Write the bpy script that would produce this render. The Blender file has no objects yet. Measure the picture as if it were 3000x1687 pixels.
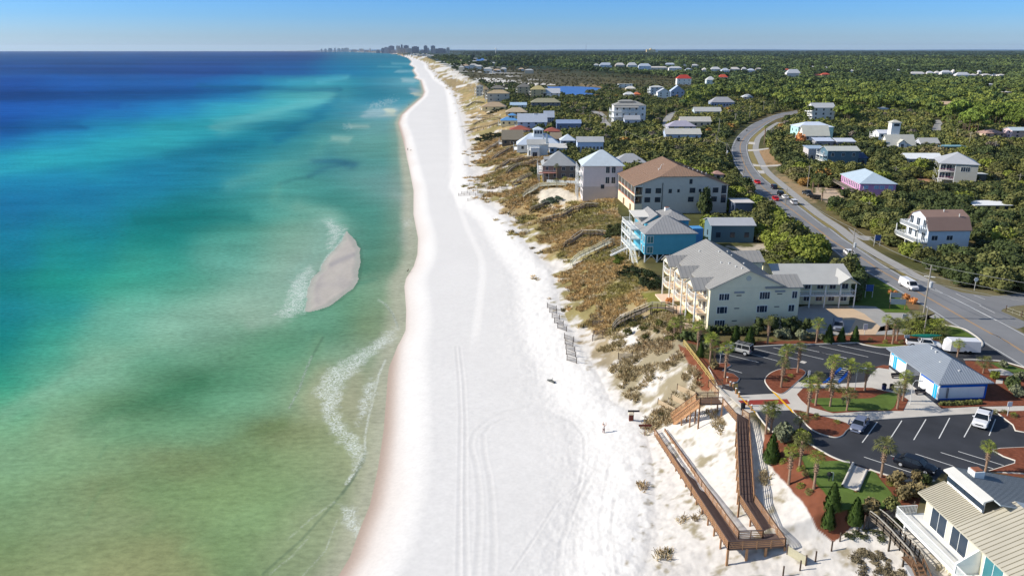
import bpy, math, random
import numpy as np
from mathutils import Vector, Matrix, noise as mnoise
random.seed(7); RNG = np.random.default_rng(11)
D = bpy.data; SC = bpy.context.scene; COL = SC.collection
# ---------------------------------------------------------------- camera
F, CZ, HOR = 2280.0, 64.0, 140.0
PIT = math.atan((843.5-HOR)/F); SP, CP = math.sin(PIT), math.cos(PIT)
cam = D.cameras.new('camera'); camo = D.objects.new('camera', cam); COL.objects.link(camo)
cam.sensor_width = 36; cam.lens = 36*F/3000; cam.clip_end = 90000; cam.clip_start = 1
camo.location = (0, 0, CZ); camo.rotation_euler = (math.radians(90)-PIT, 0, 0); SC.camera = camo
# ---------------------------------------------------------------- light
SUN_EL = math.radians(31)
wd = D.worlds.new('World'); SC.world = wd; wd.use_nodes = True
nt = wd.node_tree; bg = nt.nodes['Background']; bg.inputs[1].default_value = 0.105
sk = nt.nodes.new('ShaderNodeTexSky'); sk.sky_type = 'NISHITA'; sk.sun_disc = False
sk.sun_elevation = SUN_EL; sk.sun_rotation = math.radians(270); sk.air_density = 1.0; sk.dust_density = 0.6; sk.ozone_density = 3.0
# the clear winter air: deepen the blue a few degrees above the horizon
tc = nt.nodes.new('ShaderNodeTexCoord'); sx = nt.nodes.new('ShaderNodeSeparateXYZ')
mx = nt.nodes.new('ShaderNodeMath'); mx.operation = 'MAXIMUM'; mx.inputs[1].default_value = 0.012
cx = nt.nodes.new('ShaderNodeCombineXYZ')
nt.links.new(tc.outputs['Generated'], sx.inputs[0]); nt.links.new(sx.outputs[2], mx.inputs[0])
nt.links.new(sx.outputs[0], cx.inputs[0]); nt.links.new(sx.outputs[1], cx.inputs[1]); nt.links.new(mx.outputs[0], cx.inputs[2])
nt.links.new(cx.outputs[0], sk.inputs[0])
rp = nt.nodes.new('ShaderNodeValToRGB'); mr = nt.nodes.new('ShaderNodeMapRange')
mr.inputs[1].default_value = -0.005; mr.inputs[2].default_value = 0.30
nt.links.new(sx.outputs[2], mr.inputs[0]); nt.links.new(mr.outputs[0], rp.inputs[0])
cr = rp.color_ramp; cr.elements[0].position = 0.0; cr.elements[0].color = (0.74, 1.02, 1.66, 1)
cr.elements[1].position = 1.0; cr.elements[1].color = (0.95, 0.97, 1.0, 1)
for ps_, c_ in ((0.05, (0.66, 0.98, 1.64, 1)), (0.13, (0.42, 0.82, 1.56, 1)), (0.24, (0.28, 0.70, 1.48, 1)), (0.5, (0.6, 0.8, 1.1, 1))):
    e_ = cr.elements.new(ps_); e_.color = c_
mm = nt.nodes.new('ShaderNodeVectorMath'); mm.operation = 'MULTIPLY'
nt.links.new(sk.outputs[0], mm.inputs[0]); nt.links.new(rp.outputs[0], mm.inputs[1]); nt.links.new(mm.outputs[0], bg.inputs[0])
sl = D.lights.new('sun', 'SUN'); sl.energy = 4.6; sl.angle = math.radians(0.55); sl.color = (1.0, 0.93, 0.82)
so = D.objects.new('sun', sl); COL.objects.link(so)
sdir = Vector((-math.cos(SUN_EL), 0.02, math.sin(SUN_EL)))
so.rotation_euler = sdir.to_track_quat('Z', 'Y').to_euler()
SC.view_settings.view_transform = 'Standard'; SC.view_settings.look = 'None'
SC.view_settings.exposure = 0.22; SC.view_settings.gamma = 1
# ---------------------------------------------------------------- helpers: pixels of the survey picture to places
ZN = dict(A=(1900,900,3.6233), B=(2400,900,3.6233), C=(1900,1250,3.315), D=(2400,1250,3.315), E=(1800,650,3.6233),
          Q=(700,900,2.635), R=(750,600,3.622), S=(1300,1000,2.11), H=(1500,400,5.5725), G=(1800,400,5.5725), I=(2150,300,4.831),
          J=(2550,300,4.831), K=(1300,130,4.831), L=(1700,130,4.293), M=(2250,130,3.4347), N=(850,120,4.293),
          O=(1300,380,3.45), P=(1500,750,2.898), F=(2400,550,3.6233), U=(0,0,.85867), V=(0,700,1.4685), T=(0,0,1), W=(0,140,1.7173), X=(1700,1180,10.304))
def zz(k, *v):
    a, b, s = ZN[k]
    return [(a+v[i]/s, b+v[i+1]/s) for i in range(0, len(v), 2)]
def drop(d):
    d = np.maximum(0, np.asarray(d, float)-1200); return d*d/12.74e6
def at(px, py, z=11.0):
    a = (px-1500)/F; b = (843.5-py)/F; dx, dy, dz = a, CP+b*SP, -SP+b*CP
    t = 1e4
    zt = z
    for _ in range(12 if py < 200 else 1):
        t = (zt-CZ)/dz if dz < -1e-5 else 3e4
        zt = z-float(drop(t*dy)) if py < 200 else z
    return Vector((dx*t, dy*t, z))
def pix(X, Y, Zc):
    dp = Y*CP-(Zc-CZ)*SP; up = Y*SP+(Zc-CZ)*CP
    return 1500+F*X/dp, 843.5-F*up/dp
def zat(Y, py):
    b = (843.5-py)/F; return CZ+Y*(b*CP-SP)/(CP+b*SP)
def pxm(p): return F/(p[1]*CP-(p[2]-CZ)*SP)       # photo pixels per metre
def lin(c):
    c = np.asarray(c, float)/255
    return np.where(c <= .04045, c/12.92, ((c+.055)/1.055)**2.4)
# value noise
_T = RNG.random((256, 256))
def vn(x, y):
    x = np.asarray(x, float); y = np.asarray(y, float)
    xi = np.floor(x).astype(int); yi = np.floor(y).astype(int); fx = x-xi; fy = y-yi
    fx = fx*fx*(3-2*fx); fy = fy*fy*(3-2*fy); x0 = xi & 255; x1 = (xi+1) & 255; y0 = yi & 255; y1 = (yi+1) & 255
    return (_T[x0, y0]*(1-fx)+_T[x1, y0]*fx)*(1-fy)+(_T[x0, y1]*(1-fx)+_T[x1, y1]*fx)*fy
def fbm(x, y, o=4):
    s = 0; a = .5; n = 0
    for k in range(o):
        s = s+a*vn(x*2**k+17.3*k, y*2**k+5.1*k); n += a; a *= .5
    return s/n
def sst(a, b, x):
    t = np.clip((np.asarray(x, float)-a)/(b-a), 0, 1); return t*t*(3-2*t)
# ---------------------------------------------------------------- the coast: waterline, dune toe, bluff top
def mono(pts, z):
    w = [at(x, y, z) for x, y in pts]; Ys = [p.y for p in w]; Xs = [p.x for p in w]
    o = np.argsort(Ys); return np.array(Ys)[o], np.array(Xs)[o]
SHORE = zz('U', 790,1510, 850,1449, 880,1400, 905,1330, 930,1270, 950,1180, 965,1080, 975,950, 985,870, 1000,830, 1003,780, 1000,720, 1005,700,
           1025,670, 1035,640, 1038,600, 1028,540, 1030,480, 1017,400, 1012,350, 1001,310, 1008,290, 1030,270, 1060,245, 1066,232)+zz('N',
           1640,500, 1560,465, 1590,440, 1540,372, 1570,340, 1500,300, 1530,262, 1480,215, 1380,180, 1200,152, 1000,140)
SY, SX = mono(SHORE, 0)
TOE = [(1800,1760),(1850,1687),(1930,1560),(1960,1400),(1930,1290),(1870,1215),(1790,1175),(1745,1080),(1690,1000),(1645,900),(1620,800),(1555,730),(1490,640),
       (1420,592),(1385,530),(1370,440),(1352,350),(1335,290),(1320,255)]+zz('N', 1850,470, 1800,400, 1730,340, 1720,290, 1680,260, 1600,230, 1480,195, 1300,165)
TY, TX = mono(TOE, 3)
CREST = [(2900,1780),(2790,1687),(2690,1600),(2440,1530),(2340,1470),(2270,1400),(2215,1300),(2165,1240),(2120,1150),(2055,1080),(2015,1010),(1975,930),(1930,860),(1880,760),
         (1840,690),(1800,620),(1775,575),(1700,560),(1670,520),(1590,440),(1560,410),(1540,370),(1480,320),(1440,290),(1420,255)]+zz('N', 2200,440, 2000,330, 1850,260, 1700,200, 1500,185, 1330,160)
CY, CX = mono(CREST, 11)
def world_near(Ya, Xa, w, lim):
    k = Ya > lim; return np.concatenate([[q[0] for q in w], Ya[k]]), np.concatenate([[q[1] for q in w], Xa[k]])
TY, TX = world_near(TY, TX, [(40,8),(60,12),(75,15),(80,16),(87,18),(95,20),(105,21.5),(118,22.5)], 121)
CY, CX = world_near(CY, CX, [(40,74),(60,66),(74,60),(78,54),(80.6,48),(82.2,39.6),(87,38.6),(95,37.2),(102,36.4),(110,35.6),(118,35)], 121)
def xs(Y): return np.where(Y > SY[-1], SX[-1]-(Y-SY[-1])*.42, np.interp(Y, SY, SX))
def xt(Y): return np.where(Y > TY[-1], np.maximum(xs(Y)+60, TX[-1]-(Y-TY[-1])*.42), np.interp(Y, TY, TX))
def xc(Y): return np.maximum(np.where(Y > CY[-1], xt(Y)+120, np.interp(Y, CY, CX)), xt(Y)+3)
def hgt(X, Y, bumps=True):
    X = np.asarray(X, float); Y = np.asarray(Y, float)
    a, b, c = xs(Y), xt(Y), xc(Y)
    s = X-a
    beach = np.where(s < 0, s*.06, 1.1*sst(0, 9, s)+.05*np.minimum(s, 30)/3+0*s)
    beach = beach+(3.0-1.6)*sst(12, 1, np.maximum(b-X, 0))*(s > 3)*np.where(b > a+8, 1, .5)
    beach = np.minimum(beach, 3.0)
    u = np.clip((X-b)/(c-b), 0, 1); nr = sst(140, 120, Y); dune = 3+8*((u*u*(3-2*u)*.55+u*.45)*(1-nr)+u**1.25*nr)
    z = np.where(X <= b, beach, dune)
    if bumps:
        am = np.clip(u*6, 0, 1)*np.clip((1-u)*5, 0, 1)*(X > b)*(.25+.75*sst(118, 150, Y))
        z = z+am*(fbm(X/7, Y/7, 3)-.5)*2.0*np.clip((c-b)/25, .3, 1)+(X > b-20)*(X < c)*(fbm(X/1.7, Y/1.7, 2)-.5)*.25*np.clip((X-b+20)/20, 0, 1)*np.clip((1-u)*6, 0, 1)
    far = sst(900, 1600, Y); z = np.where(X > c, z-5*far*sst(0, 400, X-c), z)
    z = z+52*sst(18000, 27000, Y)*sst(0, 3000, X-c)*(.7+.5*vn(X/2500, Y/9000))
    return z-drop(Y)
def G(px, py):
    z = 11.0; p = at(px, py, z)
    lo, hi = 0.0, 16.0
    for _ in range(26):
        z = (lo+hi)/2; p = at(px, py, z)
        h = float(hgt(p.x, p.y))+float(drop(p.y))
        if h > z: lo = z
        else: hi = z
    return Vector((p.x, p.y, z-float(drop(p.y)) if py < 200 else z))
def inpoly(X, Y, poly):
    X = np.asarray(X, float); Y = np.asarray(Y, float); c = np.zeros(X.shape, bool); n = len(poly)
    for i in range(n):
        x0, y0 = poly[i][0], poly[i][1]; x1, y1 = poly[i-1][0], poly[i-1][1]
        if y0 == y1: continue
        c ^= ((y0 > Y) != (y1 > Y)) & (X < (x1-x0)*(Y-y0)/(y1-y0)+x0)
    return c
def dseg(X, Y, poly, closed=False):
    d = np.full(np.shape(X), 1e9); n = len(poly)
    for i in range(0 if closed else 1, n):
        x0, y0 = poly[i-1][0], poly[i-1][1]; x1, y1 = poly[i][0], poly[i][1]
        L = (x1-x0)**2+(y1-y0)**2+1e-9
        t = np.clip(((X-x0)*(x1-x0)+(Y-y0)*(y1-y0))/L, 0, 1)
        d = np.minimum(d, np.hypot(X-x0-t*(x1-x0), Y-y0-t*(y1-y0)))
    return d
# ---------------------------------------------------------------- materials
MC = {}
def mat(name, c, rough=.8, var=.12, sc=1.5, spec=.2, metal=0., bump=0., attr=False, rnd=0., stripes=None):
    if name in MC: return MC[name]
    m = D.materials.new(name); m.use_nodes = True; n = m.node_tree; p = n.nodes['Principled BSDF']; MC[name] = m
    p.inputs['Roughness'].default_value = rough; p.inputs['Specular IOR Level'].default_value = spec; p.inputs['Metallic'].default_value = metal
    c = lin(c); L = n.links.new
    tcn = n.nodes.new('ShaderNodeTexCoord'); nz = n.nodes.new('ShaderNodeTexNoise'); nz.inputs['Scale'].default_value = sc; nz.inputs['Detail'].default_value = 5
    L(tcn.outputs['Object'], nz.inputs['Vector'])
    mrn = n.nodes.new('ShaderNodeMapRange'); mrn.inputs[1].default_value = .25; mrn.inputs[2].default_value = .75; mrn.inputs[3].default_value = 1-var; mrn.inputs[4].default_value = 1+var
    L(nz.outputs[0], mrn.inputs[0])
    hs = n.nodes.new('ShaderNodeVectorMath'); hs.operation = 'SCALE'
    hs.inputs[0].default_value = tuple(c)
    if attr:
        an = n.nodes.new('ShaderNodeAttribute'); an.attribute_name = 'Col'; L(an.outputs[0], hs.inputs[0])
    L(mrn.outputs[0], hs.inputs['Scale']); out = hs.outputs[0]
    if rnd:
        oi = n.nodes.new('ShaderNodeObjectInfo'); m2 = n.nodes.new('ShaderNodeMapRange'); m2.inputs[3].default_value = 1-rnd; m2.inputs[4].default_value = 1+rnd
        L(oi.outputs['Random'], m2.inputs[0]); h2 = n.nodes.new('ShaderNodeVectorMath'); h2.operation = 'SCALE'; L(out, h2.inputs[0]); L(m2.outputs[0], h2.inputs['Scale']); out = h2.outputs[0]
    L(out, p.inputs['Base Color'])
    if bump:
        bn = n.nodes.new('ShaderNodeBump'); bn.inputs['Strength'].default_value = bump; bn.inputs['Distance'].default_value = .1
        n2 = n.nodes.new('ShaderNodeTexNoise'); n2.inputs['Scale'].default_value = sc*6; n2.inputs['Detail'].default_value = 3
        L(tcn.outputs['Object'], n2.inputs['Vector']); L(n2.outputs[0], bn.inputs['Height']); L(bn.outputs[0], p.inputs['Normal'])
    return m
# ---------------------------------------------------------------- objects
def tag(o, label=None, cat=None, group=None, kind=None):
    if label: o['label'] = label
    if cat: o['category'] = cat
    if group: o['group'] = group
    if kind: o['kind'] = kind
    return o
def root(name, loc, label, cat, group=None):
    o = D.objects.new(name, None); o.empty_display_size = .1; COL.objects.link(o); o.location = loc; return tag(o, label, cat, group)
def rloc(o):
    v = Vector((0, 0, 0))
    while o is not None: v += o.location; o = o.parent
    return v
class MB:
    def __init__(s): s.v = []; s.f = []
    def q(s, *p):
        n = len(s.v); s.v += [tuple(x) for x in p]; s.f.append(tuple(range(n, n+len(p)))); return s
    def hexa(s, b, t):      # bottom ring, top ring (same count, counter clockwise from above)
        n = len(s.v); k = len(b); s.v += [tuple(x) for x in b]+[tuple(x) for x in t]
        s.f.append(tuple(range(n+k-1, n-1, -1))); s.f.append(tuple(range(n+k, n+2*k)))
        for i in range(k): j = (i+1) % k; s.f.append((n+i, n+j, n+k+j, n+k+i))
        return s
    def box(s, c, sz, yaw=0.):
        ca, sa = math.cos(yaw), math.sin(yaw); hx, hy, hz = sz[0]/2, sz[1]/2, sz[2]/2
        r = [(c[0]+x*ca-y*sa, c[1]+x*sa+y*ca) for x, y in ((-hx,-hy),(hx,-hy),(hx,hy),(-hx,hy))]
        return s.hexa([(x, y, c[2]-hz) for x, y in r], [(x, y, c[2]+hz) for x, y in r])
    def beam(s, a, b, w, h=None):   # rectangular bar between two points
        a = Vector(a); b = Vector(b); h = h or w; d = (b-a)
        if d.length < 1e-6: return s
        d.normalize(); up = Vector((0, 0, 1)) if abs(d.z) < .95 else Vector((0, 1, 0))
        r = d.cross(up).normalized()*(w/2); u = r.cross(d).normalized()*(h/2)
        return s.hexa([a-r-u, a+r-u, a+r+u, a-r+u], [b-r-u, b+r-u, b+r+u, b-r+u])
    def tube(s, pts, rad, n=8, cap=True):
        pts = [Vector(p) for p in pts]; rad = rad if isinstance(rad, (list, tuple)) else [rad]*len(pts); base = len(s.v)
        for i, p in enumerate(pts):
            d = (pts[min(i+1, len(pts)-1)]-pts[max(i-1, 0)]).normalized(); up = Vector((0, 0, 1)) if abs(d.z) < .95 else Vector((1, 0, 0))
            r = d.cross(up).normalized(); u = r.cross(d)
            for k in range(n):
                a = 2*math.pi*k/n; s.v.append(tuple(p+(r*math.cos(a)+u*math.sin(a))*rad[i]))
        for i in range(len(pts)-1):
            for k in range(n):
                j = (k+1) % n; s.f.append((base+i*n+k, base+i*n+j, base+(i+1)*n+j, base+(i+1)*n+k))
        if cap: s.f.append(tuple(base+k for k in range(n))); s.f.append(tuple(base+(len(pts)-1)*n+k for k in range(n-1, -1, -1)))
        return s
    def lathe(s, c, prof, n=12):
        base = len(s.v)
        for r, z in prof:
            for k in range(n): a = 2*math.pi*k/n; s.v.append((c[0]+r*math.cos(a), c[1]+r*math.sin(a), c[2]+z))
        for i in range(len(prof)-1):
            for k in range(n): j = (k+1) % n; s.f.append((base+i*n+k, base+i*n+j, base+(i+1)*n+j, base+(i+1)*n+k))
        s.f.append(tuple(base+k for k in range(n-1, -1, -1))); s.f.append(tuple(base+(len(prof)-1)*n+k for k in range(n))); return s
    def build(s, name, m, parent=None, smooth=False, off=None):
        if not s.f: return None
        me = D.meshes.new(name); o3 = rloc(parent) if (parent is not None and off is None) else Vector(off or (0, 0, 0))
        me.from_pydata([(x-o3.x, y-o3.y, z-o3.z) for x, y, z in s.v], [], s.f); me.materials.append(m)
        if smooth: me.polygons.foreach_set('use_smooth', [True]*len(me.polygons))
        me.update(); o = D.objects.new(name, me); COL.objects.link(o)
        if parent is not None: o.parent = parent
        return o
def npmesh(name, V, Fq, m, cols=None, smooth=False, extra=None, parent=None):
    V = np.asarray(V, np.float32); Fq = np.asarray(Fq, np.int32); k = Fq.shape[1]; me = D.meshes.new(name)
    me.vertices.add(len(V)); me.vertices.foreach_set('co', V.ravel()); me.loops.add(Fq.size); me.loops.foreach_set('vertex_index', Fq.ravel())
    me.polygons.add(len(Fq)); me.polygons.foreach_set('loop_start', np.arange(0, Fq.size, k, dtype=np.int32))
    if smooth: me.polygons.foreach_set('use_smooth', np.ones(len(Fq), bool))
    me.update(calc_edges=True)
    if cols is not None:
        a = me.color_attributes.new('Col', 'FLOAT_COLOR', 'POINT'); c4 = np.ones((len(V), 4), np.float32); c4[:, :cols.shape[1]] = cols; a.data.foreach_set('color', c4.ravel())
    for nm, arr in (extra or {}).items():
        a = me.attributes.new(nm, 'FLOAT', 'POINT'); a.data.foreach_set('value', np.asarray(arr, np.float32).ravel())
    me.materials.append(m); o = D.objects.new(name, me); COL.objects.link(o)
    if parent is not None: o.parent = parent
    return o
def copy_tree(o, parent=None):
    c = o.copy(); COL.objects.link(c)
    if parent is not None: c.parent = parent
    for ch in o.children: copy_tree(ch, c)
    return c
EXCL = []          # world polygons where no wild plants grow
def excl(poly, grow=0.): EXCL.append([(p[0], p[1]) for p in poly])
# ================================================================ water
def fan_rows(py0, py1, step):
    rows = []; py = py0
    while py > py1: rows.append(at(0, py, 0).y); py -= step
    return rows
def grid_faces(nr, nc, keep=None):
    i = np.arange(nr-1)[:, None]*nc+np.arange(nc-1)[None, :]
    f = np.stack([i, i+1, i+1+nc, i+nc], -1).reshape(-1, 4)
    if keep is not None: f = f[keep[f].any(1)]
    return f
def compact(V, Fq):
    u, inv = np.unique(Fq.ravel(), return_inverse=True); return u, inv.reshape(Fq.shape)
SEA_ROWS = ((88, '''130|0:20,90,165|500:24,90,165|1000:20,85,160|1500:20,82,156|1900:15,130,175|2050:50,150,180;200|0:28,85,160|500:28,80,150|1000:30,80,155|1500:25,90,160|1800:15,125,175|2000:20,130,165|2100:60,150,175;300|0:15,80,165|400:10,90,175|700:20,90,165|1000:18,90,165|1250:5,110,175|1500:30,140,175|1700:60,160,175|1900:10,120,155|2100:110,165,180;340|0:15,60,120|300:15,70,135|600:15,80,145|900:10,90,155|1200:5,125,180|1500:60,170,180|1650:110,185,185|1800:10,120,155|1950:15,125,155|2100:60,145,165;420|0:10,90,180|300:8,95,180|600:8,105,180|900:5,130,190|1200:45,165,185|1450:80,175,180|1600:50,150,170|1700:5,115,150|1900:90,155,170|2050:130,170,185;500|0:10,75,150|300:8,110,180|600:5,140,185|900:30,160,180|1150:40,165,175|1350:10,125,155|1550:5,120,150|1700:60,145,155|1900:120,170,170|2030:120,165,170;580|0:5,105,180|300:10,150,190|600:30,170,185|850:40,165,175|1100:10,125,155|1400:10,130,155|1600:70,155,155|1800:110,165,160|2030:110,160,150;680|0:15,160,190|200:30,175,190|450:15,160,180|700:5,130,165|1000:8,125,160|1300:20,135,155|1550:80,160,155|1670:45,115,138|1900:85,150,145|2050:100,150,145;780|0:0,130,175|300:0,125,170|700:5,125,165|1000:10,125,155|1200:40,140,155|1400:90,165,155|1600:80,150,145|1900:110,160,155|2080:130,150,150;900|0:5,110,160|400:5,120,165|700:10,130,160|1000:20,130,140|1250:45,140,140|1450:90,160,150|1650:50,130,125|1900:80,150,140|2080:150,160,155;980|0:5,115,155|400:5,125,155|800:5,120,120|1050:10,120,115|1300:70,150,135|1550:130,170,150|1750:60,130,120|1950:75,140,125|2100:110,140,130;1080|0:0,125,155|400:8,135,145|800:20,140,135|1200:90,165,150|1500:140,175,155|1650:160,175,160|1900:80,145,130|2080:110,145,125;1200|0:5,125,150|400:20,145,145|800:60,160,145|1200:110,170,155|1450:150,180,160|1600:160,170,160|1950:85,135,115|2050:110,145,120;1320|0:0,125,125|300:20,150,135|600:50,160,140|1000:80,155,135|1300:130,175,155|1450:160,180,165|1900:110,155,130|2050:140,160,135'''), (880, '''20|0:10,130,150|300:30,145,150|700:110,175,155|1100:140,180,160|1300:165,185,168|1700:95,150,125|1900:115,150,120|2020:120,140,110;150|0:0,135,140|300:50,160,145|600:110,175,155|900:140,185,165|1150:130,170,150|1400:100,150,120|1700:95,150,125|1950:130,145,110;280|0:0,125,125|250:60,165,145|500:125,180,155|750:110,170,145|1000:115,165,140|1200:105,155,125|1450:95,155,125|1750:130,165,140|1950:150,165,140;400|0:30,155,135|250:100,175,150|500:130,180,155|750:95,150,120|950:70,125,95|1150:85,145,115|1400:105,160,130|1600:140,165,135|1800:150,165,140|1950:140,150,120;550|0:80,170,140|300:125,170,140|550:100,145,110|750:75,125,95|950:80,140,110|1200:110,165,135|1450:115,165,135|1600:160,165,135|1780:165,165,140|1930:145,150,120;700|0:110,175,140|300:125,165,130|600:95,155,120|900:100,160,125|1150:110,160,125|1400:110,120,70|1550:140,150,110|1650:155,160,120|1900:150,160,130;850|0:115,170,135|300:115,165,125|600:115,150,110|850:110,120,75|1050:110,125,75|1300:110,140,85|1550:130,150,105|1750:150,155,115|1900:150,155,125;1000|0:115,165,120|300:125,160,115|550:130,140,95|800:105,140,85|1100:115,145,85|1400:120,150,95|1650:130,155,110|1850:145,150,120;1150|0:110,145,100|300:130,155,110|600:135,150,105|850:110,125,75|1100:115,145,90|1400:120,155,100|1650:150,155,120;1300|0:105,135,80|300:135,150,100|600:140,145,95|900:145,140,90|1200:110,145,85|1450:130,150,105|1600:145,150,115;1400|0:125,135,80|300:145,150,100|700:160,150,100|1000:140,135,85|1300:115,150,95|1500:140,150,110'''))
SEA_PTS = []   # colour of the water over deep, bar and shoal bottoms: survey x, y, r, g, b
for y0_, t_ in SEA_ROWS:
    for row in t_.split(';'):
        y_, *cs = row.split('|')
        for c_ in cs: x_, rgb = c_.split(':'); SEA_PTS.append((float(x_)/1.7584*.85867, (y0_+float(y_)/1.7584)*.85867, *[float(v) for v in rgb.split(',')]))
ZN['Y'] = (0, 880, 1.7584)
SEA_STROKES = [  # zone, points, half width (photo px), colour, strength
('Y',(430,680,560,600,750,540,900,470,1010,430),26,(60,122,92),.5),('Y',(540,978,700,930,900,850,1100,790,1300,705,1450,650),20,(96,122,72),.5),('Y',(800,1200,900,1090,1050,990,1200,900,1380,800),17,(98,128,78),.35),
('Y',(0,600,250,470,450,340,700,255,900,190),24,(138,182,158),.4),('Y',(840,400,780,475),6,(84,140,112),.4),('Y',(545,765,510,825),5,(78,138,108),.4),('Y',(545,975,500,1065,470,1140),7,(92,134,90),.35),('Y',(250,780,420,700,600,640),20,(122,168,136),.35),('Y',(1120,270,1110,320),6,(96,146,120),.4),
('Y',(300,1290,600,1190,800,1130),22,(150,158,118),.35),('Y',(1000,1300,1200,1180,1500,1040),20,(124,158,106),.35),
('W',(0,620,250,560,600,500,900,440,1200,370,1450,300,1640,250),24,(40,180,195),.3),
('W',(1100,400,1300,350,1500,290,1660,245),18,(115,185,188),.5),
('W',(1380,470,1600,340,1690,260),16,(0,112,150),.55),
('W',(0,230,300,235,700,225,1100,215,1300,205),10,(8,62,125),.35),('W',(0,290,300,285,600,290),9,(10,80,165),.35),('W',(0,400,200,395,400,400),13,(5,80,140),.45),('W',(0,105,500,110,900,120,1300,125),6,(20,66,135),.5),
('W',(1000,190,1250,200,1500,215,1700,210),8,(5,95,140),.45),('W',(1600,170,1750,150),7,(90,175,195),.6),('W',(1450,170,1600,160,1720,150),6,(60,160,190),.55),
('W',(1600,560,1700,565,1780,590),13,(40,95,128),.6),('W',(1540,650,1620,620,1740,585),8,(50,105,128),.45),('W',(1380,700,1460,670,1560,650),7,(60,120,125),.45),
('W',(1150,700,1400,600,1560,560,1620,520,1620,480),20,(110,175,165),.3),('W',(1380,720,1380,760,1450,800),15,(110,170,155),.4),
('W',(700,860,950,840,1250,830),16,(0,108,108),.45),('W',(860,550,1050,520,1250,500),14,(0,108,140),.4),
('W',(1500,800,1650,860,1720,930),20,(140,180,162),.4),('W',(1660,460,1760,465),8,(160,188,178),.7),('W',(1760,400,1850,400),6,(170,190,185),.7),
('W',(1850,330,1960,320,1990,320),11,(170,185,195),.8),('W',(1940,318,1975,322),7,(226,214,196),.9),('W',(2000,380,2040,520,2060,640),16,(120,160,155),.5),
('W',(2010,760,2030,850,2050,920),22,(150,165,165),.55),('W',(2070,215,2120,230),7,(160,175,190),.8),('W',(2090,232,2130,232),4,(215,205,190),.8),
('W',(2030,165,2085,168),5,(170,190,200),.7),('W',(2000,120,2080,118),4,(150,185,200),.6),('W',(1970,80,2060,82),3,(120,180,200),.6),('W',(1900,95,2020,100),3,(110,175,195),.5),
('Q',(250,170,480,120,640,60,720,40),30,(118,165,140),.4),('Q',(620,230,560,360,500,500),16,(120,160,128),.5),
('Q',(640,560,560,720,600,800),40,(165,168,140),.6),('Q',(900,560,880,700,900,820,960,960),38,(168,166,142),.7),
('R',(1180,680,1350,650,1500,620),20,(70,128,108),.5),('R',(1060,850,1200,820,1330,770),8,(80,140,120),.5),('R',(1200,1250,1350,1150,1430,1050),28,(125,150,115),.6),
('R',(250,1180,120,1200,0,1230),22,(160,178,165),.5),('R',(480,780,600,560,700,360,720,220),34,(150,180,166),.6),
('R',(1540,200,1570,350,1620,420),16,(170,172,165),.7),('R',(1580,0,1600,100,1640,180),20,(165,165,170),.7)]
def sea_color(X, Y):
    Z0 = -drop(Y); px, py = pix(X, Y, Z0)
    u, v = px*.85867, py*.85867
    P = np.array(SEA_PTS, float); C = lin(P[:, 2:5])
    num = np.zeros(u.shape+(3,)); den = np.zeros(u.shape)
    wx = fbm(X/60, Y/60, 3)-.5; wv = (v-126)
    vv = v+wx*np.clip(wv, 4, 400)*.10; uu = u+(fbm(X/45+9, Y/45, 3)-.5)*np.clip(wv, 5, 200)*.3
    for i in range(len(P)):
        sy = 9+.09*max(P[i, 1]-128, 0); sxx = 80
        w = np.exp(-(((uu-P[i, 0])/sxx)**2+((vv-P[i, 1])/min(sy, 40))**2)*.9)+1e-9
        num += w[..., None]*C[i]; den += w
    c = num/den[..., None]
    for z, pts, hw, colr, al in SEA_STROKES:
        pl = zz(z, *pts); d = dseg(px+(uu-u)*1.2, py+(vv-v)*1.2, pl)
        a = al*np.exp(-(d/hw)**2*.9); c = c*(1-a[..., None])+lin(colr)*a[..., None]
    # thin streaks of wind and drifting foam, cat's paws far out
    s1 = fbm(X/26+Y/90, Y/5.5-X/60, 4)-.5; s2 = fbm(X/300, Y/38+X/500, 4)-.5; s3 = fbm(X/1400, Y/190, 3)-.5
    far = sst(220, 900, Y); k = 1+.10*s1*(1-far*.8)+.22*s2*sst(90, 260, Y)+.42*s3*far
    c = c*(.93+.03*sst(900, 1150, v))[..., None]
    dn = (.48*sst(980, 1150, v)*sst(950, 800, uu))[..., None]; c = (c*(1-dn)+lin((130,152,120))*dn)*(1+.06*sst(950, 1150, v))[..., None]; c[..., 2] *= 1-.13*sst(300, 1100, v)
    c[..., 0] *= .8+.2*sst(600, 1000, v); c = c*(1-.25*sst(1200, 5000, Y))[..., None]; gm = c.mean(-1, keepdims=True); c = c*.93+gm*.07; c[..., 2] *= 1-.06*sst(900, 200, v)
    return np.clip(c*k[..., None], 0, 1)
rows = np.array(fan_rows(1790, 154, 3.0)+[16000*1.09**i for i in range(1, 9)])
cols = np.tan(np.concatenate([np.linspace(-math.radians(62), -math.radians(38.4), 50), np.linspace(-math.radians(38), math.radians(6), 640)]))
XX = rows[:, None]*cols[None, :]*1.0; YY = np.repeat(rows[:, None], len(cols), 1)
KE = XX < (xs(YY)+6)
Fq = grid_faces(len(rows), len(cols), KE.ravel()); u_, Fq = compact(None, Fq)
X1, Y1 = XX.ravel()[u_], YY.ravel()[u_]
sc_ = sea_color(X1, Y1)
dsh = xs(Y1)-X1   # distance from the waterline
aa = (1-sst(0, 5, dsh))*.75; sc_ = sc_*(1-aa[:, None])+lin((196,190,170))*aa[:, None]
aa = (1-sst(0, 14, dsh))*.35*(Y1 < 1500); sc_ = sc_*(1-aa[:, None])+lin((150,160,135))*aa[:, None]
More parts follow.
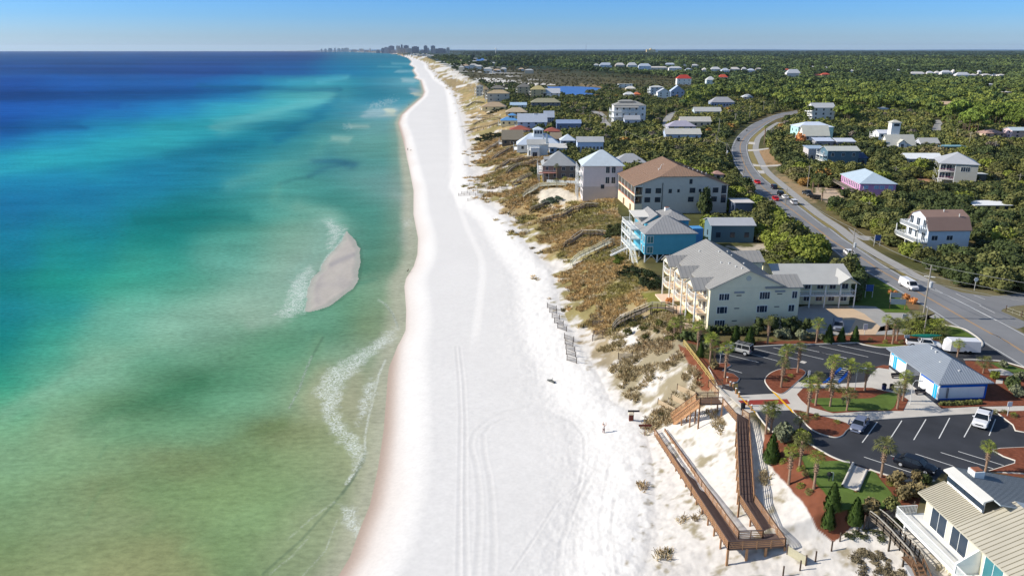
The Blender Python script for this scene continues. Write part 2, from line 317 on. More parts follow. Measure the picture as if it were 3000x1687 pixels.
FOAMP = [zz('R',210,1160,270,1100,350,950,360,830,450,740,560,650,610,690,580,760,565,900,548,1000,528,1130,440,1160,370,1205,280,1200),
         zz('R',720,180,800,150,900,210,960,260,900,380,800,490,760,460,790,330),
         zz('Q',1225,155,1140,185,1000,290,850,390,700,460,620,550,580,650,640,740,650,860,700,970,830,1090,880,1180,885,1300,935,1250,972,1130,960,1070,900,980,800,880,780,760,800,640,860,540,980,430,1100,330,1220,235),
         zz('Q',960,620,1010,560,1080,560,1060,640,1010,760,960,900,905,900,930,760), zz('V',1455,1140,1520,1150,1560,1240,1530,1275,1490,1240),
         zz('W',1860,292,1900,285,1960,262,1990,258,1960,275,1900,296), zz('W',2030,870,2060,868,2055,890,2045,900), zz('W',1740,392,1752,388,1756,402,1748,408)]
fo = np.zeros(len(X1)); pxa, pya = pix(X1, Y1, -drop(Y1))
for pl in FOAMP:
    ins = inpoly(pxa, pya, pl); d = dseg(pxa, pya, pl, True); edge = np.where(ins, d, -d)
    fo = np.maximum(fo, sst(-10, 18, edge+ (fbm(X1/1.5, Y1/1.5, 3)-.5)*30))
fo *= .92
for z, pts, w, s in (('Q',(1130,410,1080,520,1045,680,1000,850,972,1000,975,1100),3,.7),('R',(945,310,905,385,840,470,760,550,705,640,690,690),4,.9),('R',(610,750,570,850,545,930,550,1000,520,1130),4,.9),
                     ('R',(930,385,970,400),4,.8),('V',(1240,1290,1340,1200,1440,1130),2.5,.25),('V',(1300,1449,1400,1340,1450,1210),2,.3),('R',(1300,1010,1370,1050,1450,1150,1500,1290),3,.4),('Q',(560,380,510,500,470,620,390,775),3,.35),
                     ('V',(1490,1050,1520,1010),5,.9),('V',(1160,1440,1260,1360,1330,1280),2.5,.25)):
    d = dseg(pxa, pya, zz(z, *pts)); fo = np.maximum(fo, s*(1-sst(w*.4, w*1.3+1.5, d)))
for z, pts, w in (('Q',(975,1110,962,1190,900,1290,800,1440),5),('R',(1045,370,1110,470,1122,600,1108,730,1080,830,1035,900,940,970,790,1070,690,1115),5),('V',(1560,940,1520,1030,1430,1145,1300,1290,1130,1440),4),('R',(1370,1050,1450,1155,1505,1290),3),('Q',(650,230,560,390,510,500,470,620,390,775),4)):
    d = dseg(pxa, pya, zz(z, *pts)); a = .32*(1-sst(w*.3, w*1.5, d)); sc_ = sc_*(1-a[:, None])+lin((70,95,80))*a[:, None]
wm = D.materials.new('sea_water'); wm.use_nodes = True; n = wm.node_tree; L = n.links.new; p = n.nodes['Principled BSDF']
an = n.nodes.new('ShaderNodeAttribute'); an.attribute_name = 'Col'; af = n.nodes.new('ShaderNodeAttribute'); af.attribute_name = 'foam'
g = n.nodes.new('ShaderNodeNewGeometry'); mp = n.nodes.new('ShaderNodeMapping'); mp.inputs['Scale'].default_value = (.75, 1.35, 1); mp.inputs['Rotation'].default_value = (0, 0, math.radians(-9)); L(g.outputs['Position'], mp.inputs[0])
n1 = n.nodes.new('ShaderNodeTexNoise'); n1.inputs['Scale'].default_value = .8; n1.inputs['Detail'].default_value = 6; n1.inputs['Roughness'].default_value = .6; L(mp.outputs[0], n1.inputs['Vector'])
n3 = n.nodes.new('ShaderNodeTexNoise'); n3.inputs['Scale'].default_value = .05; n3.inputs['Detail'].default_value = 9; n3.inputs['Roughness'].default_value = .7; L(mp.outputs[0], n3.inputs['Vector'])
ma = n.nodes.new('ShaderNodeMath'); ma.operation = 'ADD'; L(n1.outputs[0], ma.inputs[0]); L(n3.outputs[0], ma.inputs[1])
m1 = n.nodes.new('ShaderNodeMapRange'); m1.inputs[1].default_value = .72; m1.inputs[2].default_value = 1.28; m1.inputs[3].default_value = .80; m1.inputs[4].default_value = 1.22; L(ma.outputs[0], m1.inputs[0])
s1 = n.nodes.new('ShaderNodeVectorMath'); s1.operation = 'SCALE'; L(an.outputs[0], s1.inputs[0]); L(m1.outputs[0], s1.inputs['Scale'])
n2 = n.nodes.new('ShaderNodeTexNoise'); n2.inputs['Scale'].default_value = 1.15; n2.inputs['Detail'].default_value = 3; n2.inputs['Distortion'].default_value = 1.6; L(g.outputs['Position'], n2.inputs['Vector'])
ab = n.nodes.new('ShaderNodeMath'); ab.operation = 'SUBTRACT'; ab.inputs[1].default_value = .5; L(n2.outputs[0], ab.inputs[0])
ac = n.nodes.new('ShaderNodeMath'); ac.operation = 'ABSOLUTE'; L(ab.outputs[0], ac.inputs[0])
m3 = n.nodes.new('ShaderNodeMapRange'); m3.inputs[1].default_value = .0; m3.inputs[2].default_value = .085; m3.inputs[3].default_value = .95; m3.inputs[4].default_value = .08; L(ac.outputs[0], m3.inputs[0])
m2 = n.nodes.new('ShaderNodeMath'); m2.operation = 'MULTIPLY'; L(af.outputs[2], m2.inputs[0]); L(m3.outputs[0], m2.inputs[1])
mix = n.nodes.new('ShaderNodeMix'); mix.data_type = 'RGBA'; L(m2.outputs[0], mix.inputs[0]); L(s1.outputs[0], mix.inputs[6]); mix.inputs[7].default_value = (.78, .83, .78, 1)
L(mix.outputs[2], p.inputs['Base Color']); p.inputs['Roughness'].default_value = .45; p.inputs['IOR'].default_value = 1.33; p.inputs['Specular IOR Level'].default_value = 0.0
bn = n.nodes.new('ShaderNodeBump'); bn.inputs['Strength'].default_value = .35; bn.inputs['Distance'].default_value = .35; L(n1.outputs[0], bn.inputs['Height']); L(bn.outputs[0], p.inputs['Normal'])
o = npmesh('sea', np.stack([X1, Y1, -drop(Y1)], 1), Fq, wm, sc_, True, {'foam': fo}); tag(o, kind='structure')
# sandbar laid bare by the low water
SB = [at(*q, 0) for q in zz('R',520,1130,550,1000,550,900,580,830,620,750,690,700,700,640,750,560,840,470,930,370,955,280,1040,370,1100,470,1110,600,1090,700,1080,790,1030,890,930,960,780,1070,680,1110,560,1135)]
xl = [p_.x for p_ in SB]; yl = [p_.y for p_ in SB]
gx, gy = np.meshgrid(np.linspace(min(xl), max(xl), 90), np.linspace(min(yl), max(yl), 160)); jx, jy = gx+(fbm(gx/2.5, gy/5, 3)-.5)*1.0, gy+(fbm(gx/2.5+7, gy/5, 3)-.5)*2; ins = inpoly(jx, jy, SB); dd = dseg(jx, jy, SB, True)
zb = np.where(ins, .02+.10*sst(0, 2.2, dd), .02-.08*sst(0, 1.2, dd))+.02*(fbm(gx/3, gy/3)-.5)
cb = np.repeat(lin((194,185,172))[None], gx.size, 0)
pxb, pyb = pix(gx.ravel(), gy.ravel(), 0)
for pts, w, al in (((800,640,900,590,1030,535),8,.75),((690,740,640,900,660,1030),12,.35),((900,800,980,830,930,870),10,.35),((640,860,800,850,880,850),8,.25)):
    a = al*np.exp(-(dseg(pxb, pyb, zz('R', *pts))/w)**2)[:, None]; cb = cb*(1-a*.6)+lin((138,134,140))*a*.6
eb = (1-sst(0, 2.5, dd.ravel()))[:, None]*.55; cb = cb*(1-eb)+lin((160,168,152))*eb
cb *= (1+.10*(fbm(gx/2, gy/5).ravel()-.5)*2)[:, None]
kf = grid_faces(160, 90, ins.ravel()); u_, kf = compact(None, kf)
tag(npmesh('sandbar', np.stack([gx.ravel(), gy.ravel(), zb.ravel()], 1)[u_], kf, mat('wet_sand', (170,160,150), .55, .06, 1.2, .3, attr=True), cb[u_], True), kind='structure')
# ================================================================ land sheet
ASPH = lin((62,63,68))
PAINT = [  # zone, points, colour, feather px, noise mix
('T',(2140,560,2200,500,2300,480,2420,640,2560,760,3000,860,3000,1400,2760,1000,2540,900,2400,800,2160,700),(118,112,84),10),
# mulch beds and lawns round the car park
('A',(310,380,640,560,740,740,640,900,560,880,520,830,450,640,300,400),(124,76,56),3),
('A',(375,330,420,380,700,440,860,425,1500,395,2174,378,2174,318,1500,360,900,360,640,370,420,330),(124,76,56),3),
('B',(0,380,400,375,690,425,1200,405,1330,300,1110,330,900,300,420,290,0,330),(124,76,56),3),
('B',(400,375,690,425,980,408,800,390,560,385),(96,112,48),2),
('B',(1130,330,1330,190,1520,225,1640,290,1725,370,1725,410,1600,340,1330,330),(88,108,44),2),
('C',(1130,60,1400,60,1550,165,1660,225,1760,290,1930,350,1975,375,2200,400,2400,520,2700,560,2620,780,2000,960,1800,1110,1640,1000,1600,900,1500,730,1380,600,1180,380,1110,250),(124,76,56),3),
('C',(1480,300,1560,280,1640,340,1900,380,1975,375,1900,570,1990,690,1980,820,1830,790,1700,620,1560,480),(74,98,40),2),
('D',(0,350,250,360,290,400,220,580,370,640,440,560,500,430,700,640,690,760,560,830,420,800,200,810,130,700,50,560,0,520),(80,104,42),2),
('B',(1540,570,1900,570,2174,640,2174,1050,1900,1050,1850,820,1600,600),(132,78,56),3),('B',(1790,580,2174,650,2174,740,2100,730,2000,660,1780,640),(100,116,52),2),
('B',(1870,1110,2174,1105,2174,1325,2080,1310,2050,1240,1960,1185),(124,76,56),3),
('D',(1690,230,1989,205,1989,500,1640,440,1900,350,1850,300),(124,76,56),3),
('A',(640,600,845,600,870,622,770,680,800,690,900,710,960,760,900,810,800,830,660,700),(124,76,56),2),
# condo lawns, courts and drives
('E',(260,750,560,760,620,870,560,980,360,940,330,840),(118,116,58),4),('E',(620,1010,760,1000,780,1180,640,1210),(110,112,60),6),
('F',(520,950,650,960,830,1090,900,1140,1050,1220,1060,1290,920,1330,700,1320,600,1260,380,1240,320,1150,420,1010),(86,108,42),3),
('F',(740,1090,900,1120,1060,1200,1070,1300,960,1310,880,1180,760,1130),(128,104,76),3),
('H',(500,870,800,830,950,900,1100,1000,1000,1060,800,1070,620,1130,430,1100,380,960),(206,196,178),6),('H',(420,640,475,640,470,740,400,720),(150,130,60),3),
('E',(1180,260,1600,240,1690,320,1420,340),(196,184,166),6),('I',(330,690,560,650,640,880,350,880),(170,140,105),8),('I',(560,1000,800,1080,1180,1300,1150,1420,960,1380),(160,138,105),10),
('I',(1150,1170,1480,1240,1640,1320,1300,1390,1150,1300),(196,174,150),8),('J',(510,1090,700,1060,860,1120,840,1170,620,1170),(176,136,108),5),('J',(950,690,1320,690,1240,720,1000,740),(140,130,70),5),
('K',(0,420,110,440,330,540,480,640,300,640,60,600),(150,132,96),12),
('K',(370,380,900,360,1500,400,2100,470,2174,560,1600,580,600,520,300,440),(88,84,62),10),
('K',(560,515,760,530,1000,540,1060,560,1180,545,1420,560,1580,572,1400,585,1080,590,960,600,700,570),(225,218,208),3),
('K',(0,340,200,380,330,500,480,540,420,560,300,530,130,470),(205,200,190),8),('K',(850,610,960,620,1000,650,880,650),(220,214,204),3),
('L',(0,505,300,530,400,560,300,560,0,520),(150,130,100),4),('L',(90,590,300,560,420,600,300,650,160,650),(110,104,64),6),('L',(200,850,280,860,360,1000,400,1090,300,1060,230,960,150,900),(150,140,128),3)]
def vegcol(X, Y):
    a = fbm(X/9, Y/9, 4); b = fbm(X/60+3, Y/60, 3); k = fbm(X/2.2, Y/2.2, 2)
    c = lin((82,84,50))*(1-sst(.35, .65, b))[..., None]+lin((108,98,66))*sst(.35, .65, b)[..., None]
    return c*(.65+.7*a+.35*(k-.5))[..., None]
def land_color(X, Y):
    s, t, c = X-xs(Y), xt(Y), xc(Y); n1 = fbm(X/3.5, Y/3.5, 4); n2 = fbm(X/14, Y/14, 3)
    sand = lin((229,226,221)); col = np.repeat(sand[None], X.size, 0)
    col = col*(1+.06*(n2-.5)+.09*(fbm(X/.9, Y/.9, 2)-.5)*sst(300, 120, Y))[:, None]
    wet = (1-sst(1.0, 5+4*vn(Y/25, 0*Y), s))*.75*(Y < 2500); wet2 = (1-sst(0, 3.2, s))
    col = col*(1-wet[:, None])+lin((216,203,192))*wet[:, None]; col = col*(1-wet2[:, None])+lin((186,166,150))*wet2[:, None]
    # dune: grass and scrub mottled over pale sand
    u = np.clip((X-t)/(c-t), -.2, 1.3); bare = fbm(X/18+40, Y/18, 2)
    dens = sst(-.05, .35, u)*.9+.22*(Y > 170)*(u > 0)-.55*sst(.52, .72, bare)*(u < .8)*(Y < 1200)
    dens = np.where(Y < 116, .16, dens); dens = np.where((Y < 146) & (Y >= 116), .62*sst(-.05, .25, u), dens)
    fine = sst(150, 118, Y); n1 = n1*(1-fine)+fine*(.5*n1+.5*fbm(X/.9, Y/.9, 3))
    m = sst(.62, .38, n1+.55*(1-dens)-.30+.25*(fbm(X/1.3, Y/1.3, 3)-.5))*(u > -.12)
    brown = lin((168,146,104))*(.6+.8*fbm(X/6, Y/2.5, 3))[:, None]; gr = lin((150,138,92))*(.7+.6*n2)[:, None]; w = sst(.4, .6, fbm(X/22, Y/22, 2))[:, None]
    dc = brown*(1-w)+gr*w; nk = sst(178, 140, Y)[:, None]*.8; dc = dc*(1-nk)+lin((150,140,120))*nk
    duneS = lin((204,198,190))*(.82+.36*fbm(X/.6, Y/.6, 3)*sst(170, 130, Y)+.18*sst(130, 170, Y))[:, None]; k = sst(-.1, .1, u)[:, None]*.8; col = col*(1-k)+duneS*k*(.92+.16*n1)[:, None]
    col = col*(1-m[:, None])+dc*m[:, None]
    inl = sst(.92, 1.04, (X-t)/(c-t))*(X > t)*sst(70, 84, Y); vc = vegcol(X, Y); col = col*(1-inl[:, None])+vc*inl[:, None]
    far = sst(900, 2600, Y)*inl; fc = lin((40,58,44))*(.55+.9*fbm(X/60, Y/120, 4))[:, None]; col = col*(1-far[:, None])+fc*far[:, None]
    px, py = pix(X, Y, hgt(X, Y, False))
    for z, pts, cc, fe in PAINT:
        pl = zz(z, *pts); x0 = min(q[0] for q in pl)-20; x1 = max(q[0] for q in pl)+20; y0 = min(q[1] for q in pl)-20; y1 = max(q[1] for q in pl)+20
        ix = np.nonzero((px > x0) & (px < x1) & (py > y0) & (py < y1))[0]
        if not len(ix): continue
        a, b = px[ix], py[ix]; i_ = inpoly(a, b, pl); d = dseg(a, b, pl, True)*np.where(i_, 1, -1)+(n1[ix]-.5)*fe*4
        al = sst(-fe/2, fe/2, d)[:, None]; col[ix] = col[ix]*(1-al)+lin(cc)*(.8+.4*fbm(X[ix]/.8, Y[ix]/.8, 2))[:, None]*al
    # far white sand and roofs-and-sand speckle behind the far beach, bay water at the skyline
    sp = sst(.60, .66, fbm(X/45, Y/90, 3))*(Y > 1100)*(Y < 6500)*(1-sst(30+.02*Y, 80+.06*Y, X-c))*(X > t+8); col = col*(1-sp[:, None])+lin((215,212,205))*sp[:, None]
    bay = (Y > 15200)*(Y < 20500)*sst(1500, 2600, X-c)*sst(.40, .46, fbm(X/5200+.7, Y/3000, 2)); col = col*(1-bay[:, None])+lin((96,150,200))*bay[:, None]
    fb = sst(20500, 22500, Y)*(X > c+500); col = col*(1-fb[:, None])+lin((72,112,150))*fb[:, None]  # far ridge land tinted blue, distance haze put into its colour
    return np.clip(col, 0, 1)
rows = np.array(fan_rows(2150, 153.5, 2.6)+[17500*1.07**i for i in range(1, 10)])
cols = np.tan(np.concatenate([np.linspace(-math.radians(17), math.radians(38), 900), np.linspace(math.radians(38.5), math.radians(62), 50)]))
YY = np.repeat(rows[:, None], len(cols), 1); XX = YY*cols[None, :]
# let every row start just under the water
st = xs(YY)-8; XX = np.where(XX < st, st, XX)
XX = XX.ravel(); YY = YY.ravel(); KE = XX > (xs(YY)-7.5)
Fq = grid_faces(len(rows), len(cols), KE); u_, Fq = compact(None, Fq); X1, Y1 = XX[u_], YY[u_]
Z1 = hgt(X1, Y1); lc = land_color(X1, Y1)
TRK = []   # wheel tracks and the berm line on the beach: zone, points, half-width m
for pts, w in (((75,0,92,180,104,420,100,700,90,1449),.28),((100,0,125,220,137,500,133,900,145,1449),.28),((520,372,380,400,270,450,190,520,168,600,205,740,222,900,222,1100,200,1449),.35),((380,440,290,480,245,540,250,650,285,800,300,950,310,1200,300,1449),.35),
               ((720,400,850,450,940,540,965,620,945,740,860,900,800,1020,730,1200,700,1449),.3),((700,440,800,470,870,560,875,700,840,860,770,1040),.25),((1190,555,1100,590,1060,640,980,740,900,830,840,930,820,1040,805,1250,790,1449),.42),((1085,650,1000,750,925,840,870,960,830,1160,820,1300,835,1449),.34),
               ((1035,700,1000,900,965,1100,970,1250,1040,1449),.26),((1100,800,1060,950,1030,1150,1020,1330),.26),((860,830,700,960,560,1180,420,1380),.2),((1060,960,1045,1180,1080,1449),.26)):
    TRK.append(([at(*q, 2.5) for q in zz('S', *pts)], w))
BERM = [at(*q, 2.3) for q in zz('O',60,560,120,640,150,740,190,850,250,1000,300,1100,350,1200,385,1300,395,1449)]
near = np.nonzero((Y1 < 260) & (X1 < xt(Y1)+25))[0]; xn, yn = X1[near], Y1[near]; dz = np.zeros(len(near)); dk = np.ones(len(near))
for pl, w in TRK:
    d = dseg(xn, yn, pl); m_ = np.exp(-(d/w)**2); dz += -.014*m_+.008*np.exp(-((d-w*1.7)/(w*.6))**2); dk -= .05*m_
Z1[near] += dz; lc[near] *= np.clip(dk, .85, 1)[:, None]
fpn = np.nonzero((Y1 < 190) & (X1 > xt(Y1)-22) & (X1 < xc(Y1)))[0]; k_ = fbm(X1[fpn]/.55, Y1[fpn]/.8, 2); Z1[fpn] += (k_-.5)*.07*sst(22, 8, xt(Y1[fpn])-X1[fpn]+0)
bx = np.nonzero((X1 < xt(Y1)) & (Y1 < 600))[0]; d = dseg(X1[bx], Y1[bx], BERM)
side = np.interp(Y1[bx], sorted(p_.y for p_ in BERM), [p_.x for p_ in sorted(BERM, key=lambda q: q.y)])
Z1[bx] += -.16*sst(1.4, -1.4, X1[bx]-side)*(Y1[bx] > 150)*sst(600, 420, Y1[bx])*sst(150, 175, Y1[bx])
lm = mat('ground_cover', (200,200,200), .95, .05, 2.0, .1, bump=.12, attr=True)
tag(npmesh('ground', np.stack([X1, Y1, Z1], 1), Fq, lm, lc, True), kind='structure')
# ================================================================ roads, car park, walks
def cat_(pts, n=6, closed=False):
    P = [Vector(p) for p in pts]; out = []; N = len(P)
    rng = range(N) if closed else range(N-1)
    for i in rng:
        p0, p1, p2, p3 = (P[(i+k-1) % N] if closed else P[max(0, min(N-1, i+k-1))] for k in range(4))
        for j in range(n):
            t = j/n; out.append(.5*((2*p1)+(p2-p0)*t+(2*p0-5*p1+4*p2-p3)*t*t+(3*p1-p0-3*p2+p3)*t**3))
    if not closed: out.append(P[-1])
    return out
def resamp(P, n):
    P = [Vector((p[0], p[1], 0)) for p in P]; d = [0]
    for a, b in zip(P, P[1:]): d.append(d[-1]+(b-a).length)
    t = np.linspace(0, d[-1], n); return np.stack([np.interp(t, d, [p.x for p in P]), np.interp(t, d, [p.y for p in P])], 1)
def gz(x, y): return float(hgt(x, y, False))
def pz(k, *v): return [G(*q) for q in zz(k, *v)]
asphalt = mat('road_asphalt', (130,131,133), .9, .14, .12, .2, bump=.05); lotasph = mat('new_asphalt', (60,62,67), .85, .26, .22, .25, bump=.05)
concrete = mat('concrete', (202,196,186), .9, .12, .35, .2); conc2 = mat('old_concrete', (164,162,158), .9, .08, .6, .2)
white_p = mat('white_road_paint', (222,222,218), .7, .05, 2); yellow_p = mat('yellow_road_paint', (196,150,88), .7, .1, 2); blue_p = mat('blue_road_paint', (30,84,170), .7, .05, 2)
yel2 = mat('yellow_kerb_paint', (235,180,40), .7, .05, 2); brickp = mat('red_pavers', (150,62,54), .85, .08, 3)
mulch = mat('pine_mulch', (128,76,56), .95, .3, 2.2, .1, bump=.5); lawn = mat('lawn', (92,112,54), .95, .25, .5, .1, bump=.4); drygrass = mat('dry_verge', (142,130,86), .95, .2, .8, .1)
def strip(name, Lp, Rp, m, off=.02, n=None, kind='structure', parent=None):
    n = n or max(8, int(sum((Lp[i+1]-Lp[i]).length for i in range(len(Lp)-1))/3)); a = resamp(Lp, n); b = resamp(Rp, n); V = []
    for i in range(n): V += [(a[i][0], a[i][1], gz(*a[i])+off), (b[i][0], b[i][1], gz(*b[i])+off)]
    me = npmesh(name, V, np.array([(2*i, 2*i+1, 2*i+3, 2*i+2) for i in range(n-1)]), m)
    if kind: tag(me, kind=kind)
    return me
def offs(P, w):
    out = []
    for i, p in enumerate(P):
        d = P[min(i+1, len(P)-1)]-P[max(i-1, 0)]; d.z = 0; d.normalize(); out.append(Vector((p.x-d.y*w, p.y+d.x*w, p.z)))
    return out
def line(P, w, m, off, name='road_line'):
    return strip(name, offs(P, -w/2), offs(P, w/2), m, off)
LE = cat_(pz('I',900,112,825,132,700,150,540,195,400,250,270,310,170,380,90,450,20,540)+pz('G',1925,200,1935,300,1970,430,2020,520,2080,605)+pz('I',300,1240,430,1345)+pz('F',0,550,130,640,310,780,560,920,830,1080,1100,1240,1250,1330)+pz('B',1350,130,1500,215,1640,290,1750,370,1900,460,2000,520,2174,630,2500,850))
RE = cat_(pz('I',900,150,825,172,700,205,590,240,480,300,400,360,300,440,220,520,185,600,180,660,200,760,250,880,330,990,450,1110)+pz('F',0,370,100,430,230,530,350,610,500,710,650,810,800,900)+pz('F',960,990,1350,1140,1880,1405)+pz('B',2174,295,2500,460))
LE2 = offs(LE, -.5); RE2 = offs(RE, .5)
strip('highway', LE2, RE2, asphalt, .03, 220); EXCL.append([(p.x, p.y) for p in offs(LE, -4.6)]+[(p.x, p.y) for p in reversed(offs(RE, 9.5))])
strip('turning_lane', pz('F',960,985,1350,1135,1880,1400,2100,1500), pz('F',1150,990,1560,1130,1930,1310,2250,1450), asphalt, .028, 30)
strip('side_road', pz('F',1500,1110,1800,1152,2000,1140,2174,1110,2600,1040), pz('F',1930,1310,1945,1290,2050,1258,2174,1245,2600,1200), asphalt, .024, 30); EXCL.append([(p.x, p.y) for p in pz('F',1400,1080,1800,1140,2174,1095,2600,1020,2600,1220,2174,1270,1930,1340)])
line(LE, .15, white_p, .034, 'edge_line'); line(RE, .15, white_p, .034, 'edge_line')
YC = cat_(pz('I',900,132,825,150,560,232,370,340,250,410,150,500,95,590,90,670,120,800,170,920,260,1060,370,1165,480,1262)+pz('F',0,455,120,550,260,640,460,750,620,860,820,975)+pz('B',1770,250,1900,310,2000,370,2174,480,2500,700))
line(offs(YC, .14), .14, yellow_p, .034, 'centre_line'); line(offs(YC, -.14), .14, yellow_p, .034, 'centre_line')
for a in ((1230,1075,1310,1120),(1450,1122,1720,1245),(1700,1250,1865,1330),(1640,1140,1760,1185)): line(pz('F', *a), .14, white_p, .036, 'lane_dash')
line(pz('F', 1350,1140,1600,1265,1880,1410), .14, white_p, .036, 'lane_dash')
WALK = cat_(pz('I',640,285,540,340,430,425,350,500,322,570,308,650,330,730,380,830,430,930,520,1030,640,1130,760,1230,880,1330,1000,1430)+pz('F',0,290,200,420,370,555,600,700,800,810,1000,925,1180,1010))
strip('cycle_path', offs(WALK, -1.6), offs(WALK, 1.6), conc2, .026, 130)
for nm, a, b in (('drive_apron',(190,670,330,665,500,645),(195,695,330,690,490,662)),('drive_apron',(260,870,420,895,660,880),(280,905,430,915,660,905)),('drive_apron',(195,560,300,565),(190,590,300,600)),('drive_apron',(330,960,420,970),(350,1010,440,1010))):
    strip(nm, pz('I', *a), pz('I', *b), concrete, .03, 12)
strip('drive_apron', pz('F',300,420,430,505,640,530,900,545), pz('F',380,520,470,560,640,560,880,565), conc2, .022, 16)
strip('grass_median', offs(RE, .7)[30:150], offs(WALK, -1.7)[6:120], drygrass, .012, 120)
# back roads
for a in (('L',130,850,230,900,330,1000,400,1090),('L',150,840,240,865,300,920)): strip('back_lane', offs(cat_(pz(*a)), -2.6), offs(cat_(pz(*a)), 2.6), conc2, .02, 20); EXCL.append([(p.x, p.y) for p in offs(pz(*a), -4)]+[(p.x, p.y) for p in reversed(offs(pz(*a), 4))])
a = pz('L',1230,845,1150,880,1090,950,1080,1010,950,1060,880,1040); strip('back_lane', offs(cat_(a), -2.8), offs(cat_(a), 2.8), conc2, .02, 30); EXCL.append([(p.x, p.y) for p in offs(a, -5)]+[(p.x, p.y) for p in reversed(offs(a, 5))])
a = pz('J',900,470,935,380,960,300,930,250); strip('back_lane', offs(cat_(a), -2.6), offs(cat_(a), 2.6), conc2, .02, 20); EXCL.append([(p.x, p.y) for p in offs(a, -4)]+[(p.x, p.y) for p in reversed(offs(a, 4))])
a = pz('J',1900,850,2100,880,2300,910); strip('back_lane', offs(cat_(a), -3), offs(cat_(a), 3), concrete, .02, 12); EXCL.append([(p.x, p.y) for p in offs(a, -4)]+[(p.x, p.y) for p in reversed(offs(a, 4))])
a = pz('J',1850,960,2000,1030,2174,1120,2400,1240); strip('back_lane', offs(cat_(a), -5), offs(cat_(a), 5), conc2, .02, 20); EXCL.append([(p.x, p.y) for p in offs(a, -6)]+[(p.x, p.y) for p in reversed(offs(a, 6))])
# car park sheets (level ground at 11 m)
def P11(*k, z=11.0): return [at(x, y, z) for x, y in zz(*k)]
def sheet(name, pts, z, m, th=0.):
    b = MB()
    if th: b.hexa([(p.x, p.y, z-th) for p in pts], [(p.x, p.y, z) for p in pts])
    else: b.q(*[(p.x, p.y, z) for p in pts])
    o = b.build(name, m); 
    import bmesh as _b
    bm = _b.new(); bm.from_mesh(o.data); _b.ops.recalc_face_normals(bm, faces=bm.faces); _b.ops.triangulate(bm, faces=bm.faces, ngon_method='EAR_CLIP'); bm.to_mesh(o.data); bm.free()
    return tag(o, kind='structure')
def kerb(pts, closed=False, w=.26, h=.15, m=None, z=11.0, name='kerb', n=5, smooth=True):
    p = cat_(pts, n, closed) if smooth else [Vector(q) for q in pts]+([Vector(pts[0])] if closed else [])
    if smooth and closed: p.append(p[0])
    l, r = offs(p, w/2), offs(p, -w/2); V = []; Q = []
    for i in range(len(p)): V += [(l[i].x, l[i].y, z), (l[i].x, l[i].y, z+h), (r[i].x, r[i].y, z+h), (r[i].x, r[i].y, z)]
    for i in range(len(p)-1):
        for k in range(3): Q.append((4*i+k, 4*i+k+1, 4*i+5+k, 4*i+4+k))
    return tag(npmesh(name, V, np.array(Q), m or concrete), kind='structure')
LOTA = P11('A',722,440,860,425,1100,420,1500,400,1775,395,2174,379)+P11('B',400,378,500,405,690,430,980,410,1290,400,1330,330,1600,340,1725,410,1735,395,1720,360,1640,290,1750,360,1900,450,2000,515,2174,620,2500,820,2500,1350)
LOTB = P11('D',2300,330,1910,345,1620,440,1190,450,1120,525,860,532,720,490,560,440,490,415,370,375,300,350,230,335,120,290,20,235)+P11('C',1560,165,1400,60)+P11('A',1330,1330,1200,1200,1130,1110,960,960,945,800,800,700,716,560)
sheet('car_park', LOTA+LOTB, 11.02, lotasph)
PLZ = P11('A',725,835,830,810,960,940,1430,915,1560,792,1700,815,1860,815)+P11('B',0,822,200,815,480,800,520,755,560,700,620,650,690,625,740,640,1300,1080,1630,1062,2174,1052,2500,1045,2500,1090,2174,1100,1860,1110,1700,1128,1160,1160,600,1196,310,1240)+P11('A',2110,1243,1720,1130,1535,1096,1140,1108,1078,1120,1000,1080,870,960)
sheet('plaza_paving', PLZ, 11.10, concrete, .12)
sheet('paver_band', P11('A',948,993,1470,978,1506,1030,1000,1042), 11.106, brickp)
IS1 = P11('A',1430,915,1330,900,1260,830,1240,770,1290,710,1380,670,1500,655,1600,658,1650,680,1662,710,1590,780)
def bed(name, pts, m, sm=True, kb=True):
    sheet(name, cat_(pts, 5, True) if sm else pts, 11.16, m, .16)
    if kb: kerb(pts, True, smooth=sm)
bed('planting_bed', IS1, mulch)
IS2 = P11('A',1535,1098,1720,1132,2112,1243,2085,1325,2040,1370,1960,1380,1800,1335,1700,1270,1620,1180); bed('planting_bed', IS2, mulch)
sheet('planting_bed', P11('A',1575,930,1640,865,2174,866)+P11('B',220,852,560,862,680,892,860,930,945,990,890,1105,780,1105,450,1110,150,1130)+P11('A',1960,1130,1700,1060,1620,990), 11.15, mulch, .1)
sheet('lawn', cat_(P11('B',-80,985,40,970,300,975,540,972,640,935,760,915,830,940,820,1000,760,1095,560,1100,300,1108,100,1112,0,1040,-80,1020), 4, True), 11.165, lawn)
sheet('planting_bed', P11('B',590,640,680,618,740,625,738,662,650,650), 11.13, mulch, .1)
sheet('planting_bed', P11('B',1255,1020,1720,1000,1760,1000,2174,1040,2174,1052,1630,1060,1300,1078), 11.15, mulch, .1)
bed('planting_bed', P11('B',1880,1113,2174,1106,2500,1100,2500,1330,2174,1328,2085,1312,2060,1252,1975,1190), mulch, False)
bed('planting_bed', P11('D',1690,232,1760,216,1989,206,2300,195,2300,480,1900,450,1640,440,1900,362,1905,330,1790,290), mulch, False)
bed('planting_bed', P11('A',700,600,845,599,872,622,772,682,800,690,900,712,962,760,940,795,860,822,735,835,690,740,640,640), mulch, False)
sheet('planting_bed', P11('B',1545,570,1900,580,2000,600,2174,652,2500,745,2500,1045,2174,1045,1860,1052,1700,1010), 11.045, mulch)
sheet('lawn', P11('B',1790,582,1900,586,2000,606,2174,660,2500,760,2500,860,2174,760,2040,690,1900,640), 11.06, lawn)
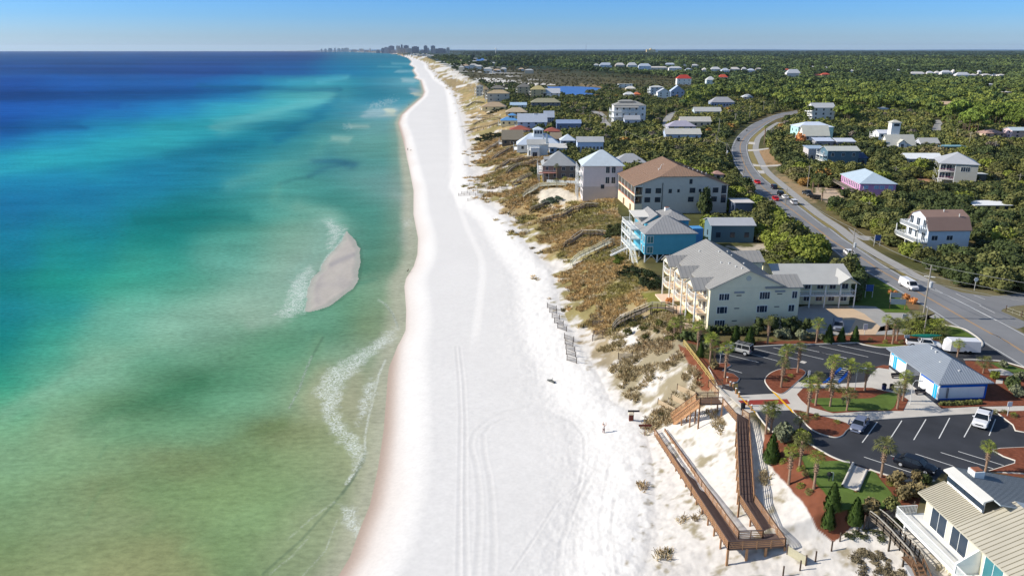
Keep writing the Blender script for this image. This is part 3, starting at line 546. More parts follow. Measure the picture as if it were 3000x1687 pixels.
kerb(P11('A',722,440,860,425,1100,420,1500,400,1775,395,2174,379)+P11('B',400,378,500,405,690,430,980,410,1290,400)); kerb(P11('B',1330,190,1520,225,1640,290,1722,360,1728,410,1680,440), w=.5)
kerb(P11('B',1530,560,1700,560,1900,570,2000,590,2174,640,2500,730), w=.3)
kerb(P11('D',1120,525,860,532,720,490,560,440,490,415)); kerb(P11('D',300,350,230,335,120,290,20,235)+P11('C',1560,165,1400,60)+P11('A',1330,1330,1200,1200,1145,1120))
sheet('lawn', cat_(P11('C',1490,285,1600,300,1760,345,1975,375,1975,420,1900,560,1985,600,1990,690,1980,790,1860,760,1720,610,1590,480), 4, True), 11.03, lawn)
sheet('lawn', cat_(P11('D',215,330,300,345,220,580,370,640,450,440,540,440,600,520,700,640,730,720,640,790,430,790,200,800,120,680,60,560,0,500,0,350), 4, True), 11.026, lawn)
sheet('drain_channel', P11('D',330,370,500,425,440,440,375,628,228,580), 11.05, concrete, .02); kerb(P11('D',330,360,225,582), smooth=False, w=.3, h=.3); kerb(P11('D',460,432,372,634), smooth=False, w=.3, h=.3)
sheet('bicycle_pad', P11('B',1790,660,1960,650,2100,730,1830,720), 11.05, concrete, .04); sheet('bicycle_pad', P11('B',1880,765,1950,765,1945,812,1870,812), 11.05, concrete, .04)
# painted bays
def dash(k, *v, w=.13, m=None, z=11.026, name='bay_line'):
    for i in range(0, len(v), 4):
        a, b = P11(k, *v[i:i+4]); d = (b-a).normalized(); s = Vector((-d.y, d.x, 0))*w/2
        tag(MB().q((a.x-s.x, a.y-s.y, z), (a.x+s.x, a.y+s.y, z), (b.x+s.x, b.y+s.y, z), (b.x-s.x, b.y-s.y, z)).build(name, m or white_p), kind='structure')
dash('B',457,1435,615,1218,735,1422,877,1202,1003,1407,1133,1188,1270,1392,1385,1173,1537,1378,1640,1190,1803,1362,1872,1185)
dash('A',735,480,1172,585,850,655,992,697,1060,487,1370,570,1100,435,1600,560,1325,428,1860,553,1580,422,2100,543); dash('B',0,412,520,528,195,400,755,515,0,476,290,541)
dash('D',435,292,1100,512,690,276,900,345,935,262,1300,380,1180,248,1690,406,1350,238,1790,374)
for i in range(9):
    f = i/8; dash('B',60+f*175-6,805-f*165,200+f*125-20,805-f*150,w=.22)
for a in ((40,815,238,640),(190,808,330,672)): dash('B', *a, w=.5, m=blue_p)
dash('A',1315,893,1540,1125,w=.35,m=yel2,z=11.112,name='yellow_stripe'); dash('A',940,920,1130,1118,w=.2,m=yel2,z=11.112,name='yellow_stripe'); dash('B',-110,818,210,815,w=.2,m=yel2,z=11.112,name='yellow_stripe')
dash('A',1615,575,1668,590,w=1.1,m=concrete,z=11.03,name='drain_cover')
EXCL.append([(p.x, p.y) for p in P11('A',300,400,640,300,1500,330,2174,318)+P11('B',420,290,700,300,900,60,1200,0,2500,800,2500,1700)+P11('C',2300,1500,1600,1400,1300,700,1130,200)+P11('A',1000,1200,620,760)])
# beside the condominium
sheet('condo_court', P11('E',1925,1060,1945,905)+P11('F',-40,1235,260,1255,400,1250,600,1262,700,1325,960,1330,1100,1345,1250,1400,1330,1449)+P11('B',1250,60,1130,120,900,290,600,292,300,292,0,296)+P11('E',1960,1210), 11.015, conc2)
sheet('condo_court_slab', P11('B',60,8,300,-12,480,70,650,205,600,290,300,290,385,134,230,134), 11.022, mat('warm_concrete', (206,180,150), .9, .07, .5))
EXCL.append([(p.x, p.y) for p in P11('F',300,1000,520,930,660,950,1100,1180,1300,1400,900,1449)+P11('B',900,300,0,320)+P11('A',1500,330)+P11('E',1900,900)])
EXCL.append([(p.x, p.y) for p in pz('E',1180,250,1600,235,1700,325,1400,345)]); EXCL.append([(p.x, p.y) for p in pz('J',500,1080,700,1050,870,1110,840,1180,620,1180)]); EXCL.append([(p.x, p.y) for p in pz('J',940,680,1340,680,1240,730,1000,750)])
EXCL.append([(p.x, p.y) for p in pz('I',200,1000,560,1000,800,1080,1180,1300,1320,1420,900,1449)]); EXCL.append([(p.x, p.y) for p in pz('I',1000,1220,1480,1240,1640,1320,1300,1400,1100,1380)]); EXCL.append([(p.x, p.y) for p in pz('I',330,680,560,640,640,880,350,890)])
EXCL.append([(p.x, p.y) for p in pz('H',500,870,800,830,950,900,1190,1010,1180,1070,800,1080,620,1130,430,1100,380,960)]); EXCL.append([(p.x, p.y) for p in pz('E',240,750,560,760,620,870,560,970,360,940,320,840)])
sheet('condo_drive', [at(*q, 10.9) for q in zz('H',1460,1175,1600,1140,1700,1140,1900,1250,1900,1290,1560,1240,1500,1210)], 10.95, conc2, .6)
EXCL.append([(p.x, p.y) for p in P11('A',340,60,1960,60,2200,330,1500,420,340,420)])
# lakes
lakem = mat('lake_water', (58,104,176), .3, .08, .02, .1)
LK1 = pz('K',1420,600,1560,605,1700,598,1900,602,2174,615)+pz('L',150,545,300,560,300,575,180,585,60,600,50,612,170,625,150,648,0,650)+pz('K',1700,730,1600,700,1480,640); LK2 = pz('K',395,220,560,198,740,192,1000,196,1000,208,800,214,620,222,480,240)
for l in (LK1, LK2):
    m_ = min(p.z for p in l); b = MB().q(*[(p.x, p.y, p.z+.25) for p in l]); o = tag(b.build('lake', lakem), kind='structure'); EXCL.append([(p.x, p.y) for p in l])
# ================================================================ buildings
def wm_(c): return mat('wall_%d_%d_%d' % tuple(c), c, .85, .05, .8, .15)
def rm_(c): return mat('roof_%d_%d_%d' % tuple(c), c, .62, .06, .5, .25)
glass = mat('window_glass', (44,58,74), .15, .25, .4, .5); glass2 = mat('teal_glass', (60,120,128), .15, .2, .4, .5); trim = mat('white_trim', (236,236,232), .7, .03, 2); dark = mat('dark_opening', (34,36,40), .8, .1, 1)
wood_g = mat('grey_timber', (138,130,118), .9, .15, 2); pipe = mat('roof_vent_metal', (215,215,212), .5, .05, 3)
CACHE = {}; HRECT = []
def cached(key, fn):
    if key not in CACHE: CACHE[key] = fn()
    return CACHE[key]
def mesh_only(b, m, smooth=False):
    o = b.build('tmp', m, smooth=smooth); me = o.data; D.objects.remove(o); return me
def inst(name, me, parent, loc=(0, 0, 0), rz=0.):
    o = D.objects.new(name, me); COL.objects.link(o); o.parent = parent; o.location = loc; o.rotation_euler = (0, 0, rz); return o
class Bld:
    def __init__(s, name, label, c0, c2, dep=None, c1=None, ze=14., zg=11., wall=(225,225,220), roof=(170,170,168), oh=.5, cat='house', group=None, z0=None):
        a, c = at(*c0, ze), at(*c2, ze); u = (c-a); s.yaw = math.atan2(u.y, u.x); W = math.hypot(u.x, u.y)
        if c1 is not None: b = at(*c1, ze)-a; dep = abs(-math.sin(s.yaw)*b.x+math.cos(s.yaw)*b.y)
        s.init(name, label, (a.x, a.y), W, dep, ze-zg, zg, wall, roof, oh, cat, group, z0)
    def init(s, name, label, o, W, dep, He, zg, wall, roof, oh, cat, group, z0):
        s.oh = oh; ca, sa = math.cos(s.yaw), math.sin(s.yaw)
        s.root = root(name, (o[0]+oh*ca-oh*sa, o[1]+oh*sa+oh*ca, zg), label, cat, group); s.root.rotation_euler = (0, 0, s.yaw)
        s.W = W-2*oh; s.D = dep-2*oh; s.H = He; s.z0 = z0 if z0 is not None else -1.0; s.wm = wm_(wall) if not hasattr(wall, 'name') else wall; s.rm = rm_(roof) if not hasattr(roof, 'name') else roof
        fm = 2.0+.014*max(0, o[1]-250); f = [(-1.5, -fm), (s.W+1.5, -fm), (s.W+1.5, s.D+1.5), (-1.5, s.D+1.5)]; EXCL.append([(s.root.location.x+x*ca-y*sa, s.root.location.y+x*sa+y*ca) for x, y in f])
    def walls(s, ext=None, m=None, z0=None, z1=None, name='wall'):
        x0, y0, x1, y1 = ext or (0, 0, s.W, s.D); z0 = s.z0 if z0 is None else z0; z1 = s.H-.02 if z1 is None else z1
        return MB().hexa([(x0,y0,z0),(x1,y0,z0),(x1,y1,z0),(x0,y1,z0)], [(x0,y0,z1),(x1,y0,z1),(x1,y1,z1),(x0,y1,z1)]).build(name, m or s.wm, s.root, off=(0,0,0))
    def roof(s, kind='hip', rh=2., ext=None, z=None, m=None, oh=None, ins=None, clip=.45, wall=True, rib=0., name='roof'):
        oh = s.oh if oh is None else oh; x0, y0, x1, y1 = ext or (0, 0, s.W, s.D); z = s.H if z is None else z; g0 = (x0, y0, x1, y1); x0 -= oh; y0 -= oh; x1 += oh; y1 += oh
        W, Dp = x1-x0, y1-y0; P = []; gab = []
        if kind == 'flat': P = [[(x0,y0,z),(x1,y0,z),(x1,y1,z),(x0,y1,z)]]
        elif kind == 'shed': P = [[(x0,y0,z),(x1,y0,z),(x1,y1,z+rh),(x0,y1,z+rh)]]
        elif kind == 'hip':
            i = min(W, Dp)/2 if ins is None else ins
            if W >= Dp: a, b = (x0+i, (y0+y1)/2, z+rh), (x1-i, (y0+y1)/2, z+rh)
            else: a, b = ((x0+x1)/2, y0+i, z+rh), ((x0+x1)/2, y1-i, z+rh)
            A, B, C, E_ = (x0,y0,z), (x1,y0,z), (x1,y1,z), (x0,y1,z)
            if W >= Dp: P = [[A,B,b,a],[B,C,b],[C,E_,a,b],[E_,A,a]]
            else: P = [[A,B,a],[B,C,b,a],[C,E_,b],[E_,A,a,b]]
        elif kind == 'gx':
            ym = (y0+y1)/2; P = [[(x0,y0,z),(x1,y0,z),(x1,ym,z+rh),(x0,ym,z+rh)],[(x1,y1,z),(x0,y1,z),(x0,ym,z+rh),(x1,ym,z+rh)]]
            k = rh*(1-oh/(Dp/2)); gab = [[(g0[0],g0[1],z),(g0[0],g0[3],z),(g0[0],ym,z+k)],[(g0[2],g0[1],z),(g0[2],g0[3],z),(g0[2],ym,z+k)]]
        elif kind == 'gy':
            xm = (x0+x1)/2; P = [[(x0,y1,z),(x0,y0,z),(xm,y0,z+rh),(xm,y1,z+rh)],[(x1,y0,z),(x1,y1,z),(xm,y1,z+rh),(xm,y0,z+rh)]]
            k = rh*(1-oh/(W/2)); gab = [[(g0[0],g0[1],z),(g0[2],g0[1],z),(xm,g0[1],z+k)],[(g0[0],g0[3],z),(g0[2],g0[3],z),(xm,g0[3],z+k)]]
        elif kind == 'jerk':   # gable across the front with its tip clipped
            xm = (x0+x1)/2; c = clip; xa, xb = x0+(xm-x0)*c, x1-(x1-xm)*c; zc = z+rh*c; yi = y0+(xm-xa)*.9
            P = [[(x0,y1,z),(x0,y0,z),(xa,y0,zc),(xm,yi,z+rh),(xm,y1,z+rh)],[(x1,y0,z),(x1,y1,z),(xm,y1,z+rh),(xm,yi,z+rh),(xb,y0,zc)],[(xa,y0,zc),(xb,y0,zc),(xm,yi,z+rh)]]
            gab = [[(g0[0],g0[1],z),(g0[2],g0[1],z),(xb,g0[1],zc-.1),(xa,g0[1],zc-.1)]]
        elif kind == 'gambrel':
            ym = (y0+y1)/2; q = (y1-y0)*.2; zb = z+rh*.72
            P = [[(x0,y0,z),(x1,y0,z),(x1,y0+q,zb),(x0,y0+q,zb)],[(x0,y0+q,zb),(x1,y0+q,zb),(x1,ym,z+rh),(x0,ym,z+rh)],[(x1,y1,z),(x0,y1,z),(x0,y1-q,zb),(x1,y1-q,zb)],[(x1,y1-q,zb),(x0,y1-q,zb),(x0,ym,z+rh),(x1,ym,z+rh)]]
            gab = [[(gx,y0+.3,z),(gx,y0+q+.2,zb-.1),(gx,ym,z+rh-.15),(gx,y1-q-.2,zb-.1),(gx,y1-.3,z)] for gx in (g0[0], g0[2])]
        b = MB(); th = .16
        for p in P:
            n = (Vector(p[1])-Vector(p[0])).cross(Vector(p[-1])-Vector(p[0])); p = p if n.z > 0 else p[::-1]
            b.hexa([(x, y, zz_-th) for x, y, zz_ in p], p)
        o = b.build(name, m or s.rm, s.root, off=(0,0,0))
        if rib:
            rb = MB()
            for p in P:
                e = Vector(p[1])-Vector(p[0]) if abs(p[0][2]-p[1][2]) < .01 else Vector(p[0])-Vector(p[-1]); lo = [v for v in p if abs(v[2]-min(q[2] for q in p)) < .01]
                if len(lo) < 2: continue
                a, c = Vector(lo[0]), Vector(lo[1]); e = (c-a); Ln = e.length; e.normalize(); cx_, cy_ = e.x, e.y
                nrm = Vector((-e.y, e.x, 0)); cen = sum((Vector(v) for v in p), Vector())/len(p)
                if (cen-a).dot(nrm) < 0: nrm = -nrm
                loc = [((Vector(v)-a).dot(e), (Vector(v)-a).dot(nrm), v[2]) for v in p]; k = rib/2
                while k < Ln:
                    ts = []
                    for i in range(len(loc)):
                        (xa, ya, za), (xb, yb, zb_) = loc[i-1], loc[i]
                        if (xa-k)*(xb-k) < 0: f = (k-xa)/(xb-xa); ts.append((ya+(yb-ya)*f, za+(zb_-za)*f))
                    if len(ts) >= 2:
                        ts.sort(); (ya, za), (yb, zb_) = ts[0], ts[-1]
                        rb.beam(a+e*k+nrm*ya+Vector((0,0,za-a.z+.02)), a+e*k+nrm*yb+Vector((0,0,zb_-a.z+.02)), .05, .06)
                    k += rib
            rb.build('seam', s.rm, o, off=(0,0,0))
        if gab and wall:
            for g in gab: MB().q(*g).build('gable_wall', s.wm, s.root, off=(0,0,0))
        return o
    def win(s, face, u, z, w=1.1, h=1.4, fr=None, gm=None, name='window', simple=False, y0=0.):
        key = ('w', round(w, 2), round(h, 2), (fr or trim).name, (gm or glass).name)
        def mk():
            f = MB(); t = .09
            f.box((0,-.03,h/2), (w+2*t, .06, h+2*t))
            g = MB().box((0,-.05,h/2), (w, .05, h))
            mu = MB().box((0,-.085,h/2), (.05,.02,h)) if w > .8 else MB().box((0,-.085,h/2), (w,.02,.05))
            return mesh_only(f, fr or trim), mesh_only(g, gm or glass), mesh_only(mu, fr or trim)
        a, b, c = cached(key, mk)
        loc, rz = {'f': ((u, y0, z), 0), 'l': ((y0, u, z), -math.pi/2), 'r': ((s.W+y0, u, z), math.pi/2)}[face]
        if simple: return inst(name, b, s.root, (loc[0], loc[1], loc[2]), rz)
        o = inst(name, a, s.root, loc, rz); inst('pane', b, o); inst('glazing_bar', c, o); return o
    def grid(s, face, us, zs, w=1., h=1.3, **k):
        L_ = s.W if face == 'f' else s.D
        for z in zs:
            for u in us: s.win(face, u*L_, z, w, h, **k)
    def balcony(s, face, u0, u1, z, dep=1.8, rail=trim, slab=None, h=1.05, balus=0, y0=0., solid=False):
        # a deck hung on a face: slab, railing
        def T(u, d): return (u, y0-d) if face == 'f' else ((y0-d, u) if face == 'l' else (s.W+y0+d, u))
        c = [T(u0, 0), T(u1, 0), T(u1, dep), T(u0, dep)]
        if (c[1][0]-c[0][0])*(c[2][1]-c[0][1])-(c[1][1]-c[0][1])*(c[2][0]-c[0][0]) < 0: cc = c[::-1]
        else: cc = c
        sl_ = MB().hexa([(x, y, z-.22) for x, y in cc], [(x, y, z) for x, y in cc]).build('balcony', slab or trim, s.root, off=(0,0,0))
        b = MB(); pts = [c[0], c[3], c[2], c[1]]
        for a, e in zip(pts, pts[1:]):
            A, E_ = Vector((a[0], a[1], z)), Vector((e[0], e[1], z)); b.beam(A+Vector((0,0,h)), E_+Vector((0,0,h)), .09, .07); b.beam(A+Vector((0,0,.12)), E_+Vector((0,0,.12)), .06)
            n = max(2, int((E_-A).length/(balus or .45)))
            for i in range(n+1): p = A.lerp(E_, i/n); b.beam(p, p+Vector((0,0,h)), .05 if not solid else (E_-A).length/n*.55, .05)
        b.build('railing', rail, sl_, off=(0,0,0)); return sl_
    def posts(s, face, us, z0, z1, dep=1.8, w=.2, m=None, y0=0.):
        for u in us:
            x, y = (u, y0-dep+.1) if face == 'f' else ((y0-dep+.1, u) if face == 'l' else (s.W+dep-.1, u))
            MB().box((x, y, (z0+z1)/2), (w, w, z1-z0)).build('post', m or trim, s.root, off=(0,0,0))
    def vents(s, pts, r=.12, h=.45):
        for x, y, z in pts: MB().lathe((x, y, z), [(r, -.3), (r, h*.7), (r*1.5, h*.75), (r*1.4, h)], 8).build('roof_vent', pipe, s.root, off=(0,0,0))
    def chimney(s, x, y, z, w=.9, d=.9, h=1.6, m=None):
        o = MB().box((x, y, z+h/2-.5), (w, d, h+1)).build('chimney', m or trim, s.root, off=(0,0,0)); MB().box((x, y, z+h+.06), (w*.75, d*.75, .12)).build('chimney_cap', mat('rust_cap', (150,96,72), .8), o, off=(0,0,0))
def hs(z, x0, x1, yb, ye, yr, dep, rk, wall, roof, label, win=(2, 3), porch=0, name='house', cat='house', oh=.45, group=None, fp=0, simple=True, rel=False, extra=None, wl=1):
    q = zz(z, (x0+x1)/2, yb, x0, ye, x1, yr); p = G(*q[0]); sc = pxm(p); W = (q[2][0]-q[1][0])/sc; zb = p.z; ze = zat(p.y, q[1][1]); zr = zat(p.y+dep/2, q[2][1])
    b = Bld.__new__(Bld); xl = (q[1][0]-1500)/F*(p.y*CP-(zb-CZ)*SP); b.yaw = 0.
    He = max(2.2, ze-zb); HRECT.append((q[1][0], q[2][0], q[2][1], q[0][1], p.y)); b.init(name, label, (xl, p.y), W, dep, He, zb, wall, roof, oh, cat, group, None); b.walls()
    rh = max(.4, zr-ze) if rk != 'flat' else 0; b.roof(rk, rh, wall=True)
    r, c = win; fl = He/max(1, r)
    for i in range(r):
        for j in range(c): b.win('f', b.W*(j+.5)/c, i*fl+fl*.3, min(1.3, b.W/c*.55), min(1.5, fl*.5), simple=simple)
        if wl:
            for j in range(max(1, int(b.D/5))): b.win('l', b.D*(j+.5)/max(1, int(b.D/5)), i*fl+fl*.28, 1.1, min(1.5, fl*.5), simple=simple)
    for i in range(porch):
        z_ = He*(i+1)/(porch+1) if porch > 1 or He > 4.5 else .4; b.balcony('l', .3, b.D-.3, z_, 2.0, h=1.0)
    if porch: b.posts('l', [.4, b.D/2, b.D-.4], -.8, He*porch/(porch+1)+2.2 if He > 4.5 else He, 2.0)
    for i in range(fp):
        z_ = He*(i+1)/(fp+1); b.balcony('f', .3, b.W-.3, z_, 2.0, h=1.0)
    if fp: b.posts('f', [b.W*k/4 for k in range(5)], -.8, He, 2.0)
    return b
GY = (156,155,150); BLR = (176,184,196); PALE = (206,206,202); WH = (236,235,232); TAN = (184,164,130)
hs('K',455,560,735,600,572,14,'hip',(196,196,190),(150,150,146),'grey beach house with tall white pillars, nearest the sand in the far beachfront group',(3,2),2)
hs('K',560,640,760,640,600,12,'hip',(206,190,160),(160,140,112),'narrow tan house squeezed beside the grey pillared beach house',(3,1),1)
hs('K',610,935,812,697,645,14,'hip',(176,176,170),TAN,'three storey beach house under a broad tan hip roof beside the dunes',(2,3),2)
hs('K',540,890,935,884,818,14,'hip',(226,208,160),(180,158,130),'low cream pavilion under a tan hip roof at the dune edge',(1,3),1)
hs('K',660,870,660,625,580,14,'hip',(150,146,140),(124,120,112),'dark grey roofed house behind the tan hip-roofed beach house',(1,2))
hs('K',1038,1222,716,606,552,12,'hip',(200,182,150),(122,120,114),'square tan tower house with dark hip roof by white sand',(3,2),2)
hs('K',1228,1448,756,642,586,12,'hip',(206,190,150),(186,172,122),'ochre-roofed three storey house left of the lake',(3,2),2)
hs('K',1405,1650,756,694,622,12,'gx',WH,(196,198,200),'white gabled house standing directly in front of the blue lake',(2,3))
hs('K',1232,1658,905,824,762,12,'hip',(118,122,130),(158,154,128),'long two storey house under an olive-grey hip roof',(2,6))
hs('K',935,1178,900,862,822,8,'gx',(200,215,225),(176,200,220),'small pale blue cottage behind the low tan roofs',(1,2))
hs('K',872,1188,1000,970,902,12,'hip',(206,190,160),(190,172,144),'low house under a sandy hip roof behind the blue-roofed cottage',(1,3))
b_ = hs('K',800,1060,1152,1080,1026,9,'hip',(226,214,176),(96,152,204),'cream beach cottage with bright blue metal roofs and lookout room',(1,3),1)
b_.walls((5.5,3,11,8), z0=b_.H-.5, z1=b_.H+3.4, name='lookout'); b_.roof('hip', 1.4, (5.5,3,11,8), b_.H+3.4, name='lookout_roof'); b_.grid('f', [.55,.7], [b_.H+1.6], 1.2, 1.3, simple=True, y0=3)
b_ = hs('K',1040,1468,1192,1103,980,15,'gx',(172,186,212),BLR,'large house with lavender blue gabled metal roof and white chimney block',(2,4),1)
b_.chimney(b_.W*.6, b_.D*.5, b_.H+3, 2, 2, 2.4)
hs('K',1412,1568,1112,1037,942,9,'gx',(146,158,186),BLR,'tall blue tower wing with a row of high windows',(2,4))
hs('K',1590,1950,1212,1122,1066,10,'gx',(110,128,164),(142,160,190),'blue walled wing with three white-framed windows',(1,3),simple=False)
hs('K',930,1230,1262,1228,1160,13,'hip',(190,180,190),(160,92,76),'house under the left red tiled hip roof',(1,3))
hs('K',1422,1660,1285,1240,1180,13,'hip',(190,180,190),(156,90,76),'house under the right red tiled roof behind the lantern tower',(1,2))
hs('K',815,1130,1425,1352,1225,12,'shed',(104,98,88),(128,120,104),'weathered dark timber house with slanting grey-brown roof on the dunes',(1,3),1)
hs('K',1510,1680,1400,1340,1260,10,'shed',(110,100,90),(140,128,108),'small brown shed-roofed house behind the lantern tower house',(1,2))
b_ = hs('O',735,1180,215,155,35,15,'hip',WH,(200,210,222),'white beach house with ice blue pyramid roof and glazed lantern tower',(1,4),1)
b_.walls((b_.W/2-2.6,b_.D/2-2.6,b_.W/2+2.6,b_.D/2+2.6), z0=b_.H+1, z1=b_.H+7.6, name='tower'); b_.roof('hip', 1.5, (b_.W/2-2.6,b_.D/2-2.6,b_.W/2+2.6,b_.D/2+2.6), b_.H+7.6, name='tower_roof')
for k_ in (-1.5,0,1.5): b_.win('f', b_.W/2+k_, b_.H+5.4, 1.2, 1.7, y0=b_.D/2-2.6, simple=True)
hs('O',1175,1340,165,112,45,10,'hip',(170,190,215),(198,208,220),'small house with ice blue hipped roof behind the white gabled one',(1,2))
b_ = hs('O',840,1060,272,152,98,9,'gx',WH,(176,176,172),'white modern beach house with two tall chimneys and gabled bays',(1,1),0); b_.chimney(b_.W*.95, 1, b_.H-1, .9, .9, 6); b_.chimney(b_.W*.8, 6, b_.H, .9, .9, 4)
b_.walls((1.5,-3.4,6,0), z1=b_.H*.8, name='bay'); b_.win('f', 1.4, .4, 1.4, 2.6); b_.win('f', 3.6, .2, 2.4, 2.4, y0=-3.4)
hs('O',1062,1250,238,186,150,10,'shed',(205,216,232),(206,204,198),'low flat-roofed wing of the white modern house with skylights',(1,3))
hs('O',1342,1620,236,126,70,9,'gx',(196,214,240),(176,178,178),'white two storey house with grey gabled roof and a row of tall windows',(1,7),simple=False,fp=0)
b_ = hs('O',990,1345,500,366,212,15,'hip',(142,128,118),(160,162,162),'taupe beach house with grey hip roof, dormer and white porch columns',(2,4),2,simple=False)
b_.walls((.8,3.5,3.2,6.5), z0=b_.H, z1=b_.H+2.2, name='dormer'); b_.roof('shed', .8, (.8,3.5,4.4,6.5), b_.H+2.2, name='dormer_roof', oh=.3); b_.balcony('f', -1.8, b_.W*.42, 2.9, 2.6, slab=mat('terracotta_deck', (190,120,98), .8)); b_.posts('f', [-1.5, .3, 2.4, b_.W*.4], -.8, 2.7, 2.5)
b_ = hs('O',1385,1822,700,368,202,15,'hip',(214,206,208),(192,202,208),'tall white three storey beach house with pale blue pyramid roof',(1,1),0,oh=.8,wl=0)
for z_ in (5.6, 9.4):
    for u_ in (.62, .77): b_.win('f', b_.W*u_, z_, 1.35, 2.3)
b_.walls((-.04,-.05,b_.W+.04,0), m=wm_((196,186,180)), z0=-1, z1=4.4, name='base_course')
for z_ in (4.4, 8.4): b_.balcony('l', .5, b_.D-.5, z_, 1.8, solid=True)
b_.posts('l', [.6, 4, 7.4, 11, b_.D-.6], -1, b_.H-.2, 1.8)
for z_ in (.6, 5.2, 9.4): b_.grid('l', [.15,.38,.62,.85], [z_], 1.6, 2.0)
hs('O',1722,2060,384,336,240,12,'hip',(120,124,130),(166,168,170),'low house with grey metal hip roof behind the tall white beach house',(1,4))
# inland of the beach row
b_ = hs('L',412,826,995,772,712,14,'hip',(222,224,226),GY,'large white house with stacked colonnaded verandas under grey hip roofs',(3,5),2,simple=False)
b_.roof('hip', 1.2, (4,4,b_.W-8,9), b_.H+2.6, name='lantern_roof')
b_.balcony('f', .2, b_.W*.75, b_.H*.36, 2.4); b_.balcony('f', .2, b_.W*.75, b_.H*.66, 2.4); b_.posts('f', [b_.W*.75*k/6 for k in range(7)], -1, b_.H*.9, 2.4); b_.roof('shed', 1.2, (.2,-2.6,b_.W*.75,.2), b_.H*.9, oh=.2, wall=False, name='veranda_roof')
hs('L',550,756,1018,950,892,8,'gx',(190,200,218),(170,172,176),'white garage house with grey gable in front of the colonnaded house',(1,2))
hs('L',476,662,548,502,498,10,'flat',WH,(196,196,190),'flat-roofed white box house right of the lake',(2,3)); hs('L',572,702,580,558,526,9,'hip',(214,200,170),(224,218,206),'cream-roofed cottage just below the flat-roofed white box house',(1,2))
hs('L',548,690,656,640,608,9,'hip',WH,(214,216,214),'low white-roofed cottage above the colonnaded house',(1,2)); hs('L',668,765,656,632,600,9,'hip',(220,160,120),(206,120,82),'small house with orange tiled roof above the colonnaded house',(1,1))
hs('L',876,1050,645,542,520,11,'hip',(206,212,216),(196,198,196),'white veranda house left of the steep white tower house',(3,3),2)
hs('L',966,1138,692,606,552,10,'gy',WH,(184,190,202),'narrow steep-gabled white tower house in the trees',(3,2),1); hs('L',1132,1314,672,592,518,10,'gy',(168,184,212),(182,196,216),'pale blue gabled house right of the white tower house',(2,3))
hs('L',1212,1398,512,432,384,12,'hip',WH,(186,70,60),'white house with red hip roof and roof lantern above the woods',(2,3)); hs('L',1582,1700,520,450,406,11,'hip',(214,226,226),(206,206,204),'white house with pale hip roof half hidden by pines',(3,2)); hs('L',1738,1860,442,416,380,11,'hip',WH,(206,92,70),'house with orange-red roof standing right of the pale hip roof',(1,2))
hs('L',1640,1944,792,730,662,12,'hip',(150,164,190),(166,166,170),'raised house with grey hip roof and a row of white porch posts',(1,8),fp=0)
hs('L',1432,1780,880,846,790,11,'gx',(190,205,210),(188,188,184),'low pale gabled house below the raised grey hip-roofed one',(1,4)); hs('L',1256,1650,1040,974,910,10,'gx',(206,192,172),(196,192,182),'long house with plain warm grey gabled roof',(1,5))
hs('L',1102,1460,1075,1046,972,12,'hip',(186,190,204),(172,168,182),'low house under a lavender hip roof in front of the long gable',(1,3)); hs('L',1066,1526,1202,1132,1058,11,'gx',(176,192,214),(196,194,184),'pale blue house with small centre gable and cream-grey roof',(1,4),simple=False); hs('L',2042,2180,692,664,628,9,'hip',(216,220,220),(204,210,216),'little white-roofed house in the trees left of the highway bend',(1,2))
for i, r in enumerate(((165,240,285,262,245),(244,400,295,262,232),(440,560,290,262,235),(590,715,300,265,230),(730,890,330,275,243),(870,1100,325,295,280),(1112,1280,335,300,280),(1065,1195,275,255,235),(1285,1345,280,268,250),(1400,1490,285,268,250),(1325,1400,330,315,300),(1535,1600,350,320,295),(1640,1770,345,315,285),(1776,1880,355,330,300),(1885,2010,340,315,288),(2030,2100,330,310,288),(2104,2200,355,330,305),(2210,2290,325,310,297))):
    nth = ('first','second','third','fourth','fifth','sixth','seventh','eighth','ninth','tenth','eleventh','twelfth','thirteenth','fourteenth','fifteenth','sixteenth','seventeenth','eighteenth')[i]
    hs('L', *r, 14, 'hip', ((232,230,226),(214,222,232),(226,214,200))[i % 3], ((206,206,206),(190,198,210),(214,208,200))[i % 3], 'white villa beyond the marsh, %s along the row from its left end' % nth, (2 if r[2]-r[3] > 22 else 1, 3), group='white villas beyond the marsh', wl=0)
for i, r in enumerate(((185,330,332,292,252),(815,875,285,268,255),(1290,1340,272,262,252),(1430,1590,312,298,277),(1598,1676,305,290,270),(1680,1740,305,290,268),(1745,1853,308,285,262),(1858,1890,300,278,256),(1892,2040,330,310,282),(2042,2112,325,312,297),(2115,2158,300,280,262),(2160,2250,322,310,297),(2260,2320,320,308,296),(2325,2395,322,312,300),(575,610,245,238,228),(435,470,235,230,222),(2220,2290,420,412,402),(2380,2450,500,495,486))):
    nth = ('big white house with raised lookout among pines','small white-roofed house alone in the pinewood','tiny white roof right of the lone pinewood house','long white roof starting the right-hand far row','second roof of the right-hand far row','third roof of the right-hand far row','bluish roof fourth in the right-hand far row','tall pale block fifth in the right-hand far row','widest white roof in the right-hand far row','seventh roof of the right-hand far row','raised grey roof behind the right-hand far row','ninth roof of the right-hand far row','tenth roof of the right-hand far row','last roof at the right end of the far row','tiny white house far above the red roofs','tiniest pale house beyond the red roofs','teal-tinted roof deep in the woods at far right','small white roof lowest in the woods at far right')[i]
    hs('M', *r, 13, 'hip', (228,226,224), ((200,202,206),(212,208,204))[i % 2], nth, (1, 2), group='far white roofs in the pinewood', wl=0)
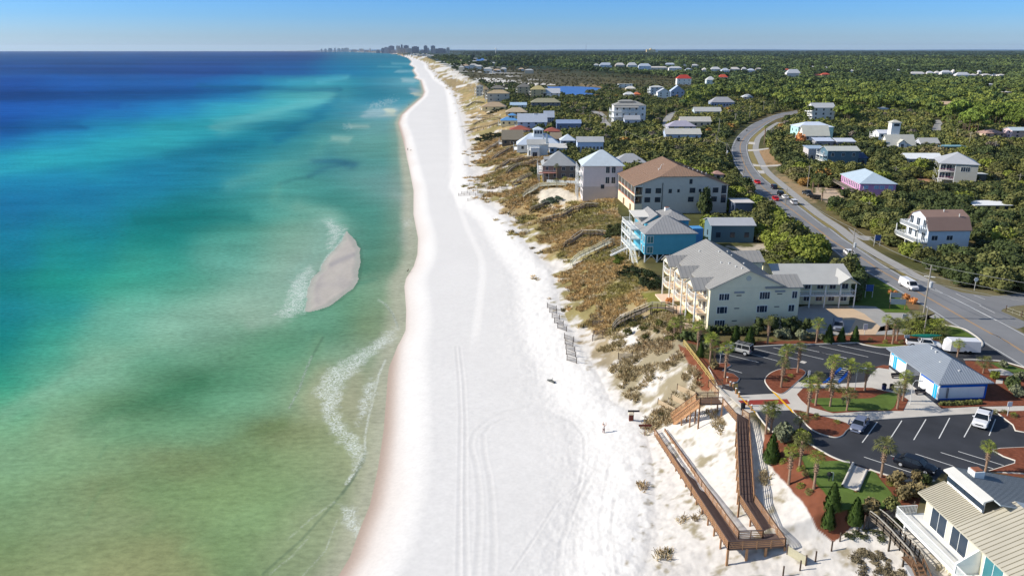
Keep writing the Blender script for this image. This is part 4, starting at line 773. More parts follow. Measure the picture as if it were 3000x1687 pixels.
hs('M',160,225,272,260,246,12,'hip',WH,(190,96,70),'red-brown roof beside the big white pinewood house',(1,1)); hs('M',458,540,322,312,300,12,'hip',(220,170,140),(204,112,84),'left of two orange roofs in the pinewood',(1,1)); hs('M',540,625,320,305,288,12,'hip',(220,170,140),(196,90,74),'right and redder of two orange roofs in the pinewood',(1,1)); hs('M',1742,1870,642,606,574,13,'gx',(200,180,150),(206,180,150),'tan gabled roof sunk in scrub woods',(1,2)); hs('M',1140,1222,674,662,646,9,'hip',(214,214,214),(206,206,206),'small pale roof showing above dark trees',(1,1))
# right of the highway
b_ = hs('I',1095,1425,255,78,8,12,'gx',WH,(186,188,190),'tall white house with stepped grey roofs right of the highway bend',(3,3),2,simple=False)
hs('I',888,1405,552,352,275,14,'hip',(176,214,208),(206,216,230),'aqua walled house behind the cream-roofed white one',(2,3)); hs('I',965,1350,606,478,326,9,'gx',(236,232,226),(208,206,190),'white house with broad cream-grey roof beside the copper coloured tree',(2,3),1,simple=False)
hs('I',1150,1418,640,550,508,7,'shed',(150,150,156),(196,206,224),'grey house with flat white metal roof, left of a matching pair',(1,2),simple=False); hs('I',1450,1726,640,558,514,7,'shed',(150,152,160),(206,212,222),'grey house with flat white metal roof, right of a matching pair',(1,3),simple=False)
b_ = hs('I',1030,1284,858,656,622,8,'shed',(196,190,190),(160,178,196),'white and grey garage house with open magenta-dark garage',(1,2),0); b_.walls((b_.W*.62,-.06,b_.W*.95,0), m=dark, z0=0, z1=3, name='garage_shade_panel')  # dark panel, its colour stands for the shade inside the open garage
b_ = hs('I',1300,1768,912,688,618,10,'gx',(92,118,132),(190,192,184),'slate blue house with white corner porches beside the scrub thicket',(2,3),2,simple=False)
hs('I',1752,1895,905,792,722,7,'shed',(88,114,132),(56,80,112),'low slate blue annex with dark blue roof',(1,1))
b_ = Bld('house','pink house with silvery hip roof, arched white porch windows and timber deck', zz('I',1780,1150)[0], zz('J',395,1158)[0], c1=zz('I',1515,1012)[0], ze=16.4, wall=(206,150,196), roof=(176,192,204), oh=.5); b_.walls(); b_.roof('hip', 3.2)
b_.grid('l', [.08,.17,.26,.35,.44,.53,.62,.71,.8,.9], [2.9], .9, 1.9); b_.grid('f', [.16,.46,.62,.86], [3.4], 1.5, 1.2, gm=mat('blind_glass', (150,180,220), .3)); b_.balcony('l', -1, b_.D+3, 2.5, 3, rail=wood_g, slab=wood_g); b_.posts('l', [-.8, 4, 8, b_.D+2.6], -1, 2.4, 3, m=wood_g)
b_ = Bld('house','grey three storey house with pale hip roof and stacked corner balconies', zz('J',970,860)[0], zz('J',1560,887)[0], c1=zz('J',870,782)[0], ze=20.2, wall=(164,164,158), roof=(176,178,182), oh=.5); b_.walls((b_.W*.42,0,b_.W,b_.D)); b_.walls((2,2.6,b_.W*.42,b_.D), name='recessed_wall'); b_.roof('hip', 3.6)
for z_ in (2.9, 6.0):
    b_.balcony('f', 0, b_.W*.42, z_, .1, y0=.1, rail=mat('magenta_rail', (170,90,120), .8)); b_.walls((0,0,b_.W*.42,2.7), m=trim, z0=z_-.25, z1=z_, name='balcony_floor'); b_.grid('f', [.12,.28], [z_+.2], 1.8, 2.1, y0=2.6)
for x_ in (.1, b_.W*.42): MB().box((x_, .1, 4.2), (.25,.25,10)).build('post', trim, b_.root, off=(0,0,0))
b_.win('f', b_.W*.62, 6.2, 1.6, 1.8); b_.win('f', b_.W*.74, 6.2, 1.4, 1.8); b_.grid('l', [.3,.6,.85], [1,4,7], 1, 1.4)
hs('J',1480,1655,1120,1018,1000,5,'flat',wood_g,(214,214,206),'open white pergola leaning on the grey three storey house',(0,0),name='pergola',cat='pergola')
b_ = hs('J',228,645,682,636,468,10,'gx',WH,(196,194,182),'white house with grey steep roof, gabled dormer and square lookout tower',(1,3),1); b_.walls((b_.W*.24,6,b_.W*.56,10), z0=b_.H, z1=b_.H+12, name='tower'); b_.roof('hip', 1.3, (b_.W*.24,6,b_.W*.56,10), b_.H+12, oh=.5, name='tower_roof'); b_.win('f', b_.W*.42, b_.H+10, 3, 1.4, y0=6, simple=True)
b_.walls((b_.W*.36,-.8,b_.W*.66,3), z0=0, z1=b_.H+1.6, name='dormer'); b_.roof('gy', 2, (b_.W*.36,-.8,b_.W*.66,4), b_.H+1.6, oh=.3, name='dormer_roof'); b_.win('f', b_.W*.5, b_.H-.6, 1.4, 1.9, y0=-.8)
hs('J',100,300,582,442,388,9,'gx',WH,(214,216,222),'white balcony wing left of the lookout tower house',(2,2),2); hs('J',706,986,640,596,514,9,'gx',(190,194,204),(180,180,176),'grey gabled cottage behind a palm clump',(1,3)); hs('J',956,1365,684,628,602,8,'flat',(60,96,106),(120,160,168),'long low teal house with flat roof and small porch canopy',(1,5)); hs('J',498,1020,905,800,718,9,'gx',(196,190,180),(238,240,240),'white-roofed bungalow with raised timber deck behind the grey house',(1,4),1,simple=False)
hs('J',1622,1915,492,456,392,11,'hip',(200,180,160),(178,148,136),'bungalow with pinkish brown hip roof at the wood edge',(1,3)); hs('J',1990,2330,502,402,352,11,'gx',(214,190,190),(190,204,214),'pale house at the picture edge with silver and pink roofs',(2,2)); hs('J',150,255,135,112,86,8,'hip',(220,220,220),(204,208,206),'small pale roof peeping out of the pines',(1,1))
hs('F',1640,2050,255,196,152,9,'flat',(226,214,130),(236,238,238),'yellow bungalow with flat white roof in the scrub',(1,4))
b_ = Bld('house','blue-white barn-roofed house with brown gambrel roof and white terraces', zz('F',1160,460)[0], zz('F',1628,455)[0], c1=zz('F',1010,362)[0], ze=17.2, wall=(206,214,224), roof=(146,120,108), oh=.3); b_.walls(); b_.roof('gambrel', 4.6)
b_.balcony('l', -.2, b_.D, 3.0, 3.2, solid=True); b_.balcony('l', 1, b_.D-1, 6.3, 2.6, solid=True); b_.posts('l', [0, b_.D/2, b_.D-.2], -1, 6, 3.1); b_.grid('l', [.2,.5,.8], [3.2,6.6], 1.6, 2); b_.grid('f', [.16,.52], [3.6], 1.6, 1.2); b_.vents([(6,b_.D/2-1,b_.H+4.4),(9,2.0,b_.H+3.6)])
hs('G',1592,1800,722,622,557,5,'hip',(226,210,206),(176,140,128),'little white pavilion with pinkish hip roof between the brown condo and highway',(1,1),name='pavilion',cat='pavilion')
hs('T',2078,2212,712,661,637,9,'gx',(96,122,136),(178,180,184),'long low grey-blue garage with grey roof behind the bright blue house',(1,3),name='garage',cat='garage'); b_ = hs('G',1940,2270,1310,1080,1062,8,'flat',(84,96,118),(214,206,200),'shaded blue-grey outbuilding with pale flat roof beside the highway hedge',(0,0),name='outbuilding',cat='outbuilding')
# motel wing behind the condominium
b_ = hs('T',2268,2494,893,822,772,13,'gx',(232,224,190),(182,182,178),'two storey cream lodge with long white gallery beside the condominium court',(2,6),0,oh=.4,simple=False); b_.balcony('f', .2, b_.W-.2, b_.H*.5, 2.4); b_.posts('f', [b_.W*k/5 for k in range(6)], -.5, b_.H, 2.4)
b_.roof('gy', 1.5, (b_.W*.78,-2.6,b_.W+.2,4), b_.H, oh=.4, name='porch_roof'); b_.roof('shed', .8, (0,-2.6,b_.W*.78,.2), b_.H-.1, oh=.2, wall=False, name='gallery_roof')
# ================================================================ the five large buildings
# --- cream condominium
b = Bld('condominium','cream three storey condominium with grey gabled roof and curved white balconies', zz('E',1005,718)[0], zz('E',1845,695)[0], c1=zz('E',640,352)[0], ze=19.6, wall=(232,224,196), roof=(156,154,150), oh=.45, cat='apartment block')
CW, CD = b.W, b.D; b.walls(); b.roof('gy', 3.6, rib=.9); b.vents([(CW*.42,4,b.H+2.9),(CW*.40,7,b.H+2.8),(CW*.34,9,b.H+2.4),(CW*.45,15,b.H+3.1),(CW*.28,20,b.H+2.0),(CW*.58,6,b.H+2.9),(CW*.56,12,b.H+3.0),(CW*.6,16,b.H+2.8),(CW*.45,2,b.H+3.1)])
RX = CW+3.2
for y0, y1 in ((0.0, 6.0), (CD-6.5, CD)):
    b.walls((CW-.5, y0+.02, RX, y1), z1=b.H-.03, name='wing_wall'); o = b.roof('gx', 1.7, (CW-3.6, y0, RX, y1), b.H-.05, oh=.42, name='wing_roof', wall=True, rib=.9)
sx_ = lambda x: (x-1010)/(1950-1010)*RX
wz = {780: 6.25, 930: 3.55, 1072: .85}
for zx, zy, w, h, n in ((1130,780,.9,1.25,1),(1184,780,.9,1.25,1),(1553,780,.95,1.4,1),(1606,780,.95,1.4,1),(1893,780,.95,1.35,1),(1120,930,1.0,1.3,1),(1170,930,1.0,1.3,1),(1537,930,1.0,1.3,1),(1590,930,1.0,1.3,1),(1873,930,1.1,1.3,1),(1105,1072,.9,1.25,1),(1158,1072,.9,1.25,1),(1522,1072,.9,1.25,1),(1576,1072,.9,1.25,1),(1856,1072,.95,1.25,1)):
    b.win('f', sx_(zx), wz[zy], w, h)
for zx, z_ in ((1310,7.0),(1298,4.4),(1284,1.85),(1735,7.1),(1718,4.5),(1702,1.9)): b.win('f', sx_(zx), z_, 1.0, .16, simple=True, name='wall_vent')
for zx in (1310, 1735): MB().box((sx_(zx), -.12, 7.75), (2.0, .24, .3)).build('window_hood', wm_((150,154,158)), b.root, off=(0,0,0))
MB().lathe((0,0,0), [(.5,0),(.5,.08),(.34,.1)], 14).build('round_vent', wm_((190,192,186)), b.root, off=(0,0,0)).matrix_local = Matrix.Translation((CW*.5, -.02, b.H+1.9)) @ Matrix.Rotation(math.pi/2, 4, 'X')
for k, yc in enumerate((CD*.16, CD*.5, CD*.84)):
    y0, y1 = yc-2.7, yc+2.7
    b.roof('gx', 1.7, (-2.6, y0, 3.2, y1), b.H-.55, oh=.35, name='bay_roof', wall=True, rib=.9)
    for z_ in (3.05, 5.95):
        arc = [(0, y1), (-1.7, y1), (-2.6, yc+1.5), (-2.75, yc), (-2.6, yc-1.5), (-1.7, y0), (0, y0)]
        s_ = MB().hexa([(x, y, z_-.3) for x, y in arc], [(x, y, z_) for x, y in arc]).build('balcony', wm_((236,206,170)), b.root, off=(0,0,0)); r = MB()
        for a, e in zip(arc, arc[1:]):
            A, E_ = Vector((*a, z_)), Vector((*e, z_)); r.beam(A+Vector((0,0,1.05)), E_+Vector((0,0,1.05)), .1, .08); r.beam(A+Vector((0,0,.1)), E_+Vector((0,0,.1)), .07); n_ = max(2, int((E_-A).length/.22))
            for i in range(n_+1): p = A.lerp(E_, i/n_); r.beam(p, p+Vector((0,0,1.05)), .045)
        r.build('railing', trim, s_, off=(0,0,0))
        b.win('l', yc-1.2, z_+.1, 1.6, 2.1); b.win('l', yc+1.2, z_+.1, 1.2, 2.1)
    b.win('l', yc-1.0, .2, 1.8, 2.1)
    for y in (y0+.1, y1-.1): MB().box((-2.4, y, b.H/2-.7), (.24,.24,b.H+.4)).build('post', trim, b.root, off=(0,0,0))
    MB().hexa([(-4,y0,-.4),(0,y0,-.4),(0,y1,-.4),(-4,y1,-.4)], [(-4,y0,.15),(0,y0,.15),(0,y1,.15),(-4,y1,.15)]).build('patio', wm_((226,200,176)), b.root, off=(0,0,0))
EXCL.append([(p.x, p.y) for p in pz('E',700,800,1000,1180,1950,1110,1950,700,1000,250,560,420)])
# --- bright blue house on stilts
zg = 10.2
b = Bld('house','bright blue beach house on white stilts with grey hip roof and white seaward decks', zz('E',318,132)[0], zz('E',892,122)[0], dep=13.5, ze=18.6, zg=zg, wall=(84,160,184), roof=(158,157,156), oh=.4, z0=2.9); b.walls(z0=2.9); b.roof('hip', 3.4, rib=.8)
for u in (.055,): b.win('f', b.W*u+.6, 6.0, 1.5, 1.7, gm=glass2); b.win('f', b.W*u+.6, 3.4, 1.4, 1.6, gm=glass2)
for y in (1.0, 3.6): b.win('l', y, 6.0, 1.0, 1.7); b.win('l', y, 3.3, 1.0, 1.6)
for i in range(5):
    for j in range(3): MB().box((.2+i*(b.W-.4)/4, .2+j*(b.D-.4)/2, .7), (.3,.3,4.4)).build('stilt', trim, b.root, off=(0,0,0))
for i in range(4): x = .2+i*(b.W-.4)/4; w_ = (b.W-.4)/4; MB().beam((x, .1, 1.0), (x+w_*.5, .1, 2.8), .12).beam((x+w_, .1, 1.0), (x+w_*.5, .1, 2.8), .12).build('brace', trim, b.root, off=(0,0,0))
b.walls((1.2, 5.2, b.W*.55, b.D+4), z0=2.9, z1=b.H+1.2, name='upper_wall'); b.roof('gy', 2.6, (1.2, 7, b.W*.62, b.D+4.5), b.H+1.0, name='upper_roof', rib=.8)
b.walls((b.W*.55, 9, b.W+.6, b.D+7), z0=0, z1=b.H+1.5, name='rear_wall'); b.roof('hip', 1.8, (b.W*.5, 9, b.W+.6, b.D+7), b.H+1.5, name='rear_roof', rib=.8); b.chimney(b.W*.72, 15.5, b.H+2.2, 1.2, 1.2, 1.4)
b.walls((b.W+.6, 5, b.W+3.4, 8.5), z0=-1, z1=b.H, name='stair_tower', m=wm_((84,150,204)))
for z_ in (2.9, 5.8): b.balcony('l', 5.4, b.D+4, z_, 2.6, balus=.22)
b.walls((-2.6, 5.4, 1.2, 13.8), z0=b.H-.3, z1=b.H-.1, m=trim, name='roof_deck'); b.balcony('l', 5.4, b.D+3.6, b.H-.05, 2.6, balus=.22); b.posts('l', [5.6, 9, 12.4, b.D+3.8], -1.5, b.H, 2.6)
b.roof('shed', .5, (-.8, 9.2, 3.2, 15.6), b.H+2.5, m=wm_((226,222,212)), oh=.2, wall=False, name='deck_canopy')
for x, y in ((-.7, 9.3), (-.7, 15.4)): MB().box((x, y, b.H+1.2), (.14,.14,2.6)).build('post', trim, b.root, off=(0,0,0))
st = MB()
for sgn in (0, 1.2):
    st.beam((-3.0-sgn*.0, 7+sgn, 2.9), (-7.2, 7+sgn, 5.2-2.3-2.0), .12, .28); st.beam((-3.0, 7+sgn, 3.9), (-7.2, 7+sgn, 1.9), .08)
for i in range(12): f = i/11; st.box((-3.0-4.2*f, 7.6, 2.9-2.0*f), (.32, 1.1, .05))
for sgn in (0, 1.1): st.beam((-2.4, 5.2-sgn*0+0, 2.9), (-1.0, 1.0, -.2), .1, .25)
st.build('stair', trim, b.root, off=(0,0,0)); st = MB()
for x in (-2.6, -1.5): st.beam((x, 5.2, 2.9), (x, .6, -.6), .1, .28); st.beam((x, 5.2, 3.9), (x, .6, .4), .08)
for i in range(11): f = i/10; st.box((-2.05, 5.2-4.6*f, 2.9-3.5*f), (1.0, .3, .05))
st.build('stair', trim, b.root, off=(0,0,0))
EXCL.append([(p.x, p.y) for p in pz('E',150,400,300,520,600,500,900,250,1010,0,600,-200,100,-100)])
# --- brown-roofed condominium
b = Bld('condominium','grey condominium with long brown metal roof, screened gallery and bronze windows', zz('G',320,815)[0], zz('G',1890,797)[0], c1=zz('G',8,600)[0], ze=20.3, wall=(202,196,188), roof=(152,124,104), oh=.5, cat='apartment block')
BW, BD = b.W, b.D; b.walls((2.6, 0, BW, BD)); b.roof('jerk', 6.0, clip=.52, rib=.9); fr = mat('bronze_frame', (50,46,44), .5); sw = mat('screen_mesh', (84,80,74), .8, .3, 1.2); cream = wm_((236,216,184)); red = wm_((176,112,92))
for z_ in (3.3, 6.3):
    b.walls((0,0,2.7,BD), z0=z_-.45, z1=z_, m=cream, name='gallery_floor'); MB().box((.06, BD/2, z_+.12), (.1, BD, .5)).build('railing', red, b.root, off=(0,0,0))
    for k in range(5): MB().box((.1, BD*(k+.5)/5, z_+1.55), (.03, BD/5-.3, 2.4)).build('screen', sw, b.root, off=(0,0,0))
b.walls((0,0,2.7,BD), z1=2.85, m=cream, name='ground_storey'); MB().box((1.35, BD/2, b.H-.15), (2.7, BD, .3)).build('fascia', trim, b.root, off=(0,0,0))
for k in range(6): MB().box((.06, .1+(BD-.2)*k/5, b.H/2+1.4), (.2,.2,b.H-3.2)).build('post', trim, b.root, off=(0,0,0))
for k in (.22, .62): b.win('l', BD*k, .05, 2.4, 2.3, fr=cream, gm=mat('garage_shade', (120,96,72)), name='garage_opening', y0=-.02)
fx = lambda x: (x-330)/(1850-330)*BW
for zx in (545, 712, 1268, 1648): b.win('f', fx(zx), 6.9, 1.7, 1.5, fr=fr)
for zx in (905,): b.win('f', fx(zx), 6.9, .9, 1.2, fr=fr)
for zx in (1040, 1392): b.win('f', fx(zx), 7.1, .6, .9, fr=fr)
for zx in (538, 706, 1250, 1634): b.win('f', fx(zx), 3.9, 1.7, 1.5, fr=fr)
b.win('f', fx(1234), 9.9, .8, 1.4, fr=fr); MB().box((fx(778), -.06, 5), (.16,.12,10.4)).build('downpipe', fr, b.root, off=(0,0,0))
for z_ in (3.5, 6.6): b.win('f', BW-1.3, z_, 1.5, 2.5, fr=fr, name='corner_loggia')
b.vents([(BW*.44-k*.8, BD*.5+math.sin(k)*2-k*.6, b.H+4.6-k*.15) for k in range(6)]+[(BW*(.6+.05*k), BD*.35, b.H+4.4-.45*k) for k in range(6)], .14, .6)
EXCL.append([(p.x, p.y) for p in pz('G',230,1290,340,1200,1850,1449,1900,1300,1400,900,800,600,0,760)])
# --- restroom pavilion of the car park
b = Bld('restroom_building','white restroom pavilion with bright blue band and ribbed silver hip roof', zz('B',1270,818)[0], zz('B',1860,800)[0], c1=zz('B',692,430)[0], ze=14.0, wall=(236,236,238), roof=(142,150,160), oh=.75, cat='restroom')
blue = wm_((16,92,190)); cy = wm_((20,166,230)); RW, RD = b.W, b.D
b.walls((0,0,RW,RD*.36), m=None, z0=-.3); b.walls((0,RD*.66,RW,RD), z0=-.3, name='wall'); b.walls((2.6,RD*.36,RW,RD*.66), z0=-.3, name='recessed_wall')
b.walls((-.06,-.06,RW+.06,RD*.36), m=blue, z0=2.1, z1=2.92, name='blue_band'); b.walls((-.06,RD*.66,RW+.06,RD+.06), m=cy, z0=2.1, z1=2.92, name='blue_band')
b.roof('hip', 2.4, rib=.42)
for y in (.9,): b.win('l', y, 0, 1.0, 2.25, fr=trim, gm=cy, name='door')
b.win('l', RD-1.4, 0, 1.0, 2.25, fr=trim, gm=cy, name='door'); b.win('l', RD*.52, 1.0, 1.2, 1.2, fr=mat('dark_board', (60,62,64)), gm=mat('dark_board', (60,62,64)), name='notice_board', y0=2.6)
for x, y in ((-.05,-.05), (RW+.05,-.05), (-.05,RD*.36), (-.05,RD*.66), (-.05,RD+.05)): MB().box((x, y, 1.3), (.2,.2,3.0)).build('corner_post', blue if x > 0 else trim, b.root, off=(0,0,0))
b.walls((-.05,-.1,RW+.05,0), m=blue, z0=-.05, z1=.18, name='plinth'); MB().box((1.3,-.2,1.2), (.16,.2,1.7)).build('meter_box', mat('grey_meter', (110,112,118)), b.root, off=(0,0,0))
b.vents([(RW*.3, RD*.3, b.H+1.3), (RW*.42, RD*.5, b.H+2.0), (RW*.44, RD*.6, b.H+2.1), (RW*.5, 1.5, b.H+.9)], .12, .4)
EXCL.append([(p.x, p.y) for p in P11('B',600,400,1300,380,2000,700,2000,1050,1250,1080)])
# --- gabled house at the near right corner
q0, q1 = at(*zz('D',990,628)[0], 15.0), at(*zz('D',1780,1352)[0], 15.0)
b = Bld.__new__(Bld); dv = q0-q1; b.yaw = math.atan2(dv.y, dv.x)-math.pi/2      # local y runs inland-up the picture along the eave
Ln = 26.0; o_ = q0-dv.normalized()*Ln
cY = mat('cream_seam_roof', (180,174,158), .5, .08, .4, .3); gR = mat('grey_seam_roof', (172,180,184), .5, .05, .4, .3); hw = wm_((222,212,182))
b.init('house','cream beach house with broad seamed roofs, clerestory windows and white balconies at the near corner', (o_.x, o_.y), 17.5, Ln, 6.4, 8.6, hw, cY, .5, 'house', None, None)
HL = b.D; b.walls()
# roof planes: cream slope up from the eave, clerestory step, grey slope falling inland; a cross gable nearer the viewer
def plane(pts, m, name, th=.16, par=None):
    n = (Vector(pts[1])-Vector(pts[0])).cross(Vector(pts[2])-Vector(pts[0])); pts = pts if n.z > 0 else pts[::-1]
    return MB().hexa([(x, y, z-th) for x, y, z in pts], pts).build(name, m, par or b.root, off=(0,0,0))
def seams(a0, a1, b0, b1, n, m, par):   # ribs from eave line a0-a1 to ridge line b0-b1
    r = MB()
    for i in range(n): f = (i+.5)/n; r.beam(Vector(a0).lerp(Vector(a1), f)+Vector((0,0,.03)), Vector(b0).lerp(Vector(b1), f)+Vector((0,0,.03)), .05, .07)
    r.build('seam', m, par, off=(0,0,0))
e0, z0_ = -.9, b.H; cl = 2.1; zc = z0_+1.3; Lq = (q0-q1).length; yA, yB = HL-.46*Lq, HL+.5; print('NEAR', Lq, HL, yA)
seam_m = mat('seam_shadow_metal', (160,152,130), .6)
p1 = plane([(e0,yA,z0_),(e0,yB,z0_),(cl,yB,zc),(cl,yA,zc)], cY, 'roof'); seams((e0,yA,z0_),(e0,yB,z0_),(cl,yA,zc),(cl,yB,zc), 22, seam_m, p1)
MB().hexa([(cl,yA+.3,zc-.2),(cl+.25,yA+.3,zc-.2),(cl+.25,HL,zc-.2),(cl,HL,zc-.2)], [(cl,yA+.3,zc+1.25),(cl+.25,yA+.3,zc+1.25),(cl+.25,HL,zc+1.25),(cl,HL,zc+1.25)]).build('clerestory_wall', trim, b.root, off=(0,0,0))
for k in range(4): b.win('l', yA+(HL-yA)*(k+.5)/4, zc+.35, 1.5, .6, y0=cl-.02, name='clerestory_window', simple=True)
p2 = plane([(cl-.25,yA,zc+1.42),(cl-.25,HL+.6,zc+1.42),(cl+.9,HL+.6,zc+1.75),(cl+.9,yA,zc+1.75)], wm_((214,212,204)), 'clerestory_roof')
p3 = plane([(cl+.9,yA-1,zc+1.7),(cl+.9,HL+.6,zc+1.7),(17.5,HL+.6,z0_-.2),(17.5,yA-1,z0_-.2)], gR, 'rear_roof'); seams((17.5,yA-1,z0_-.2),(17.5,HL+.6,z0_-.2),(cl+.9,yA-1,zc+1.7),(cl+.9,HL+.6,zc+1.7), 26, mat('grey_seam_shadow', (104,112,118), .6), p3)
p4 = plane([(e0,-.6,z0_),(e0,yA,z0_),(5.4,yA,z0_+2.7),(5.4,-.6,z0_+2.7)], cY, 'roof'); seams((e0,-.6,z0_),(e0,yA,z0_),(5.4,-.6,z0_+2.7),(5.4,yA,z0_+2.7), 34, seam_m, p4)
p5 = plane([(5.4,-.6,z0_+2.7),(5.4,yA,z0_+2.7),(17.5,yA,z0_-.6),(17.5,-.6,z0_-.6)], gR, 'roof')
b.walls((cl+.9,yA,8,HL-.05), z0=z0_-.5, z1=z0_+1.0, name='inner_wall'); MB().q((0,HL-.01,z0_-.1),(cl,HL-.01,zc-.2),(cl+.8,HL-.01,zc+1.3),(15.5,HL-.01,z0_)).build('gable_wall', hw, b.root, off=(0,0,0))
MB().hexa([(0,yA-.12,z0_-.2),(5.4,yA-.12,z0_-.2),(5.4,yA,z0_-.2),(0,yA,z0_-.2)], [(0,yA-.12,z0_+.2),(5.4,yA-.12,z0_+2.55),(5.4,yA,z0_+2.55),(0,yA,z0_+.2)]).build('gable_wall', hw, b.root, off=(0,0,0))
b.chimney(cl+2.6, HL-.9, zc+1.1, 1.2, 1.2, 1.0, m=wm_((216,220,220)))
b.vents([(11, HL-8, z0_+2.9), (13, HL-3, z0_+1.8)], .1, .35)
for k, y in enumerate((HL-2.6, HL-6.2, HL-11.6, HL-15.2, HL-19)):
    b.win('l', y, 3.1, 2.6, 2.6, gm=glass2 if k > 1 else glass, name='glass_door')
for y in (HL-2.0, HL-4.4, HL-8): b.win('l', y, .4, 1.7, 1.9)
for y0, y1 in ((HL-9.4, HL+1.4), (HL-18, HL-9.6), (HL-26, HL-18.2)): b.balcony('l', y0, y1, 2.9, 2.5, balus=.17, h=1.1)
b.walls((0,HL,1.5,HL+1.4), m=trim, z0=2.68, z1=2.9, name='balcony_floor')
for y in (HL-9.5, HL-18.1): MB().hexa([(-2.6,y-.12,2.7),(0,y-.12,2.7),(0,y+.12,2.7),(-2.6,y+.12,2.7)], [(-2.6,y-.12,4.2),(0,y-.12,5.9),(0,y+.12,5.9),(-2.6,y+.12,4.2)]).build('party_wall', trim, b.root, off=(0,0,0))
b.posts('l', [HL-.3, HL-9.4, HL-18], -3, 2.8, 2.4, w=.22)
lat = MB()
for k in range(26):
    y = HL-.4-k*.5; lat.beam((-.12, y, -1.6), (-.12, y-.9, .2), .05)
lat.build('lattice', trim, b.root, off=(0,0,0))
st = MB()
for x in (-3.2, -4.4): st.beam((x, HL-5.5, .9), (x, HL-8.6, -.9), .1, .25); st.beam((x, HL-5.5, 1.9), (x, HL-8.6, .1), .1); st.beam((x, HL-5.5, .9), (x, HL-5.5, 1.9), .1); st.beam((x, HL-8.6, -1.6), (x, HL-8.6, .1), .1); st.beam((x, HL-7, -1.5), (x, HL-7, 1), .1)
for k in range(9): f = k/8; st.box((-3.8, HL-5.5-3.1*f, .9-1.8*f), (1.2,.3,.06))
st.box((-3.8, HL-4.6, .9), (1.4,1.8,.1)); st.beam((-4.5, HL-3.7, .9), (-4.5, HL-5.5, .9), .1); st.beam((-4.5, HL-3.7, 1.9), (-4.5, HL-5.5, 1.9), .1); st.build('side_stair', mat('brown_timber', (120,92,70), .9, .15, 2), b.root, off=(0,0,0))
NEAR = b
tag(MB().hexa(*[[(p.x, p.y, zq) for p in [at(*q, 8.2) for q in zz('D',700,1132,950,1118,1250,1400,1500,1700,1050,1700)]] for zq in (6.5, 8.2)]).build('deck_slab', mat('grey_deck', (176,178,182), .85, .05, .5)), kind='structure')
EXCL.append([(p.x, p.y) for p in [at(*q, 8.6) for q in zz('D',700,1120,900,1050,1000,600,1250,350,2300,380,2300,1900,1000,1900)]])
# ================================================================ boardwalks, stairs, fences
tmb = mat('tan_timber', (178,136,100), .85, .16, 2.0); tmd = mat('brown_decking', (96,80,74), .85, .14, 2.0); gry = mat('weathered_timber', (120,110,98), .9, .18, 2.0); pal = mat('pale_timber', (196,194,176), .85, .1, 2.0); grd = mat('dark_weathered_timber', (84,76,68), .9, .18, 2.0)
def rail(pts, h, par, m, gap=2.0, boards=4, cap=tmd, name='railing', thick=.05):
    b = MB(); P = [Vector(p) for p in pts]
    for a, c in zip(P, P[1:]):
        n = max(1, round((c-a).length/gap))
        for i in range(n+1): p = a.lerp(c, i/n); b.beam(p-Vector((0,0,.25)), p+Vector((0,0,h)), .11)
        for k in range(boards): z = h*(k+.55)/(boards+.3); b.beam(a+Vector((0,0,z)), c+Vector((0,0,z)), thick, .085 if boards > 2 else .09)
    o = b.build(name, m, par); c_ = MB()
    for a, c in zip(P, P[1:]): c_.beam(a+Vector((0,0,h)), c+Vector((0,0,h)), .15, .05)
    c_.build('handrail', cap, o); return o
def deckstrip(par, L_, R_, m, name='deck', th=.2):
    n = len(L_); V = [tuple(p) for p in L_]+[tuple(p) for p in R_]; b = MB()
    for i in range(n-1): b.hexa([Vector(q)-Vector((0,0,th)) for q in (L_[i], R_[i], R_[i+1], L_[i+1])], [L_[i], R_[i], R_[i+1], L_[i+1]])
    return b.build(name, m, par)
POSTME = None
def posts_to_ground(par, pts, m, step=2.2, w=.2, off=rloc):
    for a, c in zip(pts, pts[1:]):
        a = Vector(a); c = Vector(c); n = max(1, int((c-a).length/step))
        for i in range(n+1):
            p = a.lerp(c, i/n); g_ = float(hgt(p.x, p.y))-.3
            if p.z-g_ > .7:
                me = cached(('post', m.name, w), lambda: mesh_only(MB().box((0,0,.5), (w,w,1)), m)); o = D.objects.new('support_post', me); COL.objects.link(o); o.parent = par
                o.location = Vector((p.x, p.y, g_))-rloc(par); o.scale = (1, 1, p.z-.05-g_)
    return
def r_at(k, x, y, z, h=1.1): p = at(*zz(k, x, y)[0], z+h); p.z = z; return p
# big access ramp
ZA, ZB, ZC, ZD = 3.5, 7.0, 8.8, 11.1
Lw = [r_at('C',60,15,ZA), r_at('C',420,560,(ZA+ZB)/2), r_at('C',780,1110,ZB)]; Rw = [r_at('C',158,15,ZA), r_at('C',520,520,(ZA+ZB)/2), r_at('C',880,1010,ZB)]
rp_ = root('beach_access_ramp', (Lw[2].x, Lw[2].y, 4), 'long brown timber access ramp doubling back over the sand with slatted rails', 'boardwalk')
Pa, Pb = r_at('C',1115,1000,ZB), r_at('C',1335,1080,ZB)
Le = [Pa, r_at('C',890,650,ZC), r_at('C',862,0,10.6), r_at('A',945,1140,10.9), r_at('A',795,965,ZD)]
Re = [Pb, r_at('C',1032,655,ZC), r_at('C',985,0,10.6), r_at('A',1073,1125,11.0), r_at('A',1000,1078,ZD)]
deckstrip(rp_, Lw, Rw, tmd); deckstrip(rp_, [Lw[2], Rw[2]], [Pb, Pa], tmd, 'turn_platform'); deckstrip(rp_, Le, Re, tmd)
